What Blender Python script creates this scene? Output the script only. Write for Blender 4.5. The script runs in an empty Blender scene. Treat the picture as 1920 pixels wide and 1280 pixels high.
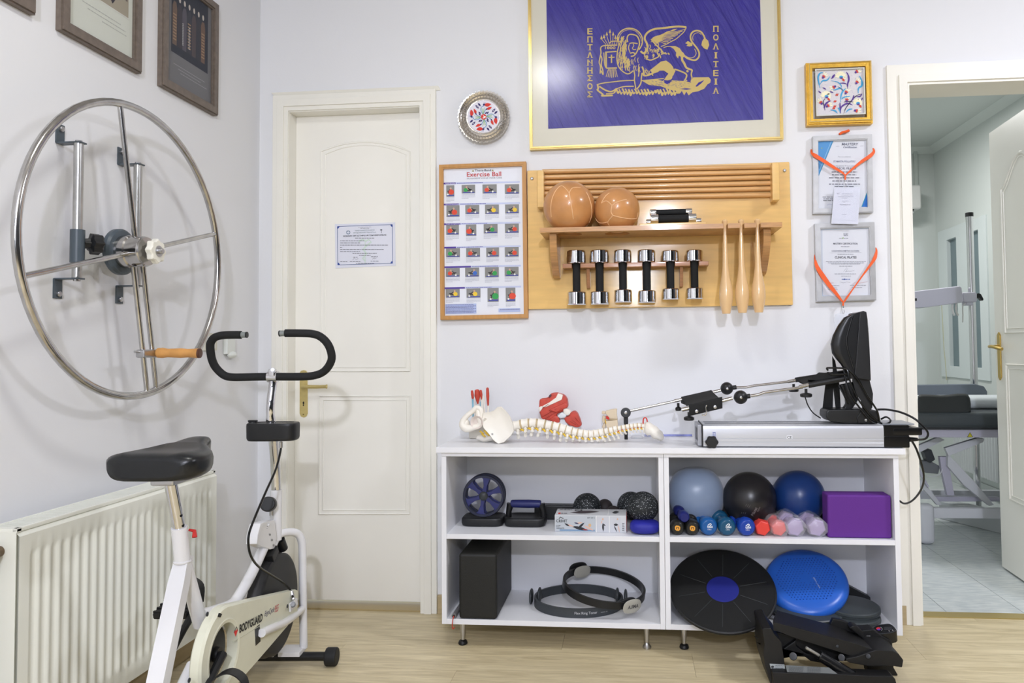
import bpy, bmesh, math, random
from mathutils import Vector as V, Matrix
random.seed(7)
S = bpy.context.scene
COL = S.collection
PI = math.pi
# ---------------------------------------------------------------- camera
F, CX, CY = 1372.8, 1062.7, 600.4
YAW, PIT, ROL = .0903, -.0362, -.0091
EYE = 1.102
def _rot():
    def mm(a, b): return [[sum(a[i][k]*b[k][j] for k in range(3)) for j in range(3)] for i in range(3)]
    c, s = math.cos, math.sin
    Ry = [[c(YAW),0,s(YAW)],[0,1,0],[-s(YAW),0,c(YAW)]]
    Rx = [[1,0,0],[0,c(PIT),-s(PIT)],[0,s(PIT),c(PIT)]]
    Rz = [[c(ROL),-s(ROL),0],[s(ROL),c(ROL),0],[0,0,1]]
    return mm(mm(Rz,Rx),Ry)
MC = _rot()          # rows: image right, image down, forward, in (x right, y down, z forward) room axes
def w2(v): return V((v[0], v[2], -v[1]))
cam_d = bpy.data.cameras.new('camera'); cam = bpy.data.objects.new('camera', cam_d); COL.objects.link(cam)
rt, dn, fw = w2(MC[0]), w2(MC[1]), w2(MC[2])
cam.matrix_world = Matrix(((rt.x,-dn.x,-fw.x,0),(rt.y,-dn.y,-fw.y,0),(rt.z,-dn.z,-fw.z,EYE),(0,0,0,1)))
cam_d.sensor_fit = 'HORIZONTAL'; cam_d.sensor_width = 36; cam_d.lens = 36*F/1920
cam_d.shift_x = -(CX-960)/1920; cam_d.shift_y = (CY-640)/1920
cam_d.clip_start = .05
S.camera = cam
# ---------------------------------------------------------------- world, lamps, exposure
S.view_settings.view_transform = 'Standard'; S.view_settings.look = 'None'
S.view_settings.exposure = 0.0; S.view_settings.gamma = 1; S.view_settings.use_curve_mapping = False
wd = bpy.data.worlds.new('daylight'); S.world = wd; wd.use_nodes = True
wd.node_tree.nodes['Background'].inputs[0].default_value = (.75,.85,1,1)
wd.node_tree.nodes['Background'].inputs[1].default_value = 1.5
def lamp(kind, name, loc, power, col, size, look=None, size_y=None):
    d = bpy.data.lights.new(name, kind); d.energy = power; d.color = col
    if kind == 'AREA':
        d.shape = 'RECTANGLE' if size_y else 'DISK'; d.size = size
        if size_y: d.size_y = size_y
    else: d.shadow_soft_size = size
    o = bpy.data.objects.new(name, d); COL.objects.link(o); o.location = loc
    if look: o.rotation_euler = (V(look)-V(loc)).to_track_quat('-Z','Y').to_euler()
    return o
CEIL = 2.95; C2_ = 2.75
LAMPS = [('AREA','ceiling_lamp_light',(-.5,1.3,CEIL-.06),13,(1,1,.97),.28,(-.5,1.3,0)),
         ('AREA','ceiling_lamp_light',(2.3,1.5,CEIL-.06),52,(.91,.92,1),.42,(2.3,1.5,0)),
         ('AREA','ceiling_lamp_light',(.3,-1.1,CEIL-.06),8,(1,1,.97),.42,(.3,-1.1,0)),
         ('POINT','spot_lamp_light',(.35,-1.9,2.42),245,(.83,.855,1),.07,None),
         ('AREA','treatment_lamp_light',(1.5,5.0,C2_-.06),27,(1,.985,.97),.5,(1.5,5.0,0)),
         ('AREA','window_daylight',(.05,-4.56,2.05),34,(.86,.92,1),.5,(.05,0,2.05),.8)]
for a in LAMPS: lamp(*a)
# ---------------------------------------------------------------- pixel -> room helpers (a pixel's ray cut by a plane of the room)
def ray(x, y):
    a, b = (x-CX)/F, (y-CY)/F
    d = [MC[0][i]*a+MC[1][i]*b+MC[2][i] for i in range(3)]
    return w2(d)
E0 = V((0,0,EYE))
def W(x, y, Y): d = ray(x,y); return E0+d*(Y/d.y)
def WX(x, y, X): d = ray(x,y); return E0+d*(X/d.x)
def WZ(x, y, Z): d = ray(x,y); return E0+d*((Z-EYE)/d.z)
def PL(x, y, o, n): d = ray(x,y); return E0+d*((V(o)-E0).dot(n)/d.dot(n))
def zz(ox, oy, s): return lambda x, y: (ox+x/s, oy+y/s)
def SC(Y): return Y/F          # metres per pixel at depth Y
# ---------------------------------------------------------------- materials
def lin(c):
    out = []
    for v in c[:3]:
        v = v/255
        out.append(v/12.92 if v <= .04045 else ((v+.055)/1.055)**2.4)
    return (*out, 1)
_M = {}
def mat(name, c, rough=.5, metal=0, bump=0, bscale=200, vary=0, vscale=8, coat=0, trans=0, emit=0, alpha=1, spec=.5, stretch=(1,1,1), rnd=0, ior=1.45, sheen=0, coatr=.09):
    if name in _M: return _M[name]
    m = bpy.data.materials.new(name); m.use_nodes = True; N = m.node_tree.nodes; L = m.node_tree.links
    b = N['Principled BSDF']; b.inputs['Base Color'].default_value = lin(c)
    b.inputs['Roughness'].default_value = rough; b.inputs['Metallic'].default_value = metal
    b.inputs['Specular IOR Level'].default_value = spec; b.inputs['IOR'].default_value = ior
    if coat: b.inputs['Coat Weight'].default_value = coat; b.inputs['Coat Roughness'].default_value = coatr
    if trans: b.inputs['Transmission Weight'].default_value = trans
    if alpha < 1: b.inputs['Alpha'].default_value = alpha
    if emit: b.inputs['Emission Color'].default_value = lin(c); b.inputs['Emission Strength'].default_value = emit
    if sheen: b.inputs['Sheen Weight'].default_value = sheen
    if bump or vary:
        tc = N.new('ShaderNodeTexCoord'); mp = N.new('ShaderNodeMapping'); mp.inputs['Scale'].default_value = stretch
        L.new(tc.outputs['Object'], mp.inputs['Vector'])
    if vary:
        n = N.new('ShaderNodeTexNoise'); n.inputs['Scale'].default_value = vscale; n.inputs['Detail'].default_value = 6
        L.new(mp.outputs[0], n.inputs['Vector'])
        h = N.new('ShaderNodeHueSaturation'); h.inputs['Color'].default_value = lin(c)
        mr = N.new('ShaderNodeMapRange'); mr.inputs['From Min'].default_value = .3; mr.inputs['From Max'].default_value = .7
        mr.inputs['To Min'].default_value = 1-vary; mr.inputs['To Max'].default_value = 1+vary
        L.new(n.outputs['Fac'], mr.inputs['Value']); val = mr.outputs[0]
        if rnd:
            oi = N.new('ShaderNodeObjectInfo'); m2 = N.new('ShaderNodeMapRange')
            m2.inputs['To Min'].default_value = 1-rnd; m2.inputs['To Max'].default_value = 1+rnd
            L.new(oi.outputs['Random'], m2.inputs['Value'])
            mu = N.new('ShaderNodeMath'); mu.operation = 'MULTIPLY'; L.new(val, mu.inputs[0]); L.new(m2.outputs[0], mu.inputs[1]); val = mu.outputs[0]
        L.new(val, h.inputs['Value']); L.new(h.outputs[0], b.inputs['Base Color'])
    if bump:
        n2 = N.new('ShaderNodeTexNoise'); n2.inputs['Scale'].default_value = bscale; n2.inputs['Detail'].default_value = 3
        L.new(mp.outputs[0], n2.inputs['Vector'])
        bp = N.new('ShaderNodeBump'); bp.inputs['Strength'].default_value = bump; bp.inputs['Distance'].default_value = .002
        L.new(n2.outputs['Fac'], bp.inputs['Height']); L.new(bp.outputs[0], b.inputs['Normal'])
    _M[name] = m; return m
def speck(name, base, dot, scale=260, thr=.16):
    m = bpy.data.materials.new(name); m.use_nodes = True; N = m.node_tree.nodes; L = m.node_tree.links
    b = N['Principled BSDF']; b.inputs['Roughness'].default_value = .6
    tc = N.new('ShaderNodeTexCoord'); v = N.new('ShaderNodeTexVoronoi'); v.inputs['Scale'].default_value = scale
    L.new(tc.outputs['Object'], v.inputs['Vector'])
    r = N.new('ShaderNodeValToRGB'); r.color_ramp.elements[0].position = thr; r.color_ramp.elements[1].position = thr+.06
    r.color_ramp.elements[0].color = lin(dot); r.color_ramp.elements[1].color = lin(base)
    L.new(v.outputs['Distance'], r.inputs[0]); L.new(r.outputs[0], b.inputs['Base Color']); return m
WALL = mat('wall_paint', (230,231,234), .85, bump=.12, bscale=90)
WALLL = WALL
CEILM = mat('ceiling_paint', (205,205,205), .9)
BWALL = mat('back_room_paint', (214,220,217), .85)
DOORM = mat('door_paint', (246,244,236), .35, vary=.02, vscale=3)
CASE = mat('casing_paint', (240,238,229), .4, vary=.02, vscale=4)
LAM = mat('white_melamine', (233,234,238), .35)
LAMI = mat('grey_white_back', (222,223,227), .5)
CHR = mat('chrome', (225,225,228), .07, 1)
STEEL = mat('brushed_steel', (190,190,192), .3, 1, bump=.1, bscale=300)
WCHR = mat('worn_chrome', (188,186,184), .17, 1, vary=.12, vscale=30)
BRASS = mat('brass', (205,175,100), .28, 1)
BRASS2 = mat('lacquered_brass', (208,190,128), .4, .55, vary=.06, vscale=60)
BLK = mat('black_plastic', (24,25,27), .42)
BLKG = mat('black_gloss', (18,19,21), .22)
BLKM = mat('black_foam', (22,23,24), .8, bump=.4, bscale=500)
RUB = mat('black_rubber', (26,27,29), .6)
DGRY = mat('dark_grey_plastic', (52,56,60), .45)
CHAR = mat('charcoal', (40,43,46), .6)
GRYP = mat('grey_paint', (74,84,92), .35)
WPL = mat('white_plastic', (226,226,224), .35)
WPT = mat('white_enamel', (232,232,234), .22, coat=.4)
CREAM = mat('cream_plastic', (224,224,204), .35, vary=.03, vscale=20)
RADM = mat('radiator_enamel', (236,237,226), .35)
PAPER = mat('paper', (232,235,244), .6)
BIRCH = mat('varnished_birch', (230,188,112), .5, vary=.08, vscale=5, stretch=(1.2,1.2,8), coat=.9, bump=.1, bscale=260)
BIRCHX = mat('birch_rod', (214,166,108), .28, vary=.1, vscale=6, stretch=(1,8,8), coat=.5, rnd=.06)
PLY = mat('plywood_edge', (188,140,88), .35, vary=.2, vscale=14, stretch=(1,1,14), coat=.4)
PLY2 = mat('brown_plywood', (168,116,76), .35, vary=.15, vscale=14, stretch=(1,1,14), coat=.4)
CLUB = mat('club_wood', (226,188,138), .25, vary=.05, vscale=10, stretch=(4,4,1), coat=.6)
FRW = mat('frame_oak', (196,145,82), .4, vary=.1, vscale=12, stretch=(6,6,1))
LEATH = mat('tan_leather', (200,142,88), .28, vary=.12, vscale=14, bump=.25, bscale=60, coat=.35)
SEAM = mat('leather_seam', (236,192,146), .6)
SILV = mat('silver_frame', (196,196,196), .38, .7, vary=.08, vscale=30)
GOLDF = mat('gold_leaf', (214,170,70), .34, .75, vary=.12, vscale=60, bump=.4, bscale=300)
GOLDT = mat('gold_trim', (226,200,130), .25, .8)
TAUPE = mat('taupe_frame', (112,101,92), .45, vary=.15, vscale=60)
BONE = mat('bone_plastic', (244,239,228), .42)
BONEP = mat('bone_pinkish', (226,214,206), .5)
REDM = mat('muscle_red', (200,74,58), .45, vary=.14, vscale=60, stretch=(1,1,1))
YEL = mat('nerve_yellow', (228,190,60), .5)
DISCM = mat('disc_tan', (196,176,140), .5)
ORNG = mat('orange_ribbon', (238,98,42), .6)
ALU = mat('aluminium', (206,208,214), .38, .55)
GLASS = mat('picture_glass', (0,0,0), .04, alpha=.06)
CLEAR = mat('clear_acrylic', (240,245,255), .05, alpha=.25)
PURP = mat('purple_foam', (94,40,136), .7, bump=.3, bscale=300)
BLUEV = mat('blue_vinyl', (24,86,152), .25)
BLUEV2 = mat('royal_vinyl', (22,62,158), .25)
BLUED = mat('teal_vinyl', (22,78,112), .25)
REDV = mat('red_vinyl', (222,66,58), .4)
LILV = mat('lilac_vinyl', (166,148,190), .45)
# ---------------------------------------------------------------- mesh builder
class M:
    def __init__(s): s.bm = bmesh.new()
    def _new(s, f):
        n0 = len(s.bm.verts); f(); s.bm.verts.ensure_lookup_table(); return s.bm.verts[n0:]
    def box(s, c, d, rot=None, bev=0, seg=2):
        b = bmesh.new(); bmesh.ops.create_cube(b, size=1)
        bmesh.ops.scale(b, vec=V(d), verts=b.verts)
        if bev: bmesh.ops.bevel(b, geom=list(b.edges), offset=min(bev, min(d)*.49), segments=seg, affect='EDGES', profile=.5)
        if rot is not None: bmesh.ops.transform(b, matrix=rot.to_4x4() if hasattr(rot,'to_4x4') else rot, verts=b.verts)
        bmesh.ops.translate(b, vec=V(c), verts=b.verts); s.merge(b); return s
    def bx(s, x0, x1, y0, y1, z0, z1, bev=0, seg=2):
        return s.box(((x0+x1)/2,(y0+y1)/2,(z0+z1)/2), (abs(x1-x0),abs(y1-y0),abs(z1-z0)), None, bev, seg)
    def merge(s, b):
        mp = {}
        for v in b.verts: mp[v] = s.bm.verts.new(v.co)
        for f in b.faces:
            try: s.bm.faces.new([mp[v] for v in f.verts])
            except ValueError: pass
        b.free()
    def loft(s, rings, closed=True, cap=True, loop=False):
        rs = [[s.bm.verts.new(p) for p in r] for r in rings]; n = len(rs[0])
        prs = list(zip(rs, rs[1:])) + ([(rs[-1], rs[0])] if loop else [])
        for a, b in prs:
            for i in range(n if closed else n-1):
                j = (i+1) % n
                try: s.bm.faces.new((a[i], a[j], b[j], b[i]))
                except ValueError: pass
        if cap and not loop and closed:
            for r in (rs[0], rs[-1]):
                try: s.bm.faces.new(r)
                except ValueError: pass
        return s
    def lathe(s, o, ax, prof, seg=24):
        o = V(o); ax = V(ax).normalized(); t = ax.orthogonal().normalized(); u = ax.cross(t)
        rings = [[o+ax*h+(t*math.cos(2*PI*i/seg)+u*math.sin(2*PI*i/seg))*max(r,1e-5) for i in range(seg)] for h, r in prof]
        return s.loft(rings)
    def cyl(s, a, b, r, r2=None, seg=20, bev=0):
        a, b = V(a), V(b); L = (b-a).length; r2 = r if r2 is None else r2
        pr = [(0,r),(L,r2)] if not bev else [(0,r-bev),(bev*.3,r-bev*.3),(bev,r),(L-bev,r2),(L-bev*.3,r2-bev*.3),(L,r2-bev)]
        return s.lathe(a, b-a, pr, seg)
    def tube(s, pts, r, seg=10, closed=False, flat=None):
        pts = [V(p) for p in pts]; n = len(pts); rings = []; up = None
        for i, p in enumerate(pts):
            if closed: t = pts[(i+1)%n]-pts[i-1]
            else: t = pts[min(i+1,n-1)]-pts[max(i-1,0)]
            t.normalize()
            if up is None: up = t.orthogonal().normalized()
            up = (up-t*up.dot(t)); up = up.normalized() if up.length > 1e-6 else t.orthogonal().normalized()
            sd = t.cross(up); rr = r[i] if isinstance(r,(list,tuple)) else r
            rings.append([p+(up*math.cos(2*PI*k/seg)+sd*math.sin(2*PI*k/seg))*rr for k in range(seg)])
        return s.loft(rings, loop=closed)
    def ribbon(s, pts, side, w, th):
        pts = [V(p) for p in pts]; n = len(pts); rings = []
        for i, p in enumerate(pts):
            t = (pts[min(i+1,n-1)]-pts[max(i-1,0)]).normalized(); sd = V(side[i] if isinstance(side,list) else side).normalized()
            nn = t.cross(sd).normalized(); ww = w[i] if isinstance(w,(list,tuple)) else w
            rings.append([p+sd*ww/2+nn*th/2, p-sd*ww/2+nn*th/2, p-sd*ww/2-nn*th/2, p+sd*ww/2-nn*th/2])
        return s.loft(rings)
    def sph(s, c, r, u=24, v=14, rot=None, sq=None):
        r = (r,r,r) if not isinstance(r,(tuple,list)) else r; b = bmesh.new()
        bmesh.ops.create_uvsphere(b, u_segments=u, v_segments=v, radius=1)
        if sq:
            for x in b.verts:
                q = x.co; nrm = (abs(q.x)**sq+abs(q.y)**sq+abs(q.z)**sq)**(1/sq); q /= nrm
        bmesh.ops.scale(b, vec=V(r), verts=b.verts)
        if rot is not None: bmesh.ops.transform(b, matrix=rot.to_4x4(), verts=b.verts)
        bmesh.ops.translate(b, vec=V(c), verts=b.verts); s.merge(b); return s
    def prism(s, pts, d, bev=0):
        b = bmesh.new(); d = V(d); vs = [b.verts.new(p) for p in pts]
        f = b.faces.new(vs); r = bmesh.ops.extrude_face_region(b, geom=[f])
        bmesh.ops.translate(b, vec=d, verts=[e for e in r['geom'] if isinstance(e, bmesh.types.BMVert)])
        bmesh.ops.recalc_face_normals(b, faces=b.faces)
        if bev: bmesh.ops.bevel(b, geom=[e for e in b.edges if len(e.link_faces)==2 and e.calc_face_angle(0) > .6], offset=bev, segments=2, affect='EDGES', profile=.5, clamp_overlap=True)
        s.merge(b); return s
    def ring(s, outer, inner, d):
        # flat frame between two outlines with the same number of points, extruded by d
        d = V(d); return s.loft([outer, [p+d for p in outer], [p+d for p in inner], inner], loop=True)
    def xf(s, m): bmesh.ops.transform(s.bm, matrix=m, verts=s.bm.verts); return s
OFF = {}
def link(name, me, parent, loc):
    o = bpy.data.objects.new(name, me); COL.objects.link(o)
    if parent is not None: o.parent = parent
    o.location = loc; return o
def obj(name, m, mt, parent=None, base=None, smooth=True, ang=34, label=None, mats=None):
    bm = m.bm if isinstance(m, M) else m
    bmesh.ops.recalc_face_normals(bm, faces=bm.faces) if mats is None else None
    off = OFF[parent] if parent is not None else V(base if base is not None else (0,0,0))
    if off.length: bmesh.ops.translate(bm, vec=-off, verts=bm.verts)
    if smooth:
        for f in bm.faces: f.smooth = True
        for e in bm.edges:
            if len(e.link_faces) != 2 or e.calc_face_angle(0) > math.radians(ang): e.smooth = False
    me = bpy.data.meshes.new(name); bm.to_mesh(me); bm.free()
    for q in (mats if mats else [mt]): me.materials.append(q)
    o = link(name, me, parent, (0,0,0) if parent is not None else off); OFF[o] = off
    if smooth and len(me.polygons) < 3000:
        w = o.modifiers.new('weighted_normal', 'WEIGHTED_NORMAL'); w.keep_sharp = True
    if label: o['label'] = label
    return o
def tag(o, label, cat, group=None, kind=None):
    if label: o['label'] = label
    if cat: o['category'] = cat
    if group: o['group'] = group
    if kind: o['kind'] = kind
    return o
def thing(name, base, label, cat, group=None):
    o = bpy.data.objects.new(name, None); COL.objects.link(o); o.location = base; o.empty_display_size = .05
    OFF[o] = V(base); return tag(o, label, cat, group)
def struct(name, m, mt, parent=None, **k):
    o = obj(name, m, mt, parent, **k)
    if parent is None: o['kind'] = 'structure'
    return o
def dup(root, loc=None, rot=None, label=None, group=None):
    r = root.copy(); COL.objects.link(r); OFF[r] = OFF[root]
    if loc is not None: r.location = loc
    if rot is not None: r.rotation_euler = rot
    if label: r['label'] = label
    if group: r['group'] = group
    for ch in root.children:
        c = ch.copy(); COL.objects.link(c); c.parent = r
        for g in ch.children:
            d = g.copy(); COL.objects.link(d); d.parent = c
    return r
def smoothpath(pts, n=6):
    pts = [V(p) for p in pts]; out = []
    for i in range(len(pts)-1):
        p0, p1, p2, p3 = pts[max(i-1,0)], pts[i], pts[i+1], pts[min(i+2,len(pts)-1)]
        for k in range(n):
            t = k/n; out.append(.5*((2*p1)+(-p0+p2)*t+(2*p0-5*p1+4*p2-p3)*t*t+(-p0+3*p1-3*p2+p3)*t**3))
    out.append(pts[-1]); return out
# flat print on a surface: P maps drawing coordinates (y down) to the surface, n points out of it
_T = {}
def textmesh(s, bold=0, shear=0):
    k = (s, bold, shear)
    if k not in _T:
        c = bpy.data.curves.new('t', 'FONT'); c.body = s; c.resolution_u = 2; c.offset = bold; c.shear = shear
        o = bpy.data.objects.new('t', c); COL.objects.link(o)
        bpy.context.view_layer.update()
        me = bpy.data.meshes.new_from_object(o.evaluated_get(bpy.context.evaluated_depsgraph_get()))
        vs = [tuple(v.co) for v in me.vertices]; fs = [tuple(p.vertices) for p in me.polygons]
        bpy.data.objects.remove(o); bpy.data.curves.remove(c); bpy.data.meshes.remove(me); _T[k] = (vs, fs)
    return _T[k]
def ink_mat(c): return mat('ink_%d_%d_%d' % tuple(c[:3]), c, .55)
class Ink:
    def __init__(s, P, n, base=.0004, step=.0002):
        s.P, s.n, s.b, s.st = P, V(n).normalized(), base, step; s.bm = bmesh.new(); s.m = []; s.k = 0
    def _mi(s, c):
        mt = ink_mat(c) if isinstance(c, tuple) else c
        if mt not in s.m: s.m.append(mt)
        return s.m.index(mt)
    def pt(s, p, l): return s.P(*p)+s.n*(s.b+s.st*l+s.k*4e-7)
    def poly(s, c, pts, l=0):
        s.k += 1; vs = [s.bm.verts.new(s.pt(p,l)) for p in pts]
        try: f = s.bm.faces.new(vs)
        except ValueError: return s
        f.normal_update(); f.material_index = s._mi(c)
        if f.normal.dot(s.n) < 0: f.normal_flip()
        return s
    def rect(s, c, x0, y0, x1, y1, l=0): return s.poly(c, [(x0,y0),(x1,y0),(x1,y1),(x0,y1)], l)
    def ell(s, c, cx, cy, rx, ry=None, a=0, l=0, n=18):
        ry = ry or rx; ca, sa = math.cos(a), math.sin(a)
        return s.poly(c, [(cx+rx*math.cos(2*PI*i/n)*ca-ry*math.sin(2*PI*i/n)*sa, cy+rx*math.cos(2*PI*i/n)*sa+ry*math.sin(2*PI*i/n)*ca) for i in range(n)], l)
    def leaf(s, c, x0, y0, x1, y1, w, l=0, bend=0):
        dx, dy = x1-x0, y1-y0; L = math.hypot(dx,dy); nx, ny = -dy/L, dx/L; a, b = [], []
        for i in range(7):
            t = i/6; h = math.sin(PI*t)*w/2; k = math.sin(PI*t)*bend
            a.append((x0+dx*t+nx*(h+k), y0+dy*t+ny*(h+k))); b.append((x0+dx*t-nx*(h-k), y0+dy*t-ny*(h-k)))
        return s.poly(c, a+b[-2:0:-1], l)
    def line(s, c, pts, w, l=0, sm=0):
        if sm: pts = [(p.x,p.y) for p in smoothpath([V((p[0],p[1],0)) for p in pts], sm)]
        n = len(pts); A, B = [], []
        for i, p in enumerate(pts):
            q, r = pts[max(i-1,0)], pts[min(i+1,n-1)]; dx, dy = r[0]-q[0], r[1]-q[1]; L = math.hypot(dx,dy) or 1
            ww = (w[min(i*len(w)//n, len(w)-1)] if isinstance(w,(list,tuple)) else w)/2
            A.append((p[0]-dy/L*ww, p[1]+dx/L*ww)); B.append((p[0]+dy/L*ww, p[1]-dx/L*ww))
        for i in range(n-1): s.poly(c, [A[i],A[i+1],B[i+1],B[i]], l)
        return s
    def text(s, c, t, x, y, h, w=None, l=2, bold=0, al='L', shear=0, flipx=False, rot=0):
        vs, fs = textmesh(t, bold, shear)
        if not vs: return s
        x0 = min(v[0] for v in vs); x1 = max(v[0] for v in vs); y0 = min(v[1] for v in vs); y1 = max(v[1] for v in vs)
        sy = h/max(y1-y0,1e-6); sx = (w/(x1-x0)) if w else sy; W_ = (x1-x0)*sx
        ox = x-(W_/2 if al == 'C' else 0); mi = s._mi(c); ca, sa = math.cos(rot), math.sin(rot)
        nv = []
        for v in vs:
            u = (v[0]-x0)*sx; k = -(v[1]-y0)*sy
            if flipx: u = W_-u; k = -h-k
            nv.append(s.bm.verts.new(s.pt((ox+u*ca-k*sa, y+u*sa+k*ca), l)))
        for f in fs:
            try: g = s.bm.faces.new([nv[i] for i in f])
            except ValueError: continue
            g.normal_update(); g.material_index = mi
            if g.normal.dot(s.n) < 0: g.normal_flip()
        return s
    def greek(s, c, x0, x1, y, h, l=1, seed=0):
        # a line of print too small to read: short words
        r = random.Random(seed); x = x0
        while x < x1:
            w = r.uniform(2,6)*h*.55; s.rect(c, x, y, min(x+w,x1), y+h*.55, l); x += w+h*.5
        return s
    def build(s, name, parent, label=None): return obj(name, s.bm, None, parent, smooth=False, mats=s.m, label=label)
NY = (0,-1,0)
# ================================================================ THE SETTING
XL, XR, YB, YR = -1.615, 3.6, 3.035, -4.6
LEAF = 3.09
def oak(name):
    m = bpy.data.materials.new(name); m.use_nodes = True; N = m.node_tree.nodes; L = m.node_tree.links
    b = N['Principled BSDF']; b.inputs['Roughness'].default_value = .38
    tc = N.new('ShaderNodeTexCoord'); oi = N.new('ShaderNodeObjectInfo'); ad = N.new('ShaderNodeVectorMath'); ad.operation = 'ADD'
    sc = N.new('ShaderNodeVectorMath'); sc.operation = 'SCALE'; sc.inputs['Scale'].default_value = 13
    cb = N.new('ShaderNodeCombineXYZ')
    for i in range(3): L.new(oi.outputs['Random'], cb.inputs[i])
    L.new(cb.outputs[0], sc.inputs[0]); L.new(tc.outputs['Object'], ad.inputs[0]); L.new(sc.outputs[0], ad.inputs[1])
    mp = N.new('ShaderNodeMapping'); mp.inputs['Scale'].default_value = (1.3,14,1); L.new(ad.outputs[0], mp.inputs['Vector'])
    n = N.new('ShaderNodeTexNoise'); n.inputs['Scale'].default_value = 3; n.inputs['Detail'].default_value = 8; n.inputs['Distortion'].default_value = 1.2
    n.inputs['Roughness'].default_value = .65; L.new(mp.outputs[0], n.inputs['Vector'])
    r = N.new('ShaderNodeValToRGB'); r.color_ramp.elements[0].position = .3; r.color_ramp.elements[1].position = .72
    r.color_ramp.elements[0].color = lin((184,168,130)); r.color_ramp.elements[1].color = lin((226,212,176))
    L.new(n.outputs['Fac'], r.inputs[0]); h = N.new('ShaderNodeHueSaturation'); L.new(r.outputs[0], h.inputs['Color'])
    mr = N.new('ShaderNodeMapRange'); mr.inputs['To Min'].default_value = .93; mr.inputs['To Max'].default_value = 1.06
    L.new(oi.outputs['Random'], mr.inputs['Value']); L.new(mr.outputs[0], h.inputs['Value']); L.new(h.outputs[0], b.inputs['Base Color'])
    bp = N.new('ShaderNodeBump'); bp.inputs['Strength'].default_value = .12; bp.inputs['Distance'].default_value = .001
    L.new(n.outputs['Fac'], bp.inputs['Height']); L.new(bp.outputs[0], b.inputs['Normal']); return m
OAK = oak('oak_laminate')
fl = struct('floor', M().bx(XL-.1,XR+.1,YR-.1,YB+.13,-.05,-.003), mat('floor_joint', (96,80,58), .8))
y = YR; row = 0; PW = .192
while y < YB+.12:
    x = XL - ((row*.47) % 1.28)
    while x < XR:
        a, b = max(x, XL), min(x+1.28, XR); y1 = min(y+PW, YB+.12)
        if b-a > .02:
            obj('plank', M().bx(a+.0004, b-.0004, y+.0004, y1-.0004, -.004, 0), OAK, fl, smooth=False)
        x += 1.28
    y += PW; row += 1
def tile_mat():
    m = bpy.data.materials.new('ceramic_tile'); m.use_nodes = True; N = m.node_tree.nodes; L = m.node_tree.links
    b = N['Principled BSDF']; b.inputs['Roughness'].default_value = .3
    tc = N.new('ShaderNodeTexCoord'); n = N.new('ShaderNodeTexNoise'); n.inputs['Scale'].default_value = 30; n.inputs['Detail'].default_value = 6
    mp = N.new('ShaderNodeMapping'); mp.inputs['Scale'].default_value = (.5,2,1); L.new(tc.outputs['Object'], mp.inputs[0]); L.new(mp.outputs[0], n.inputs['Vector'])
    r = N.new('ShaderNodeValToRGB'); r.color_ramp.elements[0].position = .35; r.color_ramp.elements[1].position = .65
    r.color_ramp.elements[0].color = lin((186,194,196)); r.color_ramp.elements[1].color = lin((212,217,216))
    L.new(n.outputs['Fac'], r.inputs[0]); L.new(r.outputs[0], b.inputs['Base Color']); return m
TILE = tile_mat()
X2, Y2, C2 = 2.54, 6.37, 2.75
fb = struct('floor_back', M().bx(.2,X2+.1,YB+.1,Y2+.1,-.05,-.002), mat('grout', (120,122,120), .9))
TS = .306; ys = [3.39+.32*k for k in range(-1, 11)]
for j in range(len(ys)-1):
    for i in range(-3, 5):
        a = max(1.268+TS*i, .25); b = min(1.268+TS*(i+1), X2)
        if b-a > .02: obj('tile', M().bx(a+.0012, b-.0012, max(ys[j],YB+.125)+.0012, min(ys[j+1],Y2)-.0012, -.004, 0), TILE, fb, smooth=False)
obj('threshold_strip', M().bx(1.115,1.78,YB+.075,YB+.135,-.001,.004,.002), mat('strip_brass', (190,170,110), .35, .6), fb)
DX0, DX1, DZ = -1.478, -.872, 2.135
m = M()
YT = YB+.165
for a, b, c, d in ((XL-.1,DX0,0,CEIL),(DX0,DX1,DZ,CEIL),(DX1,1.113,0,CEIL),(1.113,1.785,2.147,CEIL),(1.785,XR+.1,0,CEIL)): m.bx(a,b,YB,YT,c,d)
struct('wall_back', m, WALL, smooth=False)
struct('wall_left', M().bx(XL-.1,XL,YR,YB,0,CEIL), WALLL, smooth=False)
struct('wall_right', M().bx(XR,XR+.1,YR,YB,0,CEIL), mat('rear_wall_paint', (0,0,0)), smooth=False)
m = M()      # rear wall behind the camera, with a window
for a, b, c, d in ((XL-.1,-.42,0,CEIL),(-.42,.48,0,.95),(-.42,.48,2.56,CEIL),(.48,XR+.1,0,CEIL)): m.bx(a,b,YR-.15,YR,c,d)
struct('wall_rear', m, mat('rear_wall_paint', (180,182,184), .85), smooth=False)
struct('ceiling', M().bx(XL-.1,XR+.1,YR-.15,YB+.165,CEIL,CEIL+.1), CEILM, smooth=False)
m = M()
for a, b, c, d in ((-.42,-.36,.95,2.56),(.42,.48,.95,2.56),(-.36,.42,.95,1.01),(-.36,.42,2.5,2.56),(.0,.06,1.01,2.5)): m.bx(a,b,YR-.1,YR-.03,c,d,.004)
wr = struct('window_2', m, WPL); obj('pane', M().bx(-.36,.42,YR-.07,YR-.064,1.01,2.5), CLEAR, wr, smooth=False)
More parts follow.
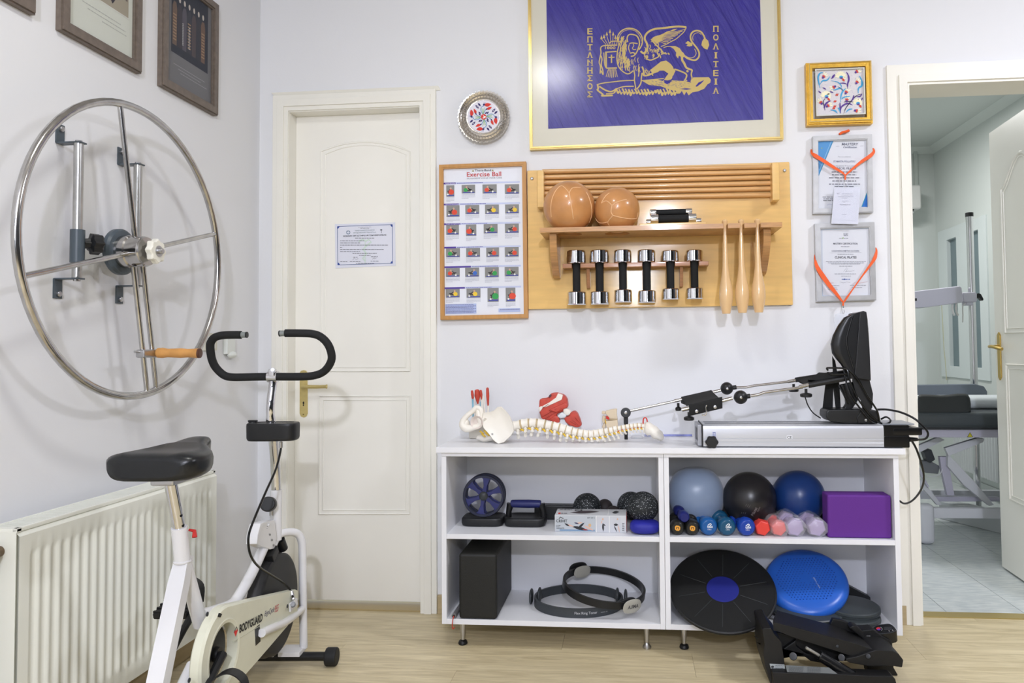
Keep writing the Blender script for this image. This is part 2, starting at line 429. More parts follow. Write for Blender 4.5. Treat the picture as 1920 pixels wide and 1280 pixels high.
# back room
struct('wall_far', M().bx(.2,X2+.1,Y2,Y2+.1,0,C2+.2), BWALL, smooth=False)
struct('wall_side', M().bx(.1,.2,YT,Y2,0,C2+.2), BWALL, smooth=False)
wy0, wy1, wz0, wz1 = WX(1855,560,X2).y, WX(1764,560,X2).y, .86, 1.86
wz1 = WX(1764,434,X2).z; wz0 = WX(1773,706,X2).z
m = M()
for a, b, c, d in ((YT,wy0,0,C2+.2),(wy0,wy1,0,wz0),(wy0,wy1,wz1,C2+.2),(wy1,Y2,0,C2+.2)): m.bx(X2,X2+.12,a,b,c,d)
struct('wall_east', m, BWALL, smooth=False)
struct('ceiling_back', M().bx(.2,X2+.1,YT,Y2+.1,C2,C2+.1), mat('back_ceiling_paint', (214,220,216), .9), smooth=False)
m = M()      # cove moulding of the back room
def cove(p, q, n):
    p, q, n = V(p), V(q), V(n); d = V((0,0,-1))
    m.prism([p, p+n*.05, p+n*.035+d*.02, p+n*.012+d*.035, p+d*.05], q-p)
cove((X2,YT,C2),(X2,Y2,C2),(-1,0,0)); cove((.2,Y2,C2),(X2,Y2,C2),(0,-1,0))
struct('trim_1', m, mat('cove_paint', (224,230,226), .7))
# window in the far right wall
fw_ = M(); dy = wy1-wy0
def wf(y0,y1,z0,z1,t=.03): fw_.bx(X2-t*.4,X2+t,y0,y1,z0,z1,.004)
wf(wy0+.001,wy1-.001,wz0+.001,wz0+.09,.028); wf(wy0+.001,wy1-.001,wz1-.09,wz1-.001,.028)
cuts = [wy0, wy0+dy*.17, wy0+dy*.38, wy0+dy*.62, wy0+dy*.85, wy1]
def px_y(x): return WX(x,560,X2).y
ya, yb, yc, yd = px_y(1840), px_y(1822), px_y(1798), px_y(1780)
wf(wy0, ya, wz0, wz1); wf(yb, yc, wz0, wz1); wf(yd, wy1, wz0, wz1)
wn = struct('window_1', fw_, mat('upvc', (222,230,230), .35))
PANE = mat('dusk_glass', (116,134,140), .18, spec=.6)
obj('pane', M().bx(X2+.02,X2+.026,ya,yb,wz0+.08,wz1-.08), PANE, wn, smooth=False)
obj('pane', M().bx(X2+.02,X2+.026,yc,yd,wz0+.08,wz1-.08), PANE, wn, smooth=False)
# ---- casings
def Xw(px, Y=YB-.02): return W(px,500,Y).x
def ushape(m_, x0, x1, z1, d, w_, p):
    q = [(x0+d,0),(x0+d,z1-d),(x1-d,z1-d),(x1-d,0),(x1-d-w_,0),(x1-d-w_,z1-d-w_),(x0+d+w_,z1-d-w_),(x0+d+w_,0)]
    m_.prism([V((a,YB+.004,b)) for a, b in q], (0,-p-.004,0), .002)
m = M()
for d0, w_, p in ((0,.028,.018),(.022,.03,.026),(.046,.024,.019)): ushape(m, -1.548, -.826, 2.205, d0, w_, p)
m.bx(DX0-.004,DX0+.002,YB-.012,LEAF+.04,.001,DZ,.0005); m.bx(DX1-.002,DX1+.004,YB-.012,LEAF+.04,.001,DZ,.0005); m.bx(DX0-.01,DX1+.01,YB-.011,LEAF+.041,DZ-.004,DZ+.004,.0005)
m.prism([V((-1.556,YB+.002,2.225)),V((-1.556,YB-.014,2.219)),V((-1.545,YB-.004,2.203)),V((-1.545,YB+.002,2.203))], (.738,0,0))
struct('trim_2', m, CASE)
m = M()
x0 = W(1668.5,300,YB-.018).x-.002
for a, b, p in ((0,.05,.014),(.044,.032,.024),(.068,.018,.016)): ushape(m, x0, 1.862, 2.226, a, b, p)
m.bx(1.107,1.1145,YB-.012,YT-.001,.001,2.1455,.001); m.bx(1.783,1.79,YB-.012,YT-.001,.001,2.1455); m.bx(1.108,1.79,YB-.0115,YT-.002,2.1445,2.15)
struct('trim_3', m, CASE)
obj_chips = Ink(lambda x, y: W(x,y,YB-.024), NY)
BB = mat('oak_skirting', (184,166,130), .5, vary=.08, vscale=8, stretch=(1,1,8))
struct('baseboard_back', M().bx(-.8245,1.055,YB-.0165,YB+.001,0,.075,.002), BB)
struct('baseboard_left', M().bx(XL,XL+.014,YR,YB,0,.075,.003), BB)
struct('baseboard_right', M().bx(XR-.014,XR,YR,YB,0,.075,.003), BB)
struct('baseboard_east', M().bx(X2-.012,X2,YT,Y2,0,.08,.003), mat('white_skirting', (205,210,208), .5))
# ---- door 1 (closed)
d1 = struct('door_1', M().bx(DX0+.002,DX1-.002,LEAF,LEAF+.035,.022,DZ-.003,.002), DOORM, base=(0,0,0))
def PD(x, y): return W(x, y, LEAF)
def mould(path, name, par, r=.0055, n=V((0,-1,0)), mt=None):
    obj(name, M().tube(path, r, 6, closed=True), mt or DOORM, par)
def arch(z6, x0, x1, ys_, yt, yb_):
    pts = []
    for i in range(13):
        t = i/12; x = x0+(x1-x0)*t; k = abs(2*t-1)
        pts.append((x, yt+(ys_-yt)*k**2.2))
    return [(x0,yb_)]+pts+[(x1,yb_)]
Z6 = zz(480,140,2.2056); Z7 = zz(480,680,2.461)
for off in (0, 16):
    mould([PD(*Z6(x,y)) for x, y in arch(0, 270+off, 636-off, 318+off*.8, 278+off*.8, 1226-off)], 'panel_moulding', d1, .005 if not off else .0035)
for off in (0, 18):
    mould([PD(*Z7(x,y)) for x, y in ((292+off,154+off),(712-off,154+off),(710-off,697-off),(292+off,697-off))], 'panel_moulding', d1, .005 if not off else .0035)
ZH = zz(540,680,10.667)
pl_ = [ZH(240,200),ZH(262,160),ZH(318,145),ZH(372,160),ZH(392,200),ZH(400,1010),ZH(375,1070),ZH(322,1092),ZH(262,1070),ZH(238,1010)]
hp = obj('handle_plate', M().prism([W(x,y,LEAF) for x, y in pl_], (0,-.004,0), .001), BRASS2, d1)
a, b = W(*ZH(300,478),LEAF-.002), W(*ZH(300,478),LEAF-.05)
obj('handle', M().cyl(a, b, .009, seg=16).tube(smoothpath([b+V((-.008,0,0)), b+V((.02,0,.0)), b+V((.06,.006,-.001)), b+V((.098,.006,0)), b+V((.104,.007,0))],4), [.0085]*5+[.008]*4+[.0075]*4+[.0095]*3+[.006], 10), BRASS2, d1)
ik = Ink(lambda x, y: W(x,y,LEAF-.004), NY); ik.ell((30,25,15), *ZH(310,800), 1.6, 2.6); ik.ell((30,25,15), *ZH(308,845), 1.2, 1.8); ik.ell((120,100,50), *ZH(308,1032), 1.3, 1.3); ik.build('keyhole', d1)
obj('threshold', M().bx(DX0,DX1,YB,LEAF+.06,-.002,.006,.002), mat('threshold_oak', (172,152,108), .5), d1)
# certificate taped to the door
ZC = zz(620,400,10.667)
ct = thing('certificate', W(684,460,LEAF), 'laminated clinic certificate with a blue border taped to the closed white door', 'certificate')
obj('sheet', M().prism([W(*ZC(x,y),LEAF-.0005) for x, y in ((85,215),(1290,180),(1300,1045),(100,1095))], (0,-.0012,0)), mat('laminate_sheet', (226,228,240), .25), ct, smooth=False)
P = lambda x, y: W(*ZC(x,y),LEAF-.0017)
ik = Ink(P, NY); nb = (58,84,150); lb = (130,160,190); g = (120,120,130)
for a, b in (((135,262),(1235,222)),((1235,222),(1238,998)),((1238,998),(142,1030)),((142,1030),(135,262))): ik.line(nb if a[1] < 300 else (84,104,150), [a,b], 9, 1)
for pts in (((135,260),(185,258),(150,305),(138,312)),((1190,224),(1238,222),(1238,275),(1215,262)),((140,1032),(140,980),(165,990),(190,1028)),((1238,1000),(1238,950),(1215,960),(1190,1000))): ik.poly((40,70,150), list(pts), 2)
ik.line((206,224,214), [(560,560),(640,520),(700,560),(760,520),(810,570),(700,660),(640,720),(720,800),(640,900),(700,960)], 34, 1)
ik.line((206,224,214), [(690,520),(690,1000)], 16, 1)
ik.text((70,74,84), 'ΝΟΜΙΜΟ ΕΡΓΑΣΤΗΡΙΟ ΦΥΣΙΚΟΘΕΡΑΠΕΙΑΣ', 252, 470, 30, 864, 3, .02, rot=-.03)
ik.text((110,135,140), 'ΠΑΝΕΛΛΗΝΙΟΣ ΣΥΛΛΟΓΟΣ', 490, 358, 24, 390, 3, rot=-.03)
ik.text((110,135,140), 'ΦΥΣΙΚΟΘΕΡΑΠΕΥΤΩΝ Ν.Π.Δ.Δ.', 458, 402, 24, 450, 3, rot=-.03)
ik.text(g, 'ΕΛΛΗΝΙΚΗ ΔΗΜΟΚΡΑΤΙΑ', 555, 284, 14, 255, 3, rot=-.03); ik.greek(g, 595, 770, 296, 14, 3, 2)
ik.ell((120,140,165), 352, 380, 40, 40, 0, 2); ik.rect((226,228,240), 344,350,360,410,3); ik.rect((226,228,240), 322,372,382,388,3)
ik.line((60,70,80), [(1012,340),(1014,395)], 8, 3); ik.ell((60,70,80), 1012, 330, 22, 10, 0, 3)
for i, (y0, x0_, x1_) in enumerate(((488,490,870),(545,190,680),(585,190,590),(628,190,1150),(672,190,235),(716,190,1065),(756,190,590),(790,440,930),(832,570,800),(870,455,540),(858,810,945),(960,195,335),(958,385,605),(948,800,960),(995,510,870))): ik.greek(g, x0_, x1_, y0, 20, 3, i)
ik.line(g, [(440,930),(480,890),(500,915),(555,905)], 5, 3); ik.line(g, [(835,915),(880,880),(870,910),(920,890)], 5, 3)
ik.build('printed_text', ct)
# ---- door 2, standing open into the back room
fx, fy = 1.785, 3.804; hx, hy = 1.745, 3.165
dv = V((fx-hx, fy-hy, 0)); dl = dv.length; dv.normalize(); dnn = V((-dv.y, dv.x, 0))     # room-facing side is -x
d2 = struct('door_2', M().prism([V((hx,hy,.01)), V((fx,fy,.01)), V((fx,fy,2.15)), V((hx,hy,2.15))], -dnn*.036), DOORM, base=(0,0,0))
def D2(u, z, o=0): return V((hx,hy,0))+dv*u+V((0,0,z))+dnn*o
for off in (0,.02):
    pts = [D2(.12+off,1.15+off), D2(.12+off,1.84-off*.8)]
    for i in range(1,12):
        t = i/12; u = .12+off+(dl-.24-2*off)*t; k = .5-.5*math.cos(2*PI*t); pts.append(D2(u, 1.84-off*.8+.13*k**.8))
    pts += [D2(dl-.12-off,1.84-off*.8), D2(dl-.12-off,1.15+off)]
    obj('panel_moulding', M().tube(pts, .007 if not off else .004, 6, closed=True), DOORM, d2)
    obj('panel_moulding', M().tube([D2(.12+off,.36+off), D2(.12+off,1.0-off), D2(dl-.12-off,1.0-off), D2(dl-.12-off,.36+off)], .007 if not off else .004, 6, closed=True), DOORM, d2)
hz0, hz1 = .92, 1.155; u = dl-.05
obj('handle_plate', M().prism([D2(u-.017,hz0+.015), D2(u,hz0), D2(u+.017,hz0+.015), D2(u+.017,hz1-.015), D2(u,hz1), D2(u-.017,hz1-.015)], dnn*.006, .001), BRASS, d2)
q = D2(u,1.085)
obj('handle', M().cyl(q, q+dnn*.045, .008, seg=14).tube(smoothpath([q+dnn*.045+dv*.006, q+dnn*.048-dv*.03, q+dnn*.044-dv*.075+V((0,0,-.006)), q+dnn*.035-dv*.11+V((0,0,-.012))],4), .008, 10), BRASS, d2)
# ================================================================ LEFT WALL
def picture(name, label, y0, y1, z0, z1, par_group, art):
    t = thing(name, (XL,(y0+y1)/2,z0), label, 'picture', None); fwd = .0375
    def rc(a0,a1,b0,b1,x): return [V((x,a0,b0)),V((x,a1,b0)),V((x,a1,b1)),V((x,a0,b1))]
    f = .034
    m = M(); m.ring(rc(y0,y1,z0,z1,XL), rc(y0+f,y1-f,z0+f,z1-f,XL), (.017,0,0)); m.ring(rc(y0+.004,y1-.004,z0+.004,z1-.004,XL+.016), rc(y0+f-.006,y1-f+.006,z0+f-.006,z1-f+.006,XL+.016), (.006,0,0))
    obj('frame', m, TAUPE, t)
    X = XL+.008; obj('backing', M().bx(XL+.001,X,y0+f-.002,y1-f+.002,z0+f-.002,z1-f+.002), PAPER, t, smooth=False)
    W_, H_ = y1-y0-2*f, z1-z0-2*f
    P = lambda u, v: V((X, y0+f+u*W_, z1-f-v*H_)); ik = Ink(P, (1,0,0)); art(ik); ik.build('printed_sheet', t)
    obj('glazing', M().bx(X+.004,X+.006,y0+f-.001,y1-f+.001,z0+f-.001,z1-f+.001), GLASS, t, smooth=False)
    return t
q0 = WX(304.7,165.6,XL+.02); q1 = WX(409.4,217.8,XL+.02); zt = WX(417,14,XL+.02).z
pw, ph, zb = q1.y-q0.y, zt-q1.z, q1.z
def art_dark(ik):
    ik.rect((124,124,128), 0,0,1,1); ik.rect((52,56,68), .1,.0,.92,.70,1)
    cols = [(120,100,88),(70,66,74),(96,92,104),(64,66,76),(90,80,84),(62,64,74),(120,96,84)]
    for i, c in enumerate(cols):
        x = .17+i*.105; ik.poly(c, [(x-.045,.62),(x-.05,.25),(x-.02,.2),(x+.03,.2),(x+.05,.26),(x+.045,.62)], 2); ik.ell((206,198,190), x, .155, .022, .028, 0, 3)
        if i in (0,3,6):
            for k in range(9): ik.rect((170,140,112), x-.035, .32+k*.03, x+.035, .333+k*.03, 3)
    for k in range(14): ik.rect((220,220,220), .33, .36+k*.016, .36, .366+k*.016, 3); ik.rect((220,220,220), .47, .36+k*.016, .5, .366+k*.016, 3)
    for i, (a, b) in enumerate(((.15,.85),(.25,.75),(.3,.9))): ik.greek((170,170,174), a, b, .80+i*.03, .012, 2, i)
def art_light(ik):
    ik.rect((226,230,220), 0,0,1,1); ik.rect((176,168,150), .08,.0,.93,.66,1)
    ik.poly((206,202,190), [(.08,0),(.93,0),(.93,.3),(.08,.45)], 2)
    ik.poly((70,68,78), [(.34,.2),(.4,.5),(.43,.58),(.48,.56),(.5,.2)], 3); ik.poly((60,56,66), [(.52,.2),(.6,.56),(.66,.62),(.7,.58),(.68,.2)], 3)
    ik.poly((90,86,96), [(.3,0),(.28,.25),(.72,.25),(.72,0)], 4)
    for k in range(2): ik.rect((120,112,104), .8+k*.08,.2,.83+k*.08,.52,3)
    ik.line((235,236,230), [(.08,.66),(.93,.66)], .008, 4)
    for i, (a, b) in enumerate(((.2,.8),(.28,.88),(.5,.9))): ik.greek((190,194,188), a, b, .75+i*.035, .014, 2, i+5)
picture('picture', 'taupe framed dark print of standing statuettes, nearest the corner above the metal wheel', q0.y, q1.y, zb, zt, None, art_dark)
p1 = WX(116,64.7,XL+.02).y
picture('picture', 'taupe framed pale print showing dark trouser legs, middle of the three wall pictures', p1, p1+pw, zb, zt, None, art_light)
p0 = WX(68,32,XL+.02).y
picture('picture', 'taupe picture frame cut by the top left corner of the photo', p0-pw, p0, zb, zt, None, art_light)
# switch and plastic hook
sp = WX(388,640,XL)
sw = thing('light_switch', (XL,sp.y,sp.z), 'square white light switch on the left wall behind the black handlebar', 'switch')
s0 = WX(383,624,XL+.008); s1 = WX(383,657,XL+.008)
obj('plate', M().bx(XL,XL+.011,s0.y,s0.y+.082,s1.z,s0.z,.0015), mat('aged_switch', (214,212,198), .45), sw)
obj('rocker', M().bx(XL+.008,XL+.012,s0.y+.012,s0.y+.07,s1.z+.008,s0.z-.012,.002), WPL, sw)
h0 = WX(425,650,XL)
hk = thing('phone_holder', (XL,h0.y,h0.z-.04), 'small clear plastic holder on the left wall inside the handlebar loop', 'holder')
obj('shell', M().bx(XL,XL+.02,h0.y-.028,h0.y+.032,h0.z-.03,h0.z+.038,.004), mat('milky_plastic', (222,226,222), .3), hk)
obj('lip', M().sph((XL+.016,h0.y+.012,h0.z-.032), (.014,.03,.014), 16, 10), mat('milky_plastic', (0,0,0)), hk)
# ---- shoulder wheel
XWH = -1.5; wc = V((XWH, 2.09, 1.403)); RW = .437
sh = thing('shoulder_wheel', (XL,2.09,1.403), 'large chrome exercise wheel with wooden crank handle mounted on the left wall', 'exercise wheel')
obj('rim', M().tube([wc+V((0,math.cos(2*PI*i/72)*RW,math.sin(2*PI*i/72)*RW)) for i in range(72)], .0115, 12, closed=True), WCHR, sh)
def onw(x, y, X=XWH): return WX(x,y,X)
def rimpt(a): return wc+V((0,math.cos(a)*RW,math.sin(a)*RW))
for (x, y), ex in (((255,440),0),((245,476),0),((300,462),0)):
    pass
tilt = math.radians(8.5)
def wang(x, y): p = WX(x,y,XWH)-wc; return math.atan2(p.z,p.y)
aB = wang(283,717)
for a, o in ((wang(226,205),0),(wang(45,517),0),(wang(408,437),0),(aB,-.022),(aB,.022)):
    dd = V((0,math.cos(a),math.sin(a))); sd = V((0,-dd.z,dd.y)); L_ = math.sqrt(RW**2-o*o)
    obj('spoke', M().cyl(wc+dd*.045+sd*o, wc+dd*L_+sd*o, .0078, seg=12), WCHR, sh)
XRL = -1.555
hubw = V((XRL, wc.y, wc.z))
obj('back_disc', M().lathe((XRL-.004,wc.y,wc.z),(1,0,0),((0,.07),(.012,.07),(.018,.064),(.02,.05)),40), GRYP, sh)
hb = obj('hub', M().lathe((XRL+.012,wc.y,wc.z),(1,0,0),((0,.05),(.03,.05),(.034,.046),(.07,.046),(.074,.044),(.078,.043)),36), WCHR, sh)
kn = M(); kp = wc+V((.043,0,0)); nk = 40; rg = []
for h, r in ((0,.02),(.006,.026),(.01,.035),(.024,.035),(.028,.031)):
    rg.append([kp+V((h, math.cos(2*PI*i/nk)*r*(1+.09*math.cos(8*2*PI*i/nk)), math.sin(2*PI*i/nk)*r*(1+.09*math.cos(8*2*PI*i/nk)))) for i in range(nk)])
kn.loft(rg); obj('knob', kn, mat('ivory_plastic', (236,234,222), .4), sh)
obj('axle', M().lathe(kp+V((.028,0,0)),(1,0,0),((0,.017),(.002,.017),(.002,.009),(.006,.009),(.012,.009),(.014,.007)),16), STEEL, sh)
# rails
for k, (xa, xb, yt_, yb_) in enumerate(((150,148,268,520),(258,0,309,0))):
    if k == 0: ry = WX(148,268,XRL).y; z1_ = WX(148,268,XRL).z; z0_ = WX(142,522,XRL).z
    else: ry = WX(259,309,XRL).y
    obj('rail', M().cyl((XRL,ry,z0_),(XRL,ry,z1_), .0125, seg=16), mat('dull_chrome', (186,186,184), .3, .9, vary=.1, vscale=30), sh)
    for zz_, up in ((z1_,1),(z0_,-1)):
        m = M().bx(XL,XL+.004,ry-.015,ry+.015,min(zz_,zz_+up*.055),max(zz_,zz_+up*.055)).bx(XL,XRL+.014,ry-.013,ry+.013,zz_-.002,zz_+.002)
        br = obj('bracket', m, GRYP, sh)
        obj('bolt', M().lathe((XL+.004,ry,zz_+up*.042),(1,0,0),((0,.008),(.006,.008),(.008,.005)),12).lathe((XRL,ry,zz_+up*.002),(0,0,up),((0,.009),(.005,.009)),10), STEEL, br)
    if k == 0:
        sz0, sz1 = WX(142,492,XRL).z, WX(142,430,XRL).z
        obj('sleeve', M().cyl((XRL,ry,sz0),(XRL,ry,sz1),.0185,seg=20), GRYP, sh)
        kz = WX(165,458,XRL).z; rg = []
        for h, r in ((0,.012),(.012,.014),(.016,.028),(.034,.028),(.038,.022)):
            rg.append([V((XRL+.008+h*.6, ry+.012+h*1.1, kz))+V((-.3*math.cos(2*PI*i/36),.3*0,0))*0+V((math.cos(2*PI*i/36)*r*.87*(1+.1*math.cos(14*PI*i/36*1.0)), -math.cos(2*PI*i/36)*r*.5, math.sin(2*PI*i/36)*r*(1+.1*math.cos(14*PI*i/36)))) for i in range(36)])
        obj('clamp_knob', M().loft(rg), BLK, sh)
        obj('arm', M().bx(XRL-.003,XRL+.003,ry+.015,wc.y-.06,kz-.013,kz+.013), GRYP, sh)
    else:
        obj('arm', M().bx(XRL-.003,XRL+.003,wc.y+.02,ry+.005,wc.z-.012,wc.z+.012), GRYP, sh)
# crank handle on the double spoke
a = aB; dd = V((0,math.cos(a),math.sin(a))); cp = wc+dd*.315
obj('clamp', M().box(cp+V((.002,0,0)), (.03,.082,.026), None, .006).cyl(cp+V((.0,-.06,.006)), cp+V((0,-.04,.006)), .004, seg=8), STEEL, sh)
hv_ = V((1,.12,-.02)).normalized(); hs = cp+V((.016,.02,.002))
hd = obj('handle', M().lathe(hs, hv_, ((0,.012),(.004,.0155),(.018,.0165),(.034,.0135),(.055,.0145),(.075,.0155),(.095,.0135),(.112,.0145),(.128,.0155),(.13,.012)), 20), mat('turned_wood', (206,150,84), .4, vary=.12, vscale=30), sh)
obj('end_cap', M().lathe(hs+hv_*.128, hv_, ((0,.0152),(.006,.0152),(.008,.012)),18), mat('dark_wood_end', (84,52,40), .5), hd)
# ---- radiator
RX, RY0, RY1, RZ0, RZ1 = -1.494, 1.672, 2.52, .125, .672
rd = thing('radiator', (RX-.05,(RY0+RY1)/2,RZ0), 'cream ribbed panel radiator on the left wall behind the exercise bike', 'radiator')
m = M(); ny = 92; pitch = (RY1-RY0-.06)/24; prof = []
ribs = []
# corrugated front panel
zs = [RZ0, RZ0+.045, RZ0+.062, RZ1-.075, RZ1-.058, RZ1-.02]
rows = []
for zi, z in enumerate(zs):
    r = []
    for i in range(24*8+1):
        t = i/8; yv = RY0+.03+t*pitch; d_ = abs((t % 1)-.5); g = 0
        if zi in (2,3): g = -.0062*max(0, min(1, (.34-d_)/.14))
        r.append(V((RX+g, yv, z)))
    rows.append([V((RX,RY0,z))]+r+[V((RX,RY1,z))])
m.loft(rows, closed=False, cap=False)
m.loft([rows[-1], [V((RX-.012,p.y,p.z+.012)) for p in rows[-1]]], closed=False, cap=False)
m.loft([rows[0], [V((RX-.014,p.y,p.z)) for p in rows[0]]], closed=False, cap=False)
m.bx(RX-.02,RX-.013,RY0,RY1,RZ0,RZ1-.012)
obj('front_panel', m, RADM, rd, ang=38)
obj('back_panel', M().bx(RX-.094,RX-.08,RY0,RY1,RZ0,RZ1-.012,.003), RADM, rd)
m = M(); m.bx(RX-.018,RX-.006,RY0-.002,RY1+.002,RZ1-.01,RZ1,.002); m.bx(RX-.094,RX-.09,RY0-.002,RY1+.002,RZ1-.01,RZ1,.002); m.bx(RX-.094,RX-.006,RY0-.002,RY0+.012,RZ1-.01,RZ1); m.bx(RX-.094,RX-.006,RY1-.01,RY1+.002,RZ1-.01,RZ1)
gr = obj('top_grille', m, RADM, rd)
yv = RY0+.02; sm = M()
while yv < RY1-.015: sm.bx(RX-.092,RX-.016,yv,yv+.0035,RZ1-.008,RZ1-.002); yv += .009
o = obj('grille_slats', sm, RADM, rd, smooth=False); o['kind'] = 'stuff'
obj('side_cover', M().bx(RX-.094,RX-.008,RY0-.001,RY0+.001,RZ0+.01,RZ1-.01), RADM, rd, smooth=False)
obj('side_cover', M().bx(RX-.094,RX-.008,RY1-.001,RY1+.001,RZ0+.01,RZ1-.01), RADM, rd, smooth=False)
for zz_ in (RZ0+.1, RZ1-.14): obj('bracket', M().bx(XL,RX-.098,RY0+.12,RY0+.16,zz_,zz_+.06).bx(XL,RX-.098,RY1-.16,RY1-.12,zz_,zz_+.06), RADM, rd)
vp = WX(8,1005,RX-.055)
vl = obj('valve', M().cyl((RX-.05,RY0,RZ1-.055),(RX-.05,RY0-.025,RZ1-.055),.013).sph((RX-.05,RY0-.032,RZ1-.055),(.022,.022,.022)).cyl((RX-.05,RY0-.035,RZ1-.06),(RX-.05,RY0-.035,RZ1-.1),.013).cyl((RX-.05,RY0-.035,RZ1-.09),(RX-.05,RY0-.035,.0),.008), mat('tarnished_brass', (120,104,86), .4, .8), rd)
# ================================================================ EXERCISE BIKE
_bd = math.radians(4.5); BO = V((-1.226,2.505,0)); BU = V((-math.sin(_bd),math.cos(_bd),0)); BR = V((math.cos(_bd),math.sin(_bd),0))
def B(v, z, r=0): return BO+BU*v+BR*r+V((0,0,z))
def bp(x, y, r=0): return PL(x, y, BO+BR*r, BR)
def bv(x, y, v): return PL(x, y, BO+BU*v, BU)
bk = thing('exercise_bike', B(-.4,0), 'white exercise bike with black saddle and handlebar standing before the radiator', 'exercise bike')
# frame
wv = bp(343,1056)
foot = B(-.885,.07)
ax_ = (foot-wv).normalized()
m = M(); sd = BR; up = ax_.cross(sd).normalized()
m.loft([[wv-ax_*.02+sd*a*.017+up*b*.014 for a, b in ((1,1),(-1,1),(-1,-1),(1,-1))], [wv+ax_*.05+sd*a*.021+up*b*.016 for a, b in ((1,1),(-1,1),(-1,-1),(1,-1))], [foot+sd*a*.021+up*b*.018 for a, b in ((1,1),(-1,1),(-1,-1),(1,-1))]])
obj('rear_strut', m, WPT, bk)
obj('seat_tube', M().cyl(bp(336,988), bp(342,1052), .0195, seg=24).tube([bp(342,1052)+V((math.cos(t*PI/8)*.0185,math.sin(t*PI/8)*.0185,0)) for t in range(16)], .004, 6, closed=True).cyl(bp(341,1040), bp(376,1170), .0185, seg=20), WPT, bk)
obj('lower_tube', M().cyl(B(-.86,.115), bp(362,1246), .017, seg=16), WPT, bk)
path = smoothpath([bp(378,1153), bp(410,1143), bp(434,1133), bp(447,1118), bp(470,1078), bp(490,1035), bp(499,1016)], 6)
obj('main_tube', M().tube(path, .0165, 18), WPT, bk)
# pivot plate with the scale
pv = [bp(x,y,.018) for x, y in ((489,981),(515,974),(519,1002),(516,1028),(507,1030),(482,1020),(483,1003))]
pp = obj('pivot_plate', M().prism(pv, -BR*.036, .003), WPT, bk)
ik = Ink(lambda x, y: bp(x,y,.0185), BR)
for x, y in ((506,1002),(510,1012),(513,1022)): ik.ell((150,150,150), x, y, 1.8, 2.2)
ik.build('bolt_heads', pp)
ik = Ink(lambda x, y: bv(x,y,-.205), -BU)
sc_ = obj('scale_plate', M().prism([bv(x,y,-.2) for x, y in ((482,1022),(485,998),(494,982),(506,982),(498,996),(494,1022))], BU*.006, .001), WPT, bk)
for k in range(8): ik.line((70,70,70), [(485+k*1.3,1016-k*4.2),(488+k*1.3,1016.5-k*4.2)], .5); ik.greek((110,110,110), 489+k*1.4, 493+k*1.4, 1015-k*4.2, 2, 1, k)
ik.build('scale_print', sc_)
obj('head_tube', M().cyl(bp(518,918), bp(517,1012), .019, seg=20).cyl(bp(517,1012), bp(507,1035), .012, seg=12), WPT, bk)
obj('fork_wedge', M().box(bp(522,1002), (.012,.02,.05), Matrix.Rotation(_bd,3,'Z'), .002), DGRY, bk)
for sgn in (1,-1):
    pts = [B(-.085,.47,.004*sgn), B(-.06,.473,.02*sgn), B(-.025,.462,.045*sgn), B(-.01,.43,.058*sgn), B(-.005,.36,.06*sgn), B(0,.2,.06*sgn), B(.008,.055,.06*sgn)]
    obj('fork_leg', M().tube(smoothpath(pts,6), .0135, 16), WPT, bk)
    obj('chain_stay', M().tube(smoothpath([B(-.40,.262,.086*sgn), B(-.33,.25,.086*sgn), B(-.2,.222,.08*sgn), B(-.02,.197,.062*sgn)],6), .0125, 14), WPT, bk)
    obj('foot_plate', M().bx(-.055,.02,-.035,.035,.044,.06,.002).xf(Matrix.Translation(B(-.01,0,.045*sgn))@Matrix.Rotation(_bd,4,'Z')@Matrix.Rotation(0,4,'Z')), WPT, bk)
fs = obj('front_stabilizer', M().cyl(B(-.01,.032,-.155), B(-.01,.032,.155), .015, seg=16), BLK, bk)
rs = obj('rear_stabilizer', M().cyl(B(-.885,.04,-.2), B(-.885,.04,.2), .018, seg=16), BLK, bk)
for v_, par, hl in ((-.01,fs,.165),(-.885,rs,.22)):
    for sgn in (1,-1): obj('end_cap', M().cyl(B(v_,.031,(hl-.02)*sgn), B(v_,.031,(hl+.02)*sgn), .031, seg=24, bev=.006), RUB, par)
# flywheel
fc = (-.115,.25)
obj('flywheel', M().lathe(B(*fc,-.026), BR, ((0,.02),(0,.145),(.004,.152),(.006,.166),(.012,.168),(.024,.168),(.028,.166),(.034,.163),(.046,.163),(.05,.158),(.052,.15),(.052,.02)), 64), mat('flywheel_black', (38,38,39), .5), bk)
# chain cover
cc = (-.612,.288); RC = .125; tip = [(-.10,.292),(-.085,.284),(-.088,.212),(-.1,.205)]
def tang(p, c, r, s_):
    dx, dz = p[0]-c[0], p[1]-c[1]; d = math.hypot(dx,dz); a = math.atan2(dz,dx)+s_*math.acos(r/d); return a
a0 = tang(tip[0], cc, RC, 1); a1 = tang(tip[3], cc, RC, -1)
poly = [tip[0],tip[1],tip[2],tip[3]]+[(cc[0]+RC*math.cos(a1-(2*PI-(a0-a1))*i/40), cc[1]+RC*math.sin(a1-(2*PI-(a0-a1))*i/40)) for i in range(41)]
def raycut(c, a, pl):
    best = None
    for i in range(len(pl)):
        p, q = pl[i], pl[(i+1)%len(pl)]; ex, ez = q[0]-p[0], q[1]-p[1]; dx, dz = math.cos(a), math.sin(a)
        den = dx*ez-dz*ex
        if abs(den) < 1e-12: continue
        t = ((p[0]-c[0])*ez-(p[1]-c[1])*ex)/den; u = ((p[0]-c[0])*dz-(p[1]-c[1])*dx)/den
        if t > 0 and -1e-6 <= u <= 1+1e-6 and (best is None or t > best): best = t
    return best
angs = sorted([2*PI*i/72 for i in range(72)]+[math.atan2(p[1]-cc[1],p[0]-cc[0]) % (2*PI) for p in tip])
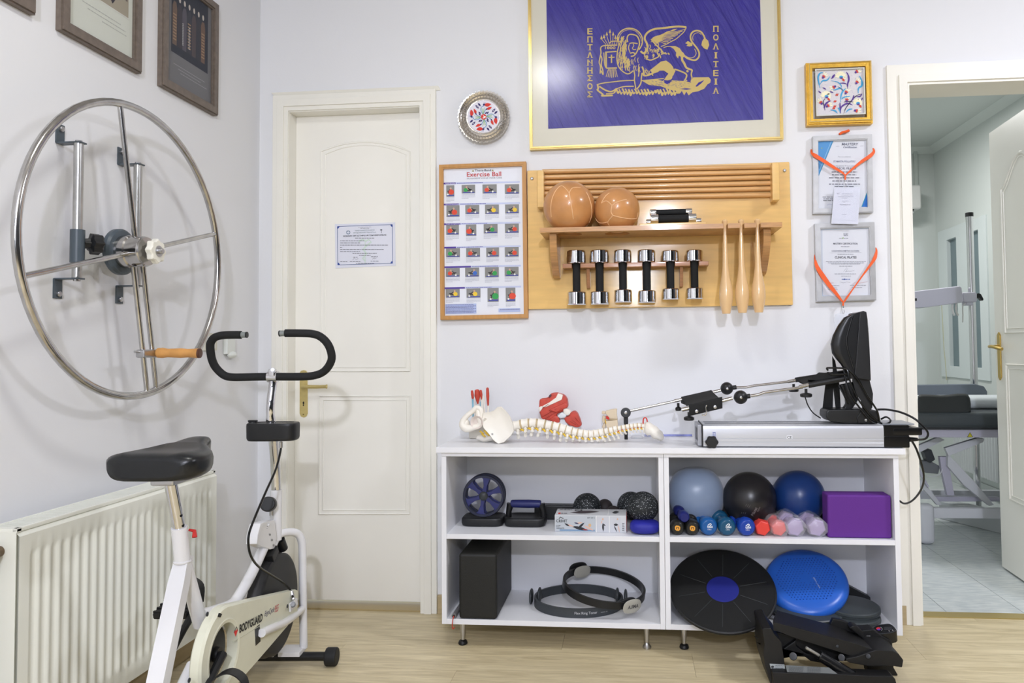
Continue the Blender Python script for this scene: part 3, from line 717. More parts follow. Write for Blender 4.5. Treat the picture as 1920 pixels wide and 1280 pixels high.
def at(a, t, r): return B(cc[0]+math.cos(a)*t, cc[1]+math.sin(a)*t, r)
T = [raycut(cc,a,poly) for a in angs]; r0, r1 = .046, .076; HR = .079
rings = [[at(a,t-.004,r0) for a, t in zip(angs,T)], [at(a,t,r0+.004) for a, t in zip(angs,T)], [at(a,t,r1-.006) for a, t in zip(angs,T)], [at(a,t-.006,r1) for a, t in zip(angs,T)], [at(a,HR+.013,r1) for a in angs], [at(a,HR+.009,r1+.002) for a in angs], [at(a,HR,r1) for a in angs], [at(a,HR,r0) for a in angs]]
cv = obj('chain_cover', M().loft(rings, loop=True), CREAM, bk)
obj('slot', M().prism([B(-.425,.285,r1-.001),B(-.392,.285,r1-.001),B(-.385,.232,r1-.001),B(-.418,.232,r1-.001)], BR*.0016), BLK, cv, smooth=False)
obj('cover_groove', M().tube([bp(x,y,r1) for x, y in ((436,1203),(470,1183),(487,1173))], .0012, 6), mat('groove_cream', (196,196,176), .6), cv)
rad = (bp(490,1164,r1)-bp(446.5,1187,r1)); tw = rad.length; ex = rad.normalized(); ey = BR.cross(ex).normalized(); ey = ey if ey.z > 0 else -ey
o0 = bp(448,1187.5,r1)
def PB(x, y): return o0+ex*x-ey*y
ik = Ink(PB, BR, .0006)
ik.text((24,24,26), 'BODYGUARD', 0, 0, .024, tw*1.0, 2, .03)
ik.text((60,60,110), 'ErgoCycle', tw+.014, -.006, .02, .072, 2, 0, shear=.3)
ik.text((200,60,80), '955', tw+.09, -.006, .021, .03, 2, 0, shear=.3)
hx0, hy0 = -.022, -.009
ik.poly((222,50,50), [(hx0,hy0+.012),(hx0-.011,hy0-.001),(hx0-.006,hy0-.007),(hx0,hy0-.003),(hx0+.006,hy0-.007),(hx0+.011,hy0-.001)], 2)
ik.line((24,24,26), [(hx0-.013,hy0-.001),(hx0,hy0-.014),(hx0+.013,hy0-.001)], .003, 3); ik.rect((24,24,26), hx0+.004,hy0-.014,hx0+.007,hy0-.008,3)
ik.build('lettering', cv)
for x, y in ((388,1151),(354,1275),(538,1136)): obj('screw', M().lathe(bp(x,y,r1-.001), BR, ((0,.006),(.002,.006),(.003,.003)),10), DGRY, cv)
obj('cover_vent', M().prism([bp(x,y,r1-.0165) for x, y in ((396,1156),(400,1149),(404,1151),(401,1157))], BR*.018), BLK, cv)
# drive hub at the flywheel axle
obj('axle_hub', M().lathe(B(-.115,.25,.04), BR, ((0,.035),(.03,.035),(.034,.03)),24), BLK, bk)
obj('adjuster_plate', M().prism([bp(x,y,.078) for x, y in ((541,1131),(554,1121),(556,1133),(542,1147)) ], BR*.006, .001), WPT, bk)
obj('axle_nut', M().cyl(bp(549,1133,.08), bp(549,1133,.105), .0065, seg=6).cyl(bp(549,1133,.084), bp(549,1133,.088), .0095, seg=16), mat('dull_nut', (130,130,130), .5, .8), bk)
# crank set
cr = obj('crank_disc', M().lathe(B(*cc,.03), BR, ((0,.0775),(.012,.0775),(.014,.072),(.014,.06),(.02,.058),(.022,.02),(.034,.018)),36), BLK, bk)
for sgn, pv_, pz in ((1,-.775,.222),(-1,-.449,.354)):
    a, b = B(cc[0],cc[1],.072*sgn), B(pv_,pz,.085*sgn)
    obj('crank_arm', M().tube([a,a.lerp(b,.5),b], [.012,.010,.011], 10), BLK, bk)
    pm = M()
    px_ = M().bx(-.05,.05,-.042,.042,-.011,.011,.006)
    for k in range(-2,3): px_.bx(-.048,.048,k*.018-.003,k*.018+.003,.008,.0145,.001)
    px_.xf(Matrix.Translation(B(pv_,pz,.14*sgn))@Matrix.Rotation(_bd,4,'Z')@Matrix.Rotation(math.radians(14),4,'X'))
    pd = obj('pedal', px_, BLK, bk)
    st = smoothpath([B(pv_+.035,pz,.09*sgn), B(pv_+.055,pz+.045,.10*sgn), B(pv_+.06,pz+.066,.14*sgn), B(pv_+.055,pz+.045,.18*sgn), B(pv_+.035,pz,.192*sgn)],5)
    obj('strap', M().ribbon(st, BU, .032, .003), BLK, pd)
# seat post and saddle
st0, st1 = bp(319,900), bp(336,990)
so = obj('seat_post', M().cyl(st0, st1, .0155, seg=24), CHR, bk)
dd = (st1-st0).normalized()
for t in (.72,.93):
    c_ = st0.lerp(st1,t); nn_ = (BR*.8+(-BU)*.6).normalized(); nn_ = (BR*.93-BU*.35).normalized()
    obj('height_hole', M().lathe(c_+nn_*.0148, nn_, ((0,.0042),(.0009,.0042),(.001,.001)),10), BLKG, so)
c_ = bp(346,993)
obj('pin', M().tube([c_+BR*.012,c_+BR*.026-V((0,0,.003)),c_+BR*.03-V((0,0,.018))+(-BU)*.006],[.0035,.005,.0065],8), mat('red_plastic', (206,46,40), .4), bk)
sec = [  # v, half width, z bottom, z side, z crown
    (-.850,.070,.800,.822,.838),(-.845,.098,.790,.830,.852),(-.825,.113,.786,.833,.858),(-.790,.118,.785,.832,.857),(-.750,.112,.786,.834,.856),
    (-.715,.092,.790,.838,.858),(-.685,.068,.796,.843,.862),(-.665,.052,.795,.844,.862),(-.64,.042,.796,.848,.866),(-.62,.036,.798,.851,.868),(-.60,.030,.802,.853,.868),(-.588,.020,.81,.852,.866),(-.583,.008,.825,.85,.86)]
rings = []
for v_, hw, zb_, zs_, zc_ in sec:
    r = []
    for i in range(28):
        t = 2*PI*i/28; c, s_ = math.cos(t), math.sin(t)
        if s_ >= 0:
            x = hw*math.copysign(abs(c)**.55, c); z = zs_+(zc_-zs_)*abs(s_)**.9-(.004 if hw > .08 and abs(c) < .3 else 0)
        else:
            x = hw*math.copysign(abs(c)**.35, c); z = zs_+(zb_-zs_)*abs(s_)**.7
        r.append(B(v_, z, x))
    rings.append(r)
obj('saddle', M().loft(rings), mat('saddle_vinyl', (24,26,28), .3, bump=.08, bscale=400), bk, ang=60)
obj('seat_clamp', M().bx(-.03,.03,-.05,.05,-.018,.012,.006).xf(Matrix.Translation(B(-.735,.785))@Matrix.Rotation(_bd,4,'Z')), STEEL, bk)
# stem, handlebar, console
VH = -.135
sp_ = [bv(513,703,VH), bv(511,725,VH-.002), bv(507,760,VH-.015), bv(508,790,VH-.01), bv(512,820,VH), bp(516,870), bp(518,922)]
obj('stem', M().tube(smoothpath(sp_,5), [.0135]*14+[.0155]*40, 20), CHR, bk)
cl = obj('stem_clamp', M().cyl(bv(503,706,VH), bv(521,706,VH), .0195, seg=20).box(bv(511,698,VH-.012), (.022,.022,.026), Matrix.Rotation(_bd,3,'Z'), .004), CHR, bk)
obj('clamp_bolt', M().cyl(bv(511,693,VH-.045), bv(513,694,VH+.02), .0065, seg=12), STEEL, cl)
zt3 = zz(360,580,6.4)
hl = [zt3(x,y) for x, y in ((590,305),(500,305),(400,308),(320,318),(262,345),(226,395),(218,450),(226,530),(240,600),(275,680),(340,755),(410,800),(490,812),(600,812),(780,808),(950,806))]
hr_ = [(521,706),(560,706),(585,704.5),(603,699),(615,688),(622,672),(619,654),(611,640),(599,630),(584,625.5),(560,624.5),(535,624.5)]
def hv2(p): return bv(p[0],p[1],VH-(.0+max(0,(700-p[1])*.0006)))
obj('grip', M().tube(smoothpath([hv2(p) for p in hl],4), .0132, 16), mat('grip_foam', (26,27,28), .75, bump=.2, bscale=600), bk)
obj('grip', M().tube(smoothpath([hv2(p) for p in hr_],4), .0132, 16), mat('grip_foam', (0,0,0)), bk)
e1 = [hv2(zt3(595,305)), hv2(zt3(650,304))]; e2 = [hv2((537,624.5)), hv2((526,625))]
for e in (e1,e2):
    bar = obj('bar_end', M().cyl(e[0],e[1],.0098,seg=16), mat('grey_tube', (150,156,154), .35, .5), bk)
    d_ = (e[1]-e[0]).normalized(); obj('plug', M().cyl(e[1],e[1]+d_*.004,.0102,seg=16), BLK, bar)
cs = M(); cxx = bv(502.5,811,-.19); rx, rz, ry = (bv(550,811,-.19)-bv(455,811,-.19)).length/2, (bv(502,795,-.19)-bv(502,828,-.19)).length/2, .042
rg = []
for h, k in ((-rz,.93),(-rz+.004,.97),(-rz+.01,.99),(rz-.01,1),(rz-.003,.99),(rz,.96),(rz+.001,.8),(rz-.0015,.78)):
    r = []
    for i in range(40):
        t = 2*PI*i/40; c, s_ = math.cos(t), math.sin(t)
        r.append(cxx+BU*.042+BR*(rx*k*math.copysign(abs(c)**.42,c))+BU*(ry*k*math.copysign(abs(s_)**.6,s_))+V((0,0,h)))
    rg.append(r)
co = obj('console', M().loft(rg), BLK, bk)
obj('console_knob', M().cyl(bv(474,797,-.15), bv(474,790,-.15), .014, seg=18, bev=.003).box(bv(474,789,-.15),(.03,.012,.006),None,.002), BLK, co)
obj('dial_glass', M().lathe(bv(524,794.5,-.15), (0,0,1), ((0,.026),(.002,.026),(.003,.022)),28), BLKG, co)
kc = bp(512,943); ka = (-BU*.9+V((0,0,.22))+BR*.15).normalized()
obj('stem_knob', M().lathe(kc-BU*.02, ka, ((0,.012),(.012,.012),(.012,.02),(.016,.0245),(.04,.0245),(.044,.022),(.045,.019)),28), BLK, bk)
obj('knob_bolt', M().cyl(bp(516,962)-BU*.03, bp(516,948)-BU*.03, .007, seg=12), STEEL, bk)
pts = [bp(x,y,r) for x, y, r in ((526.5,828,.05),(526,845,.05),(517,880,.06),(497,925,.065),(477,972,.065),(467,1000,.065),(466,1022,.065),(471,1043,.065),(484,1061,.06),(505,1075,.055),(530,1091,.055),(545,1107,.07),(549,1119,.085))]
cb = obj('brake_cable', M().tube(smoothpath(pts,6), .0036, 8), BLKG, bk)
obj('ferrule', M().cyl(bp(526.5,828,.05), bp(526.5,839,.05), .0065, seg=12), STEEL, cb)
obj('ferrule', M().cyl(bp(546,1108,.074), bp(550,1124,.085), .0065, seg=12), STEEL, cb)
obj('brake_pad', M().box(B(-.15,.425,-.0), (.05,.05,.03), Matrix.Rotation(_bd,3,'Z')@Matrix.Rotation(.5,3,'X'), .004), BLK, bk)
obj('damper', M().cyl(B(-.06,.45,.0), B(-.03,.41,0), .017, seg=16), BLK, bk)
obj('pointer', M().prism([bv(x,y,-.19) for x, y in ((479,990),(483,987),(490,989),(485,992),(484,1000),(480,996))], BU*.006), BLK, bk)
# ================================================================ BACK WALL PICTURES
def frame_px(name, label, cat, quad, Yf, fwd_, band, fmat, prof, group=None, wire=False):
    # quad: outer corners in pixels TL TR BR BL on the frame's front plane Y=Yf; band: frame width in metres
    c = [W(x,y,Yf) for x, y in quad]
    t = thing(name, V(((c[2].x+c[3].x)/2, YB, min(c[2].z,c[3].z))), label, cat, group)
    cen = sum(c, V())/4
    def ins(d): # inset quad by d metres
        out = []
        for i in range(4):
            p, q, r = c[i-1], c[i], c[(i+1)%4]; a = (p-q).normalized(); b = (r-q).normalized(); out.append(q+(a+b)*d)
        return out
    m = M()
    for d0, d1, dep in prof: m.ring([p+V((0,fwd_,0)) for p in ins(d0)], [p+V((0,fwd_,0)) for p in ins(d1)], (0,-fwd_-dep,0))
    obj('frame', m, fmat, t)
    return t, ins(band)
Z5 = zz(980,290,3.692); ZP = zz(810,290,4.0); ZF = zz(980,0,3.84)
Y3 = 3.012
# exercise poster
t, q = frame_px('poster', 'oak framed exercise ball poster left of the dumbbell rack', 'poster', [ZP(52,75),ZP(705,50),ZP(720,1225),ZP(62,1238)], Y3, .022, .016, FRW, ((0,.0175,0),(.003,.013,.002)))
YP = Y3+.012
obj('sheet', M().prism([p+V((0,.012,0)) for p in q], (0,.004,0)), PAPER, t, smooth=False)
ik = Ink(lambda x, y: W(*ZP(x,y),YP), NY)
# sheet coordinates: u across (0..1), v down
def pu(u, v):
    L = (88+ (v)*10, 100+v*1100); R = (666+v*14, 88+v*1100); return (L[0]+(R[0]-L[0])*u, L[1]+(R[1]-L[1])*u)
ikp = Ink(lambda u, v: W(*ZP(*pu(u,v)),YP), NY)
ikt = Ink(lambda u, v: W(*ZP(*pu(u,v)),YP), NY)
ikt.text((50,50,70), 'Thera-Band', .40, .0285, .014, .215, 3, .01)
ikt.text((196,60,62), 'Exercise Ball', .30, .063, .031, .445, 3, .012)
ikt.text((120,120,128), 'SUGGESTIONS FOR USE', .30, .079, .009, .455, 3)
for s_ in (.365,.62): ikt.poly((160,150,90), [(s_,.0285),(s_+.015,.015),(s_+.03,.0285)], 2)
LB = (200,208,238); VI = (84,62,160)
rows = [(.100,'Spinal Mobility',.155),(.243,'General Stretching',.19),(.377,'Trunk Strengthening',.21),(.537,'Core Stability',.15),(.670,'Upper Body Mobility/Strengthening',.34),(.813,'Lower Body Strengthening',.26)]
RD, GN, YL_, BL_ = (222,74,50), (50,160,80), (240,205,60), (60,110,200)
thumbs = [[(.03,.118,.105,.078,RD),(.23,.118,.175,.058,GN),(.50,.118,.185,.062,RD),(.79,.120,.185,.066,RD)],
 [(.03,.256,.17,.078,RD),(.275,.256,.18,.062,RD),(.53,.256,.18,.064,YL_),(.79,.257,.18,.062,YL_)],
 [(.025,.388,.165,.068,RD),(.28,.388,.135,.078,RD),(.51,.388,.18,.064,GN),(.785,.388,.18,.064,RD)],
 [(.02,.547,.18,.062,GN),(.28,.548,.18,.062,RD),(.54,.548,.165,.064,RD),(.78,.548,.18,.066,RD)],
 [(.015,.683,.18,.06,RD),(.265,.683,.18,.062,BL_),(.52,.683,.18,.068,GN),(.775,.683,.18,.064,GN)],
 [(.012,.824,.18,.06,YL_),(.28,.824,.18,.064,YL_),(.55,.824,.145,.094,GN),(.785,.824,.125,.096,RD)]]
for k, (v, tx, wl) in enumerate(rows):
    ikp.rect(LB, .0,v,.985,v+.011,1); ikp.rect(VI, 0,v,wl,v+.0115,2); ikt.text((240,240,250), tx, .02, v+.0095, .0075, wl-.025, 3, .008)
    ikp.greek((110,110,180), wl+.015, wl+.35, v+.003, .008, 2, k)
    for j, (u, vv, w_, h_, bc) in enumerate(thumbs[k]):
        rr = random.Random(k*7+j); asp = .52
        ikp.rect((138,138,136), u,vv,u+w_,vv+h_,1)
        ikp.rect((70,78,160), u+w_*.1,vv+h_*.84,u+w_*.95,vv+h_*.95,2)
        bx_ = u+w_*rr.choice((.3,.62,.7)); r_ = h_*.225
        sx = 1 if bx_ < u+w_/2 else -1
        ikp.leaf((46,46,48), bx_-sx*r_*.9, vv+h_*.72, bx_+sx*w_*.5, vv+h_*.5, h_*.24, 3)
        ikp.leaf((60,54,52), bx_+sx*w_*.12, vv+h_*.3, bx_+sx*w_*.42, vv+h_*.8, h_*.2, 3)
        ikp.ell((206,168,146), bx_+sx*w_*.06, vv+h_*.28, .012, .0075, 0, 4); ikp.leaf((206,168,146), bx_, vv+h_*.32, bx_+sx*w_*.25, vv+h_*.62, h_*.1, 4)
        ikp.ell(bc, bx_, vv+h_*.6, r_/asp*1.05, r_, 0, 5)
        ikp.ell((240,240,236), bx_+sx*w_*.42, vv+h_*.8, .012,.006, 0, 5)
        for i in range(4): ikp.greek((186,188,200), u, u+w_*(1 if i < 3 else .5), vv+h_+.006+i*.0085, .006, 1, k*31+j*7+i)
ikp.rect((178,192,232), .005,.928,.405,.995,1)
for i in range(7): ikp.greek((100,100,150), .01, .4*(1 if i % 2 else .92), .932+i*.009, .007, 2, 90+i)
ikp.rect((178,192,232), .69,.965,.97,.99,1); ikp.greek((100,100,150), .71,.96,.97,.008,2,4)
ikp.build('printed_pictures', t); ikt.build('lettering', t)
# flag picture
t, q = frame_px('picture', 'big blue flag with a gold winged lion behind glass in a thin gold frame', 'picture', [(989,-70),(1461,-92),(1469.3,261),(993,280.5)], 3.008, .026, .011, GOLDT, ((0,.0045,0),(.004,.0085,.004),(.008,.0125,-.002)))
MAT_ = mat('cream_mount', (238,234,216), .6, coat=1, coatr=.22)
obj('mount', M().prism([p+V((0,.010,0)) for p in q], (0,.004,0)), MAT_, t, smooth=False)
def flag_mat():
    m = bpy.data.materials.new('blue_satin'); m.use_nodes = True; N = m.node_tree.nodes; L = m.node_tree.links
    b = N['Principled BSDF']; b.inputs['Base Color'].default_value = lin((46,34,158)); b.inputs['Roughness'].default_value = .5; b.inputs['Coat Weight'].default_value = 1; b.inputs['Coat Roughness'].default_value = .22
    tc = N.new('ShaderNodeTexCoord'); mp = N.new('ShaderNodeMapping'); mp.inputs['Rotation'].default_value = (0,.45,0); m2 = N.new('ShaderNodeMapping'); m2.inputs['Scale'].default_value = (24,1,2.2); L.new(mp.outputs[0], m2.inputs[0])
    n = N.new('ShaderNodeTexNoise'); n.inputs['Scale'].default_value = 1.6; n.inputs['Detail'].default_value = 4; n.inputs['Distortion'].default_value = .6
    L.new(tc.outputs['Object'], mp.inputs[0]); L.new(m2.outputs[0], n.inputs['Vector'])
    r = N.new('ShaderNodeBump'); r.inputs['Strength'].default_value = .8; r.inputs['Distance'].default_value = .03
    L.new(n.outputs['Fac'], r.inputs['Height']); L.new(r.outputs[0], b.inputs['Normal']); return m
Yfl = 3.0165
fc_ = [(1025,-60),(1421,-78),ZF(1732,858),ZF(184,925)]
# keep the upper corners in line with the visible edges
fc_ = [(1023.5,-60),(1423,-78),ZF(1732,860),ZF(184,926)]
fg = obj('flag', M().prism([W(x,y,Yfl) for x, y in fc_], (0,.0014,0)), flag_mat(), t, smooth=False)
Z3 = zz(1090,20,7.111); G1 = mat('flag_gold', (222,196,120), .5)
ik = Ink(lambda x, y: W(*Z3(x,y),Yfl), NY, .0005, .0001)
def ln(pts, w, l=1, sm=4): ik.line(G1, pts, w, l, sm)
# halo, head, mane
ln([(478,400),(490,330),(530,275),(590,242),(655,236),(720,252),(775,295),(808,350),(815,410),(800,470),(770,520)], 16)
ln([(500,385),(512,335),(550,285),(610,258),(660,254),(715,270),(760,310),(790,360),(798,410)], 7)
ln([(620,420),(610,370),(630,325),(680,318),(735,335),(765,380),(775,440),(760,500),(735,560),(700,600),(660,610)], 17)
ln([(640,440),(680,430),(750,440)], 14); ln([(690,440),(700,470),(680,500),(700,520),(730,515)], 10); ln([(650,570),(690,560),(720,580)], 14); ln([(640,450),(630,500),(650,560)], 12)
rr = random.Random(3)
for i in range(44):
    x = rr.uniform(490,640); y = rr.uniform(330,700)
    if x > 600 and y < 560: x -= 60
    ln([(x+10,y),(x-6,y+30),(x+4,y+62),(x-4,y+95)], rr.uniform(6,11), 1, 2)
for i in range(30):
    x = rr.uniform(540,790); y = rr.uniform(600,760)
    ln([(x+6,y),(x-4,y+30),(x+6,y+70)], rr.uniform(7,12), 1, 2)
ln([(570,340),(530,400),(500,470),(480,560),(475,650),(490,730),(530,790),(600,840),(650,835),(690,800)], 15)
ln([(560,370),(540,430),(520,500),(512,600),(520,700)], 9)
# wing
ln([(790,540),(830,570),(860,540),(885,480),(870,430),(845,380),(855,330),(900,280),(980,245),(1080,235),(1200,220),(1300,212),(1400,222)], 26)
ln([(1400,224),(1370,280),(1330,320),(1260,380),(1200,410),(1130,450),(1060,480)], 12)
for i in range(9):
    t_ = i/8; a = (940+t_*60, 380+t_*60); b = (1380-t_*250, 250+t_*190)
    ln([a, (a[0]+(b[0]-a[0])*.4, a[1]+(b[1]-a[1])*.4-26), (a[0]+(b[0]-a[0])*.7, a[1]+(b[1]-a[1])*.7-6), b], 8+3*(i%2), 1, 3)
for x, y in ((1070,330),(1000,350),(1150,290),(1230,262),(980,400),(1050,400)): ik.leaf(G1, x-60, y+20, x+50, y-20, 22, 2)
for i in range(34):
    x = rr.uniform(830,1070); y = rr.uniform(430,640)
    if y > 640-(1070-x)*-.0 or (x > 1010 and y > 600): continue
    ln([(x,y),(x+14,y+14),(x+10,y+40)], rr.uniform(8,15), 1, 2)
ln([(930,380),(980,440),(1040,500),(1090,560),(1080,580)], 18); ln([(860,640),(920,660),(980,640),(1030,610),(1010,560)], 16)
# ribbon and book of arms with arrows
ln([(480,460),(390,462),(290,470),(258,500),(262,560),(250,620),(238,690),(255,750),(250,840),(262,800),(290,855),(285,790),(265,720),(275,650),(262,600)], 15)
for i, (x, y) in enumerate(((268,350),(302,335),(340,300),(382,265),(424,300),(455,345),(488,365))):
    bx_ = 330+i*22; ln([(x,y+30),(bx_,452)], 7, 1, 1); ik.poly(G1, [(x,y-22),(x-17,y+32),(x+17,y+30)], 2)
ln([(370,440),(400,412),(450,408),(520,410)], 12); ln([(330,560),(330,760)], 22, 1, 1); ln([(318,555),(470,545)], 16, 1, 1); ln([(335,768),(475,765)], 16, 1, 1); ln([(300,560),(312,720),(335,768)], 12)
ik.text(G1, '1800', 315, 515, 38, 140, 3, .02)
ln([(402,588),(402,698)], 18, 2, 1); ln([(362,625),(444,622)], 14, 2, 1)
for i in range(7): ln([(362+i*16,780),(330+i*25,895-abs(i-3)*4)], 9, 1, 1)
# forelegs
ln([(700,800),(712,860),(708,920),(716,980),(726,1040)], 15); ln([(810,830),(800,900),(795,960),(770,1010),(735,1050)], 17); ln([(770,820),(760,880)], 14)
ln([(810,745),(830,800),(830,860),(870,865),(920,850),(985,815)], 22)
for i in range(30):
    x = rr.uniform(820,990); y = rr.uniform(770,850)
    ln([(x,y),(x+10,y+22)], 8, 1, 1)
# belly and back leg shading
ik.poly(G1, [(985,740),(1060,680),(1130,665),(1190,710),(1230,760),(1170,740),(1110,760),(1040,770)], 1)
ik.poly(G1, [(920,790),(985,740),(1040,720),(1060,790),(1020,820),(960,840)], 1)
ik.poly(G1, [(1060,700),(1170,690),(1250,800),(1230,860),(1160,930),(1100,925),(1160,840),(1100,800),(1030,800)], 2)
ln([(1240,780),(1330,810),(1400,850),(1395,900),(1370,945),(1410,930)], 20)
ln([(1170,920),(1200,900),(1210,860),(1250,800)], 18); ln([(1100,930),(1080,960),(1150,975)], 10)
# back, rump, hind leg
ln([(1095,495),(1150,478),(1230,480)], 10)
ik.poly(G1, [(1180,478),(1250,472),(1310,500),(1350,560),(1370,620),(1340,625),(1300,600),(1290,640),(1260,600),(1265,560),(1230,510)], 1)
ln([(1100,575),(1120,565),(1135,585)], 18); ln([(1150,575),(1165,570),(1170,590)], 16)
ln([(1340,590),(1345,660),(1370,700),(1400,760),(1440,780),(1475,795),(1465,850),(1475,900),(1460,950)], [30,30,26,22,18,14]); ik.ell(G1, 1415, 808, 16, 16, 0, 2)
# tail
ln([(1345,560),(1390,620),(1450,650),(1520,660),(1565,620),(1570,560),(1540,500),(1500,450),(1465,400),(1455,340),(1480,290),(1530,268),(1590,280),(1630,330),(1650,380)], 22)
ln([(1380,600),(1440,630),(1500,620),(1530,570),(1510,510)], 9); ln([(1490,400),(1485,350),(1510,310),(1560,295),(1600,320)], 8)
ik.poly(G1, [(1640,360),(1690,400),(1705,460),(1680,520),(1650,510),(1630,500),(1600,460),(1610,410)], 1)
ik.poly(G1, [(1480,440),(1420,405),(1385,435),(1420,450),(1400,470),(1440,480),(1480,470)], 1)
# ground
ln([(215,985),(300,965),(420,950),(560,935),(700,930)], 14); ln([(800,935),(1000,915),(1100,905)], 12); ln([(215,980),(225,1040),(215,1060),(290,1120),(270,1135),(420,1130)], 22)
ik.poly(G1, [(800,930),(1000,915),(1090,940),(1170,975),(1210,930),(1380,940),(1460,960),(1490,890),(1700,888),(1725,920),(1720,960),(1680,985),(1640,1040),(1560,1075),(1480,1090),(1430,1130),(1400,1080),(1370,1130),(1340,1070),(1310,1110),(1280,1070),(1200,1060),(1060,1010),(900,990)], 1)
BLU = mat('blue_satin_print', (46,34,158), .5)
for pts in (((1520,1010),(1560,960),(1640,925),(1600,970),(1540,1015)),((1310,1045),(1400,1035),(1470,1045),(1400,1055)),((1100,960),(1130,930),(1165,960),(1150,985)),((860,1000),(960,1010),(1050,1040),(940,1070),(890,1040))): ik.poly(BLU, list(pts), 4)
for i in range(60):
    x = rr.uniform(880,1450); y = 930+rr.uniform(0,1)*(60+(x-880)*.1)
    ik.line(BLU, [(x,y),(x+22,y+5)], 3, 4)
ln([(440,1080),(480,1040),(560,1015),(640,1010),(700,1010)], 14); ln([(240,1010),(320,1060),(400,1080),(470,1040)], 20); ln([(330,1110),(430,1100),(460,1060)], 16)
for i in range(20):
    x = 480+i*42; y = 1070+rr.uniform(-14,14)
    ln([(x-20,y-30),(x,y+10),(x+8,y+55-rr.uniform(0,30)),(x+26,y+10)], rr.uniform(14,26), 2, 3)
for s_, x_, ys_, w_ in (('ΕΠΤΑΝΗΣΟΣ', 115, [318,425,530,632,735,840,942,1050,1158], 70),('ΠΟΛΙΤΕΙΑ', 1793, [285,400,518,638,755,874,988,1108], 72)):
    for ch, yy in zip(s_, ys_):
        ik.text(G1, ch, x_-(w_ if ch != 'Ι' else 26)/2, yy, 82, w_ if ch != 'Ι' else 26, 3, .03)
        if ch == 'Ι' or True:
            pass
    for ch, yy in zip(s_, ys_):   # serifs
        for s2 in (-1,1):
            if ch in 'ΠΗΝΑΛ': ik.rect(G1, x_+s2*28-14, yy-7, x_+s2*28+14, yy, 4)
        if ch in 'ΙΤ': ik.rect(G1, x_-22, yy-8, x_+22, yy, 4)
        if ch == 'Ι': ik.rect(G1, x_-22, yy-82, x_+22, yy-74, 4)
ik.build('gold_lion_print', fg)
obj('glazing', M().prism([p+V((0,.0045,0)) for p in q], (0,.0015,0)), mat('flag_glass', (0,0,0), .16, alpha=.06, spec=1), t, smooth=False)
# silver plate with a tulip tile
pc = W(907,219,3.01); pr = 50.5*SC(3.01)
t = thing('plate', (pc.x,YB,pc.z), 'round silver plate with a red and blue tulip tile, above the poster', 'plate')
m = M(); n = 120; rg = []
for h, r, k in ((.02,.30,0),(.0,.98,.0),(-.002,1.0,.022),(-.008,.99,.03),(-.007,.93,.0),(-.001,.86,.0),(-.004,.80,0),(-.001,.75,0),(-.004,.68,0),(-.001,.63,0)):
    rg.append([pc+V((math.cos(2*PI*i/n)*pr*r*(1+k*math.cos(44*2*PI*i/n)), h, math.sin(2*PI*i/n)*pr*r*(1+k*math.cos(44*2*PI*i/n)))) for i in range(n)])
m.loft(rg, cap=True)
obj('rim', m, mat('hammered_silver', (206,200,192), .2, .9, bump=.5, bscale=170), t)
dots = M()
for j, (rr_, cnt) in enumerate(((.91,48),(.83,44),(.77,40))):
    for i in range(cnt): a = 2*PI*(i+.5*j)/cnt; dots.sph(pc+V((math.cos(a)*pr*rr_, -.004, math.sin(a)*pr*rr_)), .0024, 6, 4)
o = obj('embossed_beads', dots, mat('hammered_silver', (0,0,0)), t); o['kind'] = 'stuff'
tl_ = obj('ceramic_disc', M().lathe(pc+V((0,.0,0)), NY, ((0,.62*pr),(.004,.62*pr),(.005,.60*pr)),48), mat('glazed_white', (228,226,236), .25), t)
ZL = zz(840,150,9.143)
ik = Ink(lambda x, y: W(*ZL(x,y),3.005), NY)
R_, N_, T_, G_ = (212,52,40), (44,30,100), (70,140,200), (150,190,130)
for a in range(4):
    ca, sa = math.cos(a*PI/2), math.sin(a*PI/2)
    def rt_(x, y): dx, dy = x-612, y-632; return (612+dx*ca-dy*sa, 632+dx*sa+dy*ca)
    def lf(c, x0, y0, x1, y1, w, l, b=0): p, q_ = rt_(x0,y0), rt_(x1,y1); ik.leaf(c, p[0],p[1],q_[0],q_[1], w, l, b)
    lf(R_, 610,420,740,415, 62, 3, 10); lf(N_, 596,430,640,412, 34, 4); lf(R_, 650,500,752,462, 44, 3, 8); lf(N_, 648,512,676,488, 22, 4)
    lf(N_, 470,430,530,490, 34, 3); lf(N_, 512,395,562,450, 32, 3); lf((228,226,236), 490,448,512,472, 10, 4); lf(N_, 520,545,566,580, 24, 3); lf(N_, 632,585,672,545, 22, 3)
    p = [rt_(x,y) for x, y in ((600,590),(570,540),(560,500),(580,460),(620,440))]; ik.line(T_, p, 10, 2, 3)
    p = [rt_(x,y) for x, y in ((605,590),(630,540),(650,500))]; ik.line(T_, p, 9, 2, 3)
    for dx in (-30,-10,12,32): p = [rt_(605,600), rt_(600+dx,500-abs(dx))]; ik.line(G_, p, 6, 2)
    for dx in (0,14): p = [rt_(600+dx,450), rt_(620+dx*1.6,375)]; ik.line((120,110,160), p, 4, 2)
ik.ell(R_, 612, 632, 48, 48, 0, 5); ik.poly((240,240,240), [(590,588),(625,620),(655,628),(640,648),(612,662),(585,655),(612,640),(610,615)], 6)
ik.build('painted_flowers', tl_)
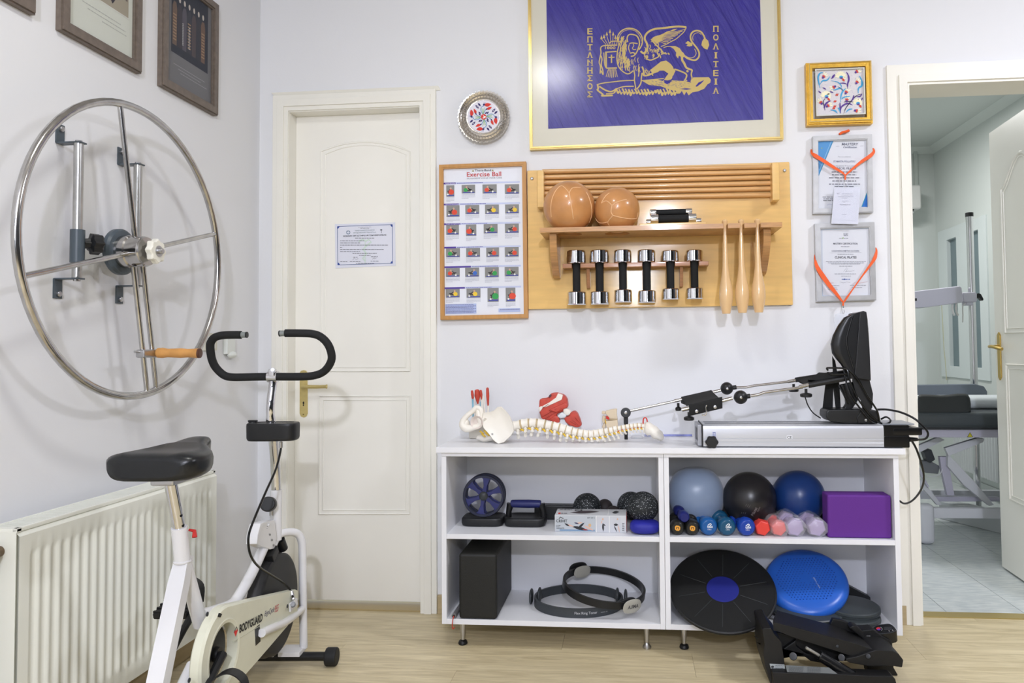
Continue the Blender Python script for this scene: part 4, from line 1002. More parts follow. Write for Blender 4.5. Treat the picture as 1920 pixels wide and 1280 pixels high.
# gold framed tile
ZT = zz(1500,100,8.533)
t, q = frame_px('picture', 'square gold framed tile picture of red and blue flowers, above the certificates', 'picture', [ZT(97,148),ZT(1148,103),ZT(1174,1112),ZT(118,1148)], 3.0, .033, .0215, GOLDF, ((0,.006,-.006),(.005,.024,0)))
def ringpx(name, o_, i_, Y_, dep, mt, par): return obj(name, M().ring([W(*ZT(*p),Y_) for p in o_], [W(*ZT(*p),Y_) for p in i_], (0,-dep,0)), mt, par)
ringpx('outer_trim', [(140,165),(1130,120),(1150,1065),(160,1105)], [(152,178),(1118,134),(1137,1052),(172,1090)], 3.0, .004, GOLDT, t)
ringpx('inner_trim', [(238,256),(1030,228),(1048,975),(258,1008)], [(262,276),(1008,246),(1024,955),(280,985)], 3.0, .004, mat('silver_trim', (220,220,214), .3, .6), t)
obj('tile', M().prism([W(*ZT(x,y),3.004) for x, y in ((255,268),(1015,240),(1032,962),(272,992))], (0,.004,0)), mat('relief_tile', (214,210,214), .3, bump=.5, bscale=400), t, smooth=False)
ik = Ink(lambda x, y: W(*ZT(x,y),3.0036), NY)
PU, TQ, CR_, RE, BK_ = (84,50,140), (60,160,210), (246,240,206), (208,66,44), (40,30,60)
for (x, y, r) in ((650,370,95),(415,680,90),(920,790,80),(540,520,0),(780,610,0)):
    if r:
        for k in range(11): a = PI+k*PI/8; ik.leaf(CR_, x, y, x+math.cos(a)*r, y+math.sin(a)*r*.95, 44, 2)
        ik.ell(TQ, x+8, y+10, 30, 24, 0, 4); ik.ell(PU, x+12, y+26, 22, 14, 0, 5); ik.leaf(RE, x+20,y+30,x+65,y+80, 34, 4)
for (x, y, a) in ((365,390,-.9),(560,530,2.6),(730,640,-1.1),(900,480,-1.0),(745,765,-1.4),(880,915,.2),(345,805,-2.2),(430,850,-.6),(890,305,-.6)):
    for k in (-1,0,1):
        ik.leaf(RE, x, y, x+math.cos(a+k*.55)*50, y+math.sin(a+k*.55)*50, 24, 4)
        ik.leaf(CR_, x+math.cos(a+k*.4)*40, y+math.sin(a+k*.4)*40, x+math.cos(a+k*.4)*105, y+math.sin(a+k*.4)*105, 22, 3)
    ik.ell(PU, x, y, 18, 18, 0, 5)
for x, y in ((590,665),(560,770),(555,850),(540,880)):
    for k in range(3): ik.leaf(RE, x-22+k*14, y+20, x-6+k*14, y-22, 14, 4)
for pts, w, c in ((((320,560),(300,470),(290,380),(320,320),(370,310)),26,TQ),(((320,500),(360,440),(430,430),(480,370)),24,TQ),(((765,570),(760,500),(780,420),(770,350),(740,300)),28,PU),(((760,500),(700,478),(630,480)),18,PU),(((650,780),(655,680),(690,600),(740,560)),24,TQ),(((650,740),(710,700),(800,690)),20,TQ),(((930,640),(935,560),(985,520),(990,450),(950,360)),30,TQ),(((650,960),(640,850),(640,790)),22,PU),(((650,960),(660,860),(760,800),(840,830)),26,PU),(((700,960),(730,880),(820,760),(900,680),(990,650)),16,BK_),(((820,770),(850,720),(860,670)),26,PU),(((900,690),(960,690),(990,645)),20,PU),(((400,910),(390,850),(430,790),(495,760)),30,PU),(((600,960),(560,920),(490,905)),22,TQ),(((640,950),(620,880),(600,880)),18,TQ),(((730,950),(780,900),(840,890)),20,TQ),(((860,780),(780,770),(700,780)),12,BK_),(((500,580),(560,585),(640,560),(690,590)),20,TQ),(((600,530),(650,560),(690,600)),10,BK_),(((500,440),(600,460),(660,520),(650,560)),16,TQ),(((390,860),(370,780),(400,720)),14,BK_)):
    ik.line(c, list(pts), [w*.35,w*.8,w,w,w*.7,w*.4], 3, 4)
for x0_, y0_, x1_, y1_, w in ((500,415,560,330,34),(360,545,420,580,20),(290,600,340,640,22),(470,605,535,635,20),(980,755,1002,705,20),(410,250,440,260,12)): ik.leaf(PU, x0_,y0_,x1_,y1_, w, 4)
for i in range(160):
    x, y = rr.uniform(285,1000), rr.uniform(290,940); a = rr.uniform(0,PI); ik.line((176,170,184), [(x,y),(x+math.cos(a)*16,y+math.sin(a)*16)], 3, 1)
ik.build('painted_flowers', t)
# certificates
def cert(label, quad, paper, Zf, ink_fn):
    t, q = frame_px('certificate', label, 'certificate', quad, 3.013, .02, .021, SILV, ((0,.0215,0),(.003,.018,.003)))
    obj('sheet', M().prism([p+V((0,.008,0)) for p in q], (0,.004,0)), PAPER, t, smooth=False)
    ik = Ink(lambda x, y: W(*Zf(x,y),3.0208), NY); ink_fn(ik); ik.build('printed_text', t)
    obj('glazing', M().prism([p+V((0,.005,0)) for p in q], (0,.0012,0)), mat('cert_glass', (0,0,0), .05, alpha=.04), t, smooth=False)
    return t
ZA = zz(1500,240,7.111); ZB = zz(1500,400,6.4); g1, g2 = (110,112,124), (150,152,165)
def inkA(ik):
    ik.poly((92,160,222), [(240,172),(440,172),(248,640)], 1); ik.line((150,200,240), [(415,178),(262,560)], 8, 2); ik.line((60,150,190), [(440,175),(248,635)], 7, 3); ik.ell((190,200,80), 290,268,9,6,0,2)
    ik.poly((44,120,214), [(892,860),(905,1050),(820,1050)], 1); ik.line((60,160,180), [(892,865),(822,1050)], 9, 2)
    ik.text((84,88,110), 'MASTERY', 556, 232, 34, 222, 2, .01, shear=.2); ik.text((96,104,130), 'Certification', 576, 268, 26, 180, 2, .01, shear=.25)
    ik.line(g2, [(478,244),(526,243)], 3); ik.line(g2, [(800,238),(846,237)], 3)
    ik.text(g2, 'This is to certify that', 505, 394, 18, 170, 2); ik.text((140,144,170), 'STAMATIA POLLATOU', 445, 458, 26, 290, 2, .015)
    ik.text(g2, 'has attended the 90 hours course', 440, 512, 18, 300, 2); ik.text((110,112,130), 'CLINICAL PILATES', 440, 552, 30, 310, 2, .01, shear=.2)
    for i, (a, b, y) in enumerate(((420,760,580),(425,750,618),(385,800,658),(430,748,700),(385,800,742),(460,715,775))): ik.greek(g1, a, b, y, 20, 2, i)
    for i, (a, b, y) in enumerate(((300,440,915),(310,440,940),(308,440,962))): ik.greek(g1, a, b, y, 16, 2, i)
    ik.line((150,160,200), [(360,1030),(390,1010),(420,1022),(440,1005)], 3, 2)
def inkB(ik):
    for pts in (((262,198),(838,180)),((838,180),(852,985)),((852,985),(272,990)),((272,990),(262,198))): ik.line((190,206,226), list(pts), 5, 1)
    ik.text((96,98,110), 'MASTERY CERTIFICATION', 398, 374, 22, 292, 2, .012); ik.text((130,134,150), 'CASSANDRA-DIMITRA KALOGIRA', 380, 459, 18, 332, 2, .012)
    ik.text((110,112,122), 'CLINICAL PILATES', 417, 541, 28, 260, 2, .02)
    for i, (a, b, y) in enumerate(((490,596,398),(450,640,488),(310,790,574),(335,765,590),(375,725,604),(470,628,630),(415,670,722),(495,608,748),(320,470,862),(600,790,858),(340,440,890),(620,750,886),(340,450,908),(520,580,240),(522,578,252),(522,576,264),(470,580,294))): ik.greek(g2, a, b, y, 11, 2, i)
    ik.ell((150,200,60), 516,295,7,6,0,3); ik.ell((60,90,170), 532,789,9,8,0,3); ik.greek((120,140,200), 500,600,785,16,2,3)
    ik.line(g2, [(480,820),(520,834),(560,820),(600,830)], 3, 2); ik.line(g2, [(355,474),(735,470)], 1.5, 1)
    ik.line(g2, [(540,700),(580,690),(600,695),(650,685)], 3, 2); ik.line(g2, [(520,700),(560,650),(570,660),(550,700)], 2, 2)
    ik.line((200,150,150), [(620,855),(660,825),(680,840),(740,830),(810,818)], 3, 2); ik.line((200,150,150), [(320,860),(360,835),(405,830)], 3, 2)
cert('upper silver framed certificate with blue corners, a badge on an orange ribbon over it', [ZA(170,108),ZA(960,80),ZA(978,1125),ZA(176,1143)], None, ZA, inkA)
cert('lower silver framed plain white certificate crossed by an orange ribbon above the foot machine', [ZB(178,122),ZB(893,103),ZB(916,1042),ZB(200,1060)], None, ZB, inkB)
# lanyards
def lany(label, Zf, left, right, tipp, knot, badge, clip):
    YL2 = 3.002
    c = W(*Zf(*tipp),YL2); t = thing('lanyard', (c.x,YL2,c.z), label, 'lanyard')
    for k, (pts, ws) in enumerate((left,right)):
        P3 = [W(*Zf(*p),YL2+ (.028 if i == 0 else (.012 if i == 1 else 0))) for i, p in enumerate(pts)]
        P3 = smoothpath(P3, 4); n_ = len(P3); wv = []
        for i in range(n_): u_ = i/(n_-1)*(len(ws)-1); j = min(int(u_),len(ws)-2); wv.append((ws[j]+(ws[j+1]-ws[j])*(u_-j))*SC(YL2)/ (Zf(1,0)[0]-Zf(0,0)[0])**-1*1.0)
        sides = []
        for i in range(n_):
            tt = P3[min(i+1,n_-1)]-P3[max(i-1,0)]; s2 = V((-tt.z,0,tt.x)); sides.append(s2.normalized() if s2.length > 1e-6 else V((0,0,1)))
        obj('ribbon', M().ribbon(P3, sides, wv, .0012), ORNG, t)
    a, b = W(*Zf(*tipp),YL2-.002), W(*Zf(*clip[0]),YL2-.002)
    obj('ribbon_end', M().ribbon([a+V((0,0,.004)),b], V((1,0,0)), .006, .003), ORNG, t)
    c0, c1 = W(*Zf(*clip[0]),YL2-.003), W(*Zf(*clip[1]),YL2-.003); mid = (c0+c1)/2; L_ = (c0-c1).length
    obj('clip', M().tube([mid+V((math.cos(i*PI/8)*.0035,0,math.sin(i*PI/8)*L_*.42)) for i in range(16)], .0011, 6, closed=True).cyl(c0, c0-V((0,0,.008)), .0028, seg=10), STEEL, t)
    if knot:
        kp_ = [W(*Zf(*p),YL2+.02) for p in knot]; obj('knot', M().tube(smoothpath(kp_,4), .0052, 8), ORNG, t)
    return t
lany('orange lanyard around the upper silver certificate holding the name badge', ZA,
     ([(150,285),(158,330),(200,365),(320,440),(460,530),(560,590),(603,632)],[16,30,50,46,36,26,14]), ([(975,270),(985,315),(930,375),(830,440),(740,510),(660,580),(608,628)],[16,34,48,40,30,24,14]), (603,630), [(525,85),(560,60),(600,50),(640,38),(655,30)], None, [(603,690),(607,800)])
lany('orange lanyard around the lower silver certificate, its tip ending behind the black foot shell', ZB,
     ([(176,495),(184,560),(205,640),(280,760),(360,870),(450,980),(515,1065)],[10,22,44,56,50,34,16]), ([(908,410),(918,450),(900,530),(850,610),(740,760),(640,900),(570,1000),(528,1065)],[8,22,40,30,16,14,22,14]), (520,1065), None, None, [(517,1108),(520,1212)])
YG = 2.994
bd = thing('name_badge', W(1587,420,YG), 'white name badge in a clear sleeve hanging between the two silver certificates', 'badge')
q = [ZA(460,792),ZA(802,790),ZA(770,1280),ZA(420,1272)]
obj('card', M().prism([W(x,y,YG) for x, y in q], (0,.0012,0)), mat('badge_card', (226,226,240), .4), bd, smooth=False)
obj('sleeve', M().prism([W(x,y,YG-.0012) for x, y in [ZA(455,783),ZA(808,785),ZA(776,1284),ZA(414,1276)]], (0,.0006,0)), CLEAR, bd, smooth=False)
ik = Ink(lambda x, y: W(*ZA(x,y),YG), NY)
ik.text((80,80,90), '32°', 490, 882, 18, 40, 2, .01)
for i, (a, b, y) in enumerate(((560,708,872),(560,708,890),(505,715,912),(560,630,930),(556,660,970),(575,600,985),(555,618,1150))): ik.greek(g2, a, b, y, 12, 1, i)
ik.greek((110,110,120), 530, 672, 1018, 16, 2, 8)
ik.line((190,190,200), [(770,850),(742,1240)], 2, 1); ik.line((190,190,200), [(742,1240),(440,1216)], 2, 1)
ik.build('printed_text', bd)
b2 = thing('name_badge', W(1582,596,3.02), 'clear badge sleeve hanging behind the black foot shell below the lower certificate', 'badge')
obj('sleeve', M().prism([W(x,y,3.02) for x, y in ((1564,589),(1600,585),(1602,640),(1566,642))], (0,.001,0)), CLEAR, b2, smooth=False)
# ================================================================ WOODEN WALL RACK
YBD = 3.017
qb = [W(x,y,YBD) for x, y in (Z5(30,108),Z5(1848,48),Z5(1873,1040),Z5(38,1070))]
rk = thing('wall_rack', V((.1,YB,1.26)), 'varnished birch wall rack with a shelf holding balls, dumbbells, rods and clubs', 'rack')
obj('backboard', M().prism(qb, (0,.017,0), .004), BIRCH, rk)
for x, y in ((65,166),(1812,110)): obj('bolt', M().lathe(W(*Z5(x,y),YBD), NY, ((0,.0065),(.004,.0065),(.006,.004)),12), STEEL, rk)
# shelf with two ball holes and three club notches
YS0, ZS = 2.832, W(1012,427,2.832).z
zsb = ZS-.0185
xl, xr = W(1012,427,YS0).x, W(1466.7,417,YS0).x
xlb, xrb = xl+.0, xr-.0
clubx = [W(*Z5(x,500),YS0+.005).x for x in (1405,1518,1632)]
bc = [W(*Z5(322,350),YBD-.121), W(*Z5(652,372),YBD-.112)]; br_ = [.1035,.0905]
outline = [(xr,YBD),(xl,YBD),(xl,YS0)]
for cx_ in clubx: outline += [(cx_-.0085,YS0),(cx_-.0085,YS0+.036),(cx_-.006,YS0+.042),(cx_+.006,YS0+.042),(cx_+.0085,YS0+.036),(cx_+.0085,YS0)]
outline += [(xr,YS0)]
hole_r = .05
m = M(); b = bmesh.new()
def loopverts(pts, z): return [b.verts.new((x,y,z)) for x, y in pts]
holes = [[(c.x+hole_r*math.cos(-2*PI*i/28), c.y+hole_r*math.sin(-2*PI*i/28)) for i in range(28)] for c in bc]
for z in (ZS, zsb):
    loops = [loopverts(outline, z)]+[loopverts(h, z) for h in holes]; ed = []
    for lp in loops: ed += [b.edges.new((lp[i], lp[(i+1)%len(lp)])) for i in range(len(lp))]
    bmesh.ops.triangle_fill(b, use_beauty=True, edges=ed)
    if z == ZS: top = loops
    else:
        for l1, l2 in zip(top, loops):
            for i in range(len(l1)): b.faces.new((l1[i], l1[(i+1)%len(l1)], l2[(i+1)%len(l2)], l2[i]))
m.merge(b)
obj('shelf', m, PLY, rk)
for (xa, ya), (xb, yb), w_ in (((1040,0),(1050,0),.0),):
    pass
def sbr(px0, px1):
    x0_, x1_ = W(px0,445,2.86).x, W(px1,445,2.86).x; zt_ = zsb
    zb1 = W(1041,522,3.0).z
    pr_ = [(YBD,zt_),(2.862,zt_),(2.868,zt_-.05),(2.90,zt_-.10),(2.955,zt_-.15),(2.985,zb1),(YBD,zb1)]
    obj('shelf_bracket', M().prism([V((x0_,y,z)) for y, z in pr_], (x1_-x0_,0,0), .002), PLY, rk)
sbr(1030,1043.5); sbr(1432,1446)
# rod holders
for k, (pa, pb, ya, yb) in enumerate(((Z5(100,106),Z5(146,104),106,375),(Z5(1728,52),Z5(1778,50),50,325))):
    Yh = 2.955; x0_, x1_ = W(pa[0],340,Yh).x, W(pb[0],340,Yh).x; zt_ = W(*pa,Yh).z; zb_ = W(pa[0], Z5(0,yb)[1]-3, Yh).z
    obj('rod_holder', M().prism([V((x0_,YBD,zt_)),V((x0_,Yh,zt_)),V((x0_,Yh,zb_)),V((x0_,YBD-.02,zb_-.0)),V((x0_,YBD,zb_))], (x1_-x0_,0,0), .003), BIRCH, rk)
rx0, rx1 = W(Z5(140,110)[0],330,2.975).x-.008, W(Z5(1730,60)[0],320,2.975).x+.01
rr_l = [117,156,194,233,268,305]; rr_r = [82,118,156,196,234,278]
for i, (a, b_) in enumerate(zip(rr_l, rr_r)):
    p0_, p1_ = W(*Z5(150,a),3.0065), W(*Z5(1724,b_),3.0065)
    p0_.x, p1_.x = rx0+.002, rx1-.002
    o = obj('wooden_rod', M().cyl(p0_, p1_, .0098, seg=14), BIRCHX, None, base=V(((rx0+rx1)/2,3.0065,p0_.z-.0098)))
    tag(o, 'long wooden exercise rod resting in the rack, %s' % ('topmost of the six','second from the top','third from the top','fourth from the top, the darkest','fifth from the top','lowest of the six')[i], 'rod', 'wooden rods in the rack')
# tray and dumbbell rail
tz = W(*Z5(815,490),2.86).z
x0_, x1_ = W(*Z5(808,480),2.86).x, W(*Z5(1270,470),2.86).x
obj('tray', M().bx(x0_,x1_,2.85,2.945,ZS,ZS+.011,.002), BIRCH, rk)
x0_, x1_ = W(*Z5(278,760),2.955).x, W(*Z5(1285,745),2.955).x; zr0 = W(*Z5(280,788),2.955).z; zr1 = zr0+.018
DBX = [(372,645,738,930,1022,66,54),(532,643,735,927,1020,65,56),(693,648,738,930,1012,60,54),(858,645,732,928,1012,60,56),(1022,652,725,922,992,58,54),(1188,650,722,918,990,58,54)]
m = M(); m.bx(x0_,x1_,2.985,YBD,zr0,zr1,.002)
YD = 2.957
gx = [W(*Z5(d[0],760),YD).x for d in DBX]; e = x0_
for g_ in gx+[None]:
    b_ = x1_ if g_ is None else g_-.017
    m.bx(e,b_,2.94,2.99,zr0,zr1,.002); e = (g_ or 0)+.017
obj('dumbbell_rail', m, PLY2, rk)
for xa, xb in ((443,466),(1085,1108)):
    x0b, x1b = W(*Z5(xa,760),2.99).x, W(*Z5(xb,760),2.99).x; zb_ = W(*Z5(450,925),3.0).z
    obj('rail_support', M().prism([V((x0b,YBD,zr0)),V((x0b,2.965,zr0)),V((x0b,2.99,zb_)),V((x0b,YBD,zb_))], (x1b-x0b,0,0), .0015), PLY2, rk)
# balls
def sphpt(px, py, c, r, k=1.0):
    d = ray(px,py).normalized(); oc = E0-c; bq = oc.dot(d); dd_ = bq*bq-(oc.dot(oc)-r*r)
    return E0+d*(-bq-math.sqrt(max(dd_,0)))
for i, (c, r) in enumerate(zip(bc, br_)):
    c.z = ZS+math.sqrt(r*r-hole_r*hole_r)
    t = thing('medicine_ball', c-V((0,0,r)), ('larger tan leather medicine ball, left one on the rack shelf','smaller tan leather medicine ball with five-sided panels, right one on the rack shelf')[i], 'ball', 'leather medicine balls')
    obj('leather_cover', M().sph(c, r, 48, 32), LEATH, t)
    arcs = ([[(322,265),(335,340),(345,400),(350,445)],[(235,240),(205,300),(195,360),(200,430)],[(235,240),(270,215),(322,265)],[(322,265),(345,230),(400,228)],[(440,260),(470,330),(478,400),(460,470)]],
            [[(618,350),(612,395),(625,420)],[(618,350),(580,320),(545,335)],[(618,350),(660,325),(720,310)],[(625,420),(700,438),(790,440)],[(625,420),(590,465),(600,490)],[(590,465),(530,470),(505,440)],[(545,335),(575,285),(600,265)],[(790,440),(798,400)]])[i]
    for a in arcs:
        pts = [sphpt(*Z5(*p), c, r) for p in a]; pts = smoothpath(pts,5); pts = [c+(p-c).normalized()*r*1.0005 for p in pts]
        obj('seam', M().tube(pts, .0017, 6), SEAM, t)
# hanging dumbbells
lab = ['leftmost, one of the two largest','second from the left, large','third from the left','fourth from the left','fifth from the left, small','rightmost, small, nearest the clubs']
def dumbbell(a, L_, hl_, hr2, gr2, ax=V((0,0,-1)), tname='dumbbell'):
    pass
for i, (x, yt_, y1_, y2_, yb_, hw, gw) in enumerate(DBX):
    c = W(*Z5(x,760),YD); s_ = SC(YD)/3.692; hr2 = hw*s_; gr2 = gw/2*s_*.98
    z0_, z1_ = W(*Z5(x,yt_),YD).z, W(*Z5(x,yb_),YD).z; h1 = (y1_-yt_)*s_; h1 = max(h1, .046); top = zr1+h1
    L_ = z0_-z1_
    c.z = 0; tp = V((c.x, YD, top))
    t = thing('dumbbell', (c.x,YD,top-L_), 'chrome dumbbell with black grip hanging in the rack, '+lab[i], 'dumbbell', 'chrome dumbbells in the rack')
    for h in (0, L_-h1): obj('weight', M().lathe(tp-V((0,0,h)), (0,0,-1), ((0,hr2-.006),(.001,hr2-.003),(.004,hr2),(h1-.004,hr2),(h1-.001,hr2-.003),(h1,hr2-.006)),40), CHR, t)
    obj('grip', M().cyl(tp-V((0,0,h1-.001)), tp-V((0,0,L_-h1-.001)), gr2, seg=24), BLKM, t)
# small dumbbells on the tray
TZ = ZS+.011
def hdumb(label, c, L_, hl_, hr2, gr2):
    t = thing('dumbbell', c-V((0,0,hr2)), label, 'dumbbell', 'small dumbbells on the rack tray')
    for s_ in (-1,1): obj('weight', M().cyl(c+V((s_*(L_/2-hl_),0,0)), c+V((s_*L_/2,0,0)), hr2, seg=28, bev=.003), CHR, t)
    obj('grip', M().cyl(c-V((L_/2-hl_,0,0)), c+V((L_/2-hl_,0,0)), gr2, seg=20), BLKM, t)
a, b_ = W(*Z5(885,432),2.862), W(*Z5(1203,432),2.862)
hdumb('small chrome dumbbell lying at the front edge of the rack tray', V(((a.x+b_.x)/2,2.868,TZ+.0185)), b_.x-a.x, .031, .0185, .0145)
a, b_ = W(*Z5(855,445),2.9), W(*Z5(1238,445),2.9)
hdumb('low chrome dumbbell lying behind the front one on the rack tray', V(((a.x+b_.x)/2,2.91,TZ+.013)), b_.x-a.x, .026, .013, .0095)
a, b_ = W(*Z5(880,395),2.9), W(*Z5(1172,395),2.9)
hdumb('chrome dumbbell resting on top of the two others on the rack tray', V(((a.x+b_.x)/2,2.892,TZ+.0475)), b_.x-a.x, .026, .0145, .0125)
# clubs
for i, cx_ in enumerate(clubx):
    zt_ = ZS+.020; zb_ = W(*Z5((1408,1523,1637)[i],(1100,1095,1092)[i]), YS0+.028).z; L_ = zt_-zb_
    pf = [(0,.003),(.002,.008),(.008,.0115),(.016,.0105),(.022,.0075),(.05,.0066),(.12,.0085),(.20,.0115),(.245,.0165),(.285,.0235),(.31,.0262),(.335,.0262),(.355,.024),(.38,.0195),(.398,.0165),(.402,.015)]
    k = L_/.402
    t = obj('wooden_club', M().lathe(V((cx_,YS0+.030,zt_)), (0,0,-1), [(h*k,r) for h, r in pf], 32), CLUB, None, base=V((cx_,YS0+.03,zb_)))
    tag(t, 'pale turned wooden club hanging by its knob from the shelf, '+('nearest the dumbbells','middle of three','nearest the right bracket')[i], 'club', 'wooden clubs on the rack')
# ================================================================ CABINETS AND WORKTOP
YC, YCB = 2.67, 3.018
ZT_ = .737; SH, SHB, BT, BB_ = .418, .4, .11, .091
def carcass(x0, x1, label, legs):
    t = thing('cabinet', V(((x0+x1)/2,YCB,0)), label, 'cabinet', None); e = .018
    obj('side_panel', M().bx(x0,x0+e,YC,YCB,BB_,.7015,.0008), LAM, t, smooth=False)
    obj('side_panel', M().bx(x1-e,x1,YC,YCB,BB_,.7015,.0008), LAM, t, smooth=False)
    obj('bottom_panel', M().bx(x0+e,x1-e,YC+.0005,YCB,BB_,BT,.0008), LAM, t, smooth=False)
    obj('top_panel', M().bx(x0,x1,YC,YCB,.7018,.7155,.0008), LAM, t, smooth=False)
    obj('shelf', M().bx(x0+e,x1-e,YC+.001,YCB-.012,SHB,SH,.0008), LAM, t, smooth=False)
    obj('back_panel', M().bx(x0+e,x1-e,YCB-.012,YCB-.004,BT,.7016), LAMI, t, smooth=False)
    for px, py, blk in legs:
        p = WZ(px,py,0)
        for yy in ((p.y, YCB-.06) ):
            lg = obj('leg', M().cyl((p.x,yy,BB_),(p.x,yy,.018),.0125,.0075,seg=20), STEEL, t)
            if blk: obj('foot', M().lathe((p.x,yy,.001),(0,0,1),((0,.016),(.004,.0175),(.012,.015),(.016,.006)),20), BLK, lg)
            else: obj('foot', M().lathe((p.x,yy,.001),(0,0,1),((0,.016),(.005,.016),(.012,.010),(.019,.0078)),20), STEEL, lg)
    return t
XA0, XA1, XC1 = -.7118, .1025, .9185
carcass(XA0, XA1, 'left white open cabinet holding the ab wheel and pilates rings', ((868,1207,1),(1213,1214,0)))
carcass(XA1+.0012, XC1, 'right white open cabinet holding gym balls and balance boards', ((1283,1215,1),(1650,1222,1)))
wt = obj('worktop', M().bx(-.7285,.9385,2.658,YB-.002,.7162,ZT_,.0015), LAM, None, base=(.1,2.85,.7162)); tag(wt, 'long white worktop laid over the two open cabinets', 'worktop')
# ================================================================ ON THE WORKTOP
ZS1 = zz(840,710,4.571)
def pxpoly(pts, Yf, th, name, mt, par, bev=.003, fn=ZS1, **k): return obj(name, M().prism([W(*fn(*p),Yf) for p in pts], (0,th,0), bev), mt, par, **k)
# --- spine with pelvis
sp = thing('spine_model', W(*ZS1(1000,480),2.79)*1, 'ivory plastic spine and pelvis model lying along the worktop', 'anatomy model'); sp.location.z = ZT_; OFF[sp] = sp.location.copy()
YN = 2.752
def hemi(Y0, mt, front):
    m = M(); b = bmesh.new()
    wing = [(300,420),(285,350),(300,290),(350,285),(390,272),(425,240),(455,238),(490,270),(530,320),(560,400),(565,450),(540,490),(480,545),(430,560),(390,530),(345,470)]
    rg = []
    cx_, cy_ = 440, 400
    for off, k in ((.020,.90),(.012,.985),(.004,1.0),(0,.965),(.006,.80),(.010,.4)):
        rg.append([W(*ZS1(cx_+(x-cx_)*k, cy_+(y-cy_)*k),Y0)+V((0,off,0)) for x, y in wing])
    m.loft(rg)
    o = obj('pelvis_wing', m, mt, sp, ang=60)
    ring = smoothpath([W(*ZS1(x,y),Y0+.012) for x, y in ((285,265),(245,245),(215,275),(165,315),(130,360),(128,400),(165,425),(220,415),(265,400),(285,350),(285,265))],4)[:-1]
    n_ = len(ring); rad = [.0095+.006*math.exp(-((i/n_-.55)/.16)**2) for i in range(n_)]
    obj('sitting_bone', M().tube(ring, rad, 12, closed=True), mt, sp)
    obj('hip_body', M().sph(W(*ZS1(300,352),Y0+.022), (.026,.014,.021), 24, 16).sph(W(*ZS1(265,300),Y0+.02), (.016,.012,.026), 20, 14).sph(W(*ZS1(150,385),Y0+.018), (.016,.013,.02), 20, 14), mt, sp)
    if front:
        obj('hip_socket', M().lathe(W(*ZS1(262,366),Y0+.02), (-.15,-1,-.05), ((0,.01),(.0,.022),(.02,.0255),(.0235,.0245),(.0215,.0215),(.012,.014),(.009,.002)),28), BONEP, sp)
        obj('socket_pillar', M().tube([W(*ZS1(x,y),Y0+.015) for x, y in ((255,235),(262,290),(285,400),(320,330))], [.007,.013,.013,.014], 10), mt, sp)
        obj('screw', M().lathe(W(*ZS1(380,472),Y0+.004), NY, ((0,.0035),(.002,.0035),(.003,.002)),12), STEEL, sp)
hemi(YN, BONE, True); hemi(YN+.115, BONE, False)
obj('sacrum', M().loft([[W(*ZS1(x,y),YN+.06)+V((0,math.cos(a)*w_,0))+V((math.sin(a)*w_*.3,0,math.sin(a)*w_*.8)) for a in [2*PI*i/14 for i in range(14)]] for x, y, w_ in ((250,500,.01),(320,505,.022),(420,470,.034),(520,430,.036),(575,410,.028))]), BONE, sp)
for x, y in ((285,460),(300,485),(320,455),(335,475)): obj('nerve', M().tube(smoothpath([W(*ZS1(x-10,y-12),YN+.018),W(*ZS1(x+5,y),YN+.012),W(*ZS1(x+18,y+10),YN+.02)],3), .003, 8), YEL, sp)
cl_ = [(592,398),(660,382),(728,378),(798,385),(862,398),(925,410),(982,426),(1035,442),(1085,455),(1135,466),(1182,472),(1228,473),(1272,468),(1316,459),(1358,449),(1398,440),(1435,431),(1470,424),(1505,417),(1540,411),(1574,406),(1606,402),(1640,399),(1672,400)]
YSP = 2.795
N_V = len(cl_)
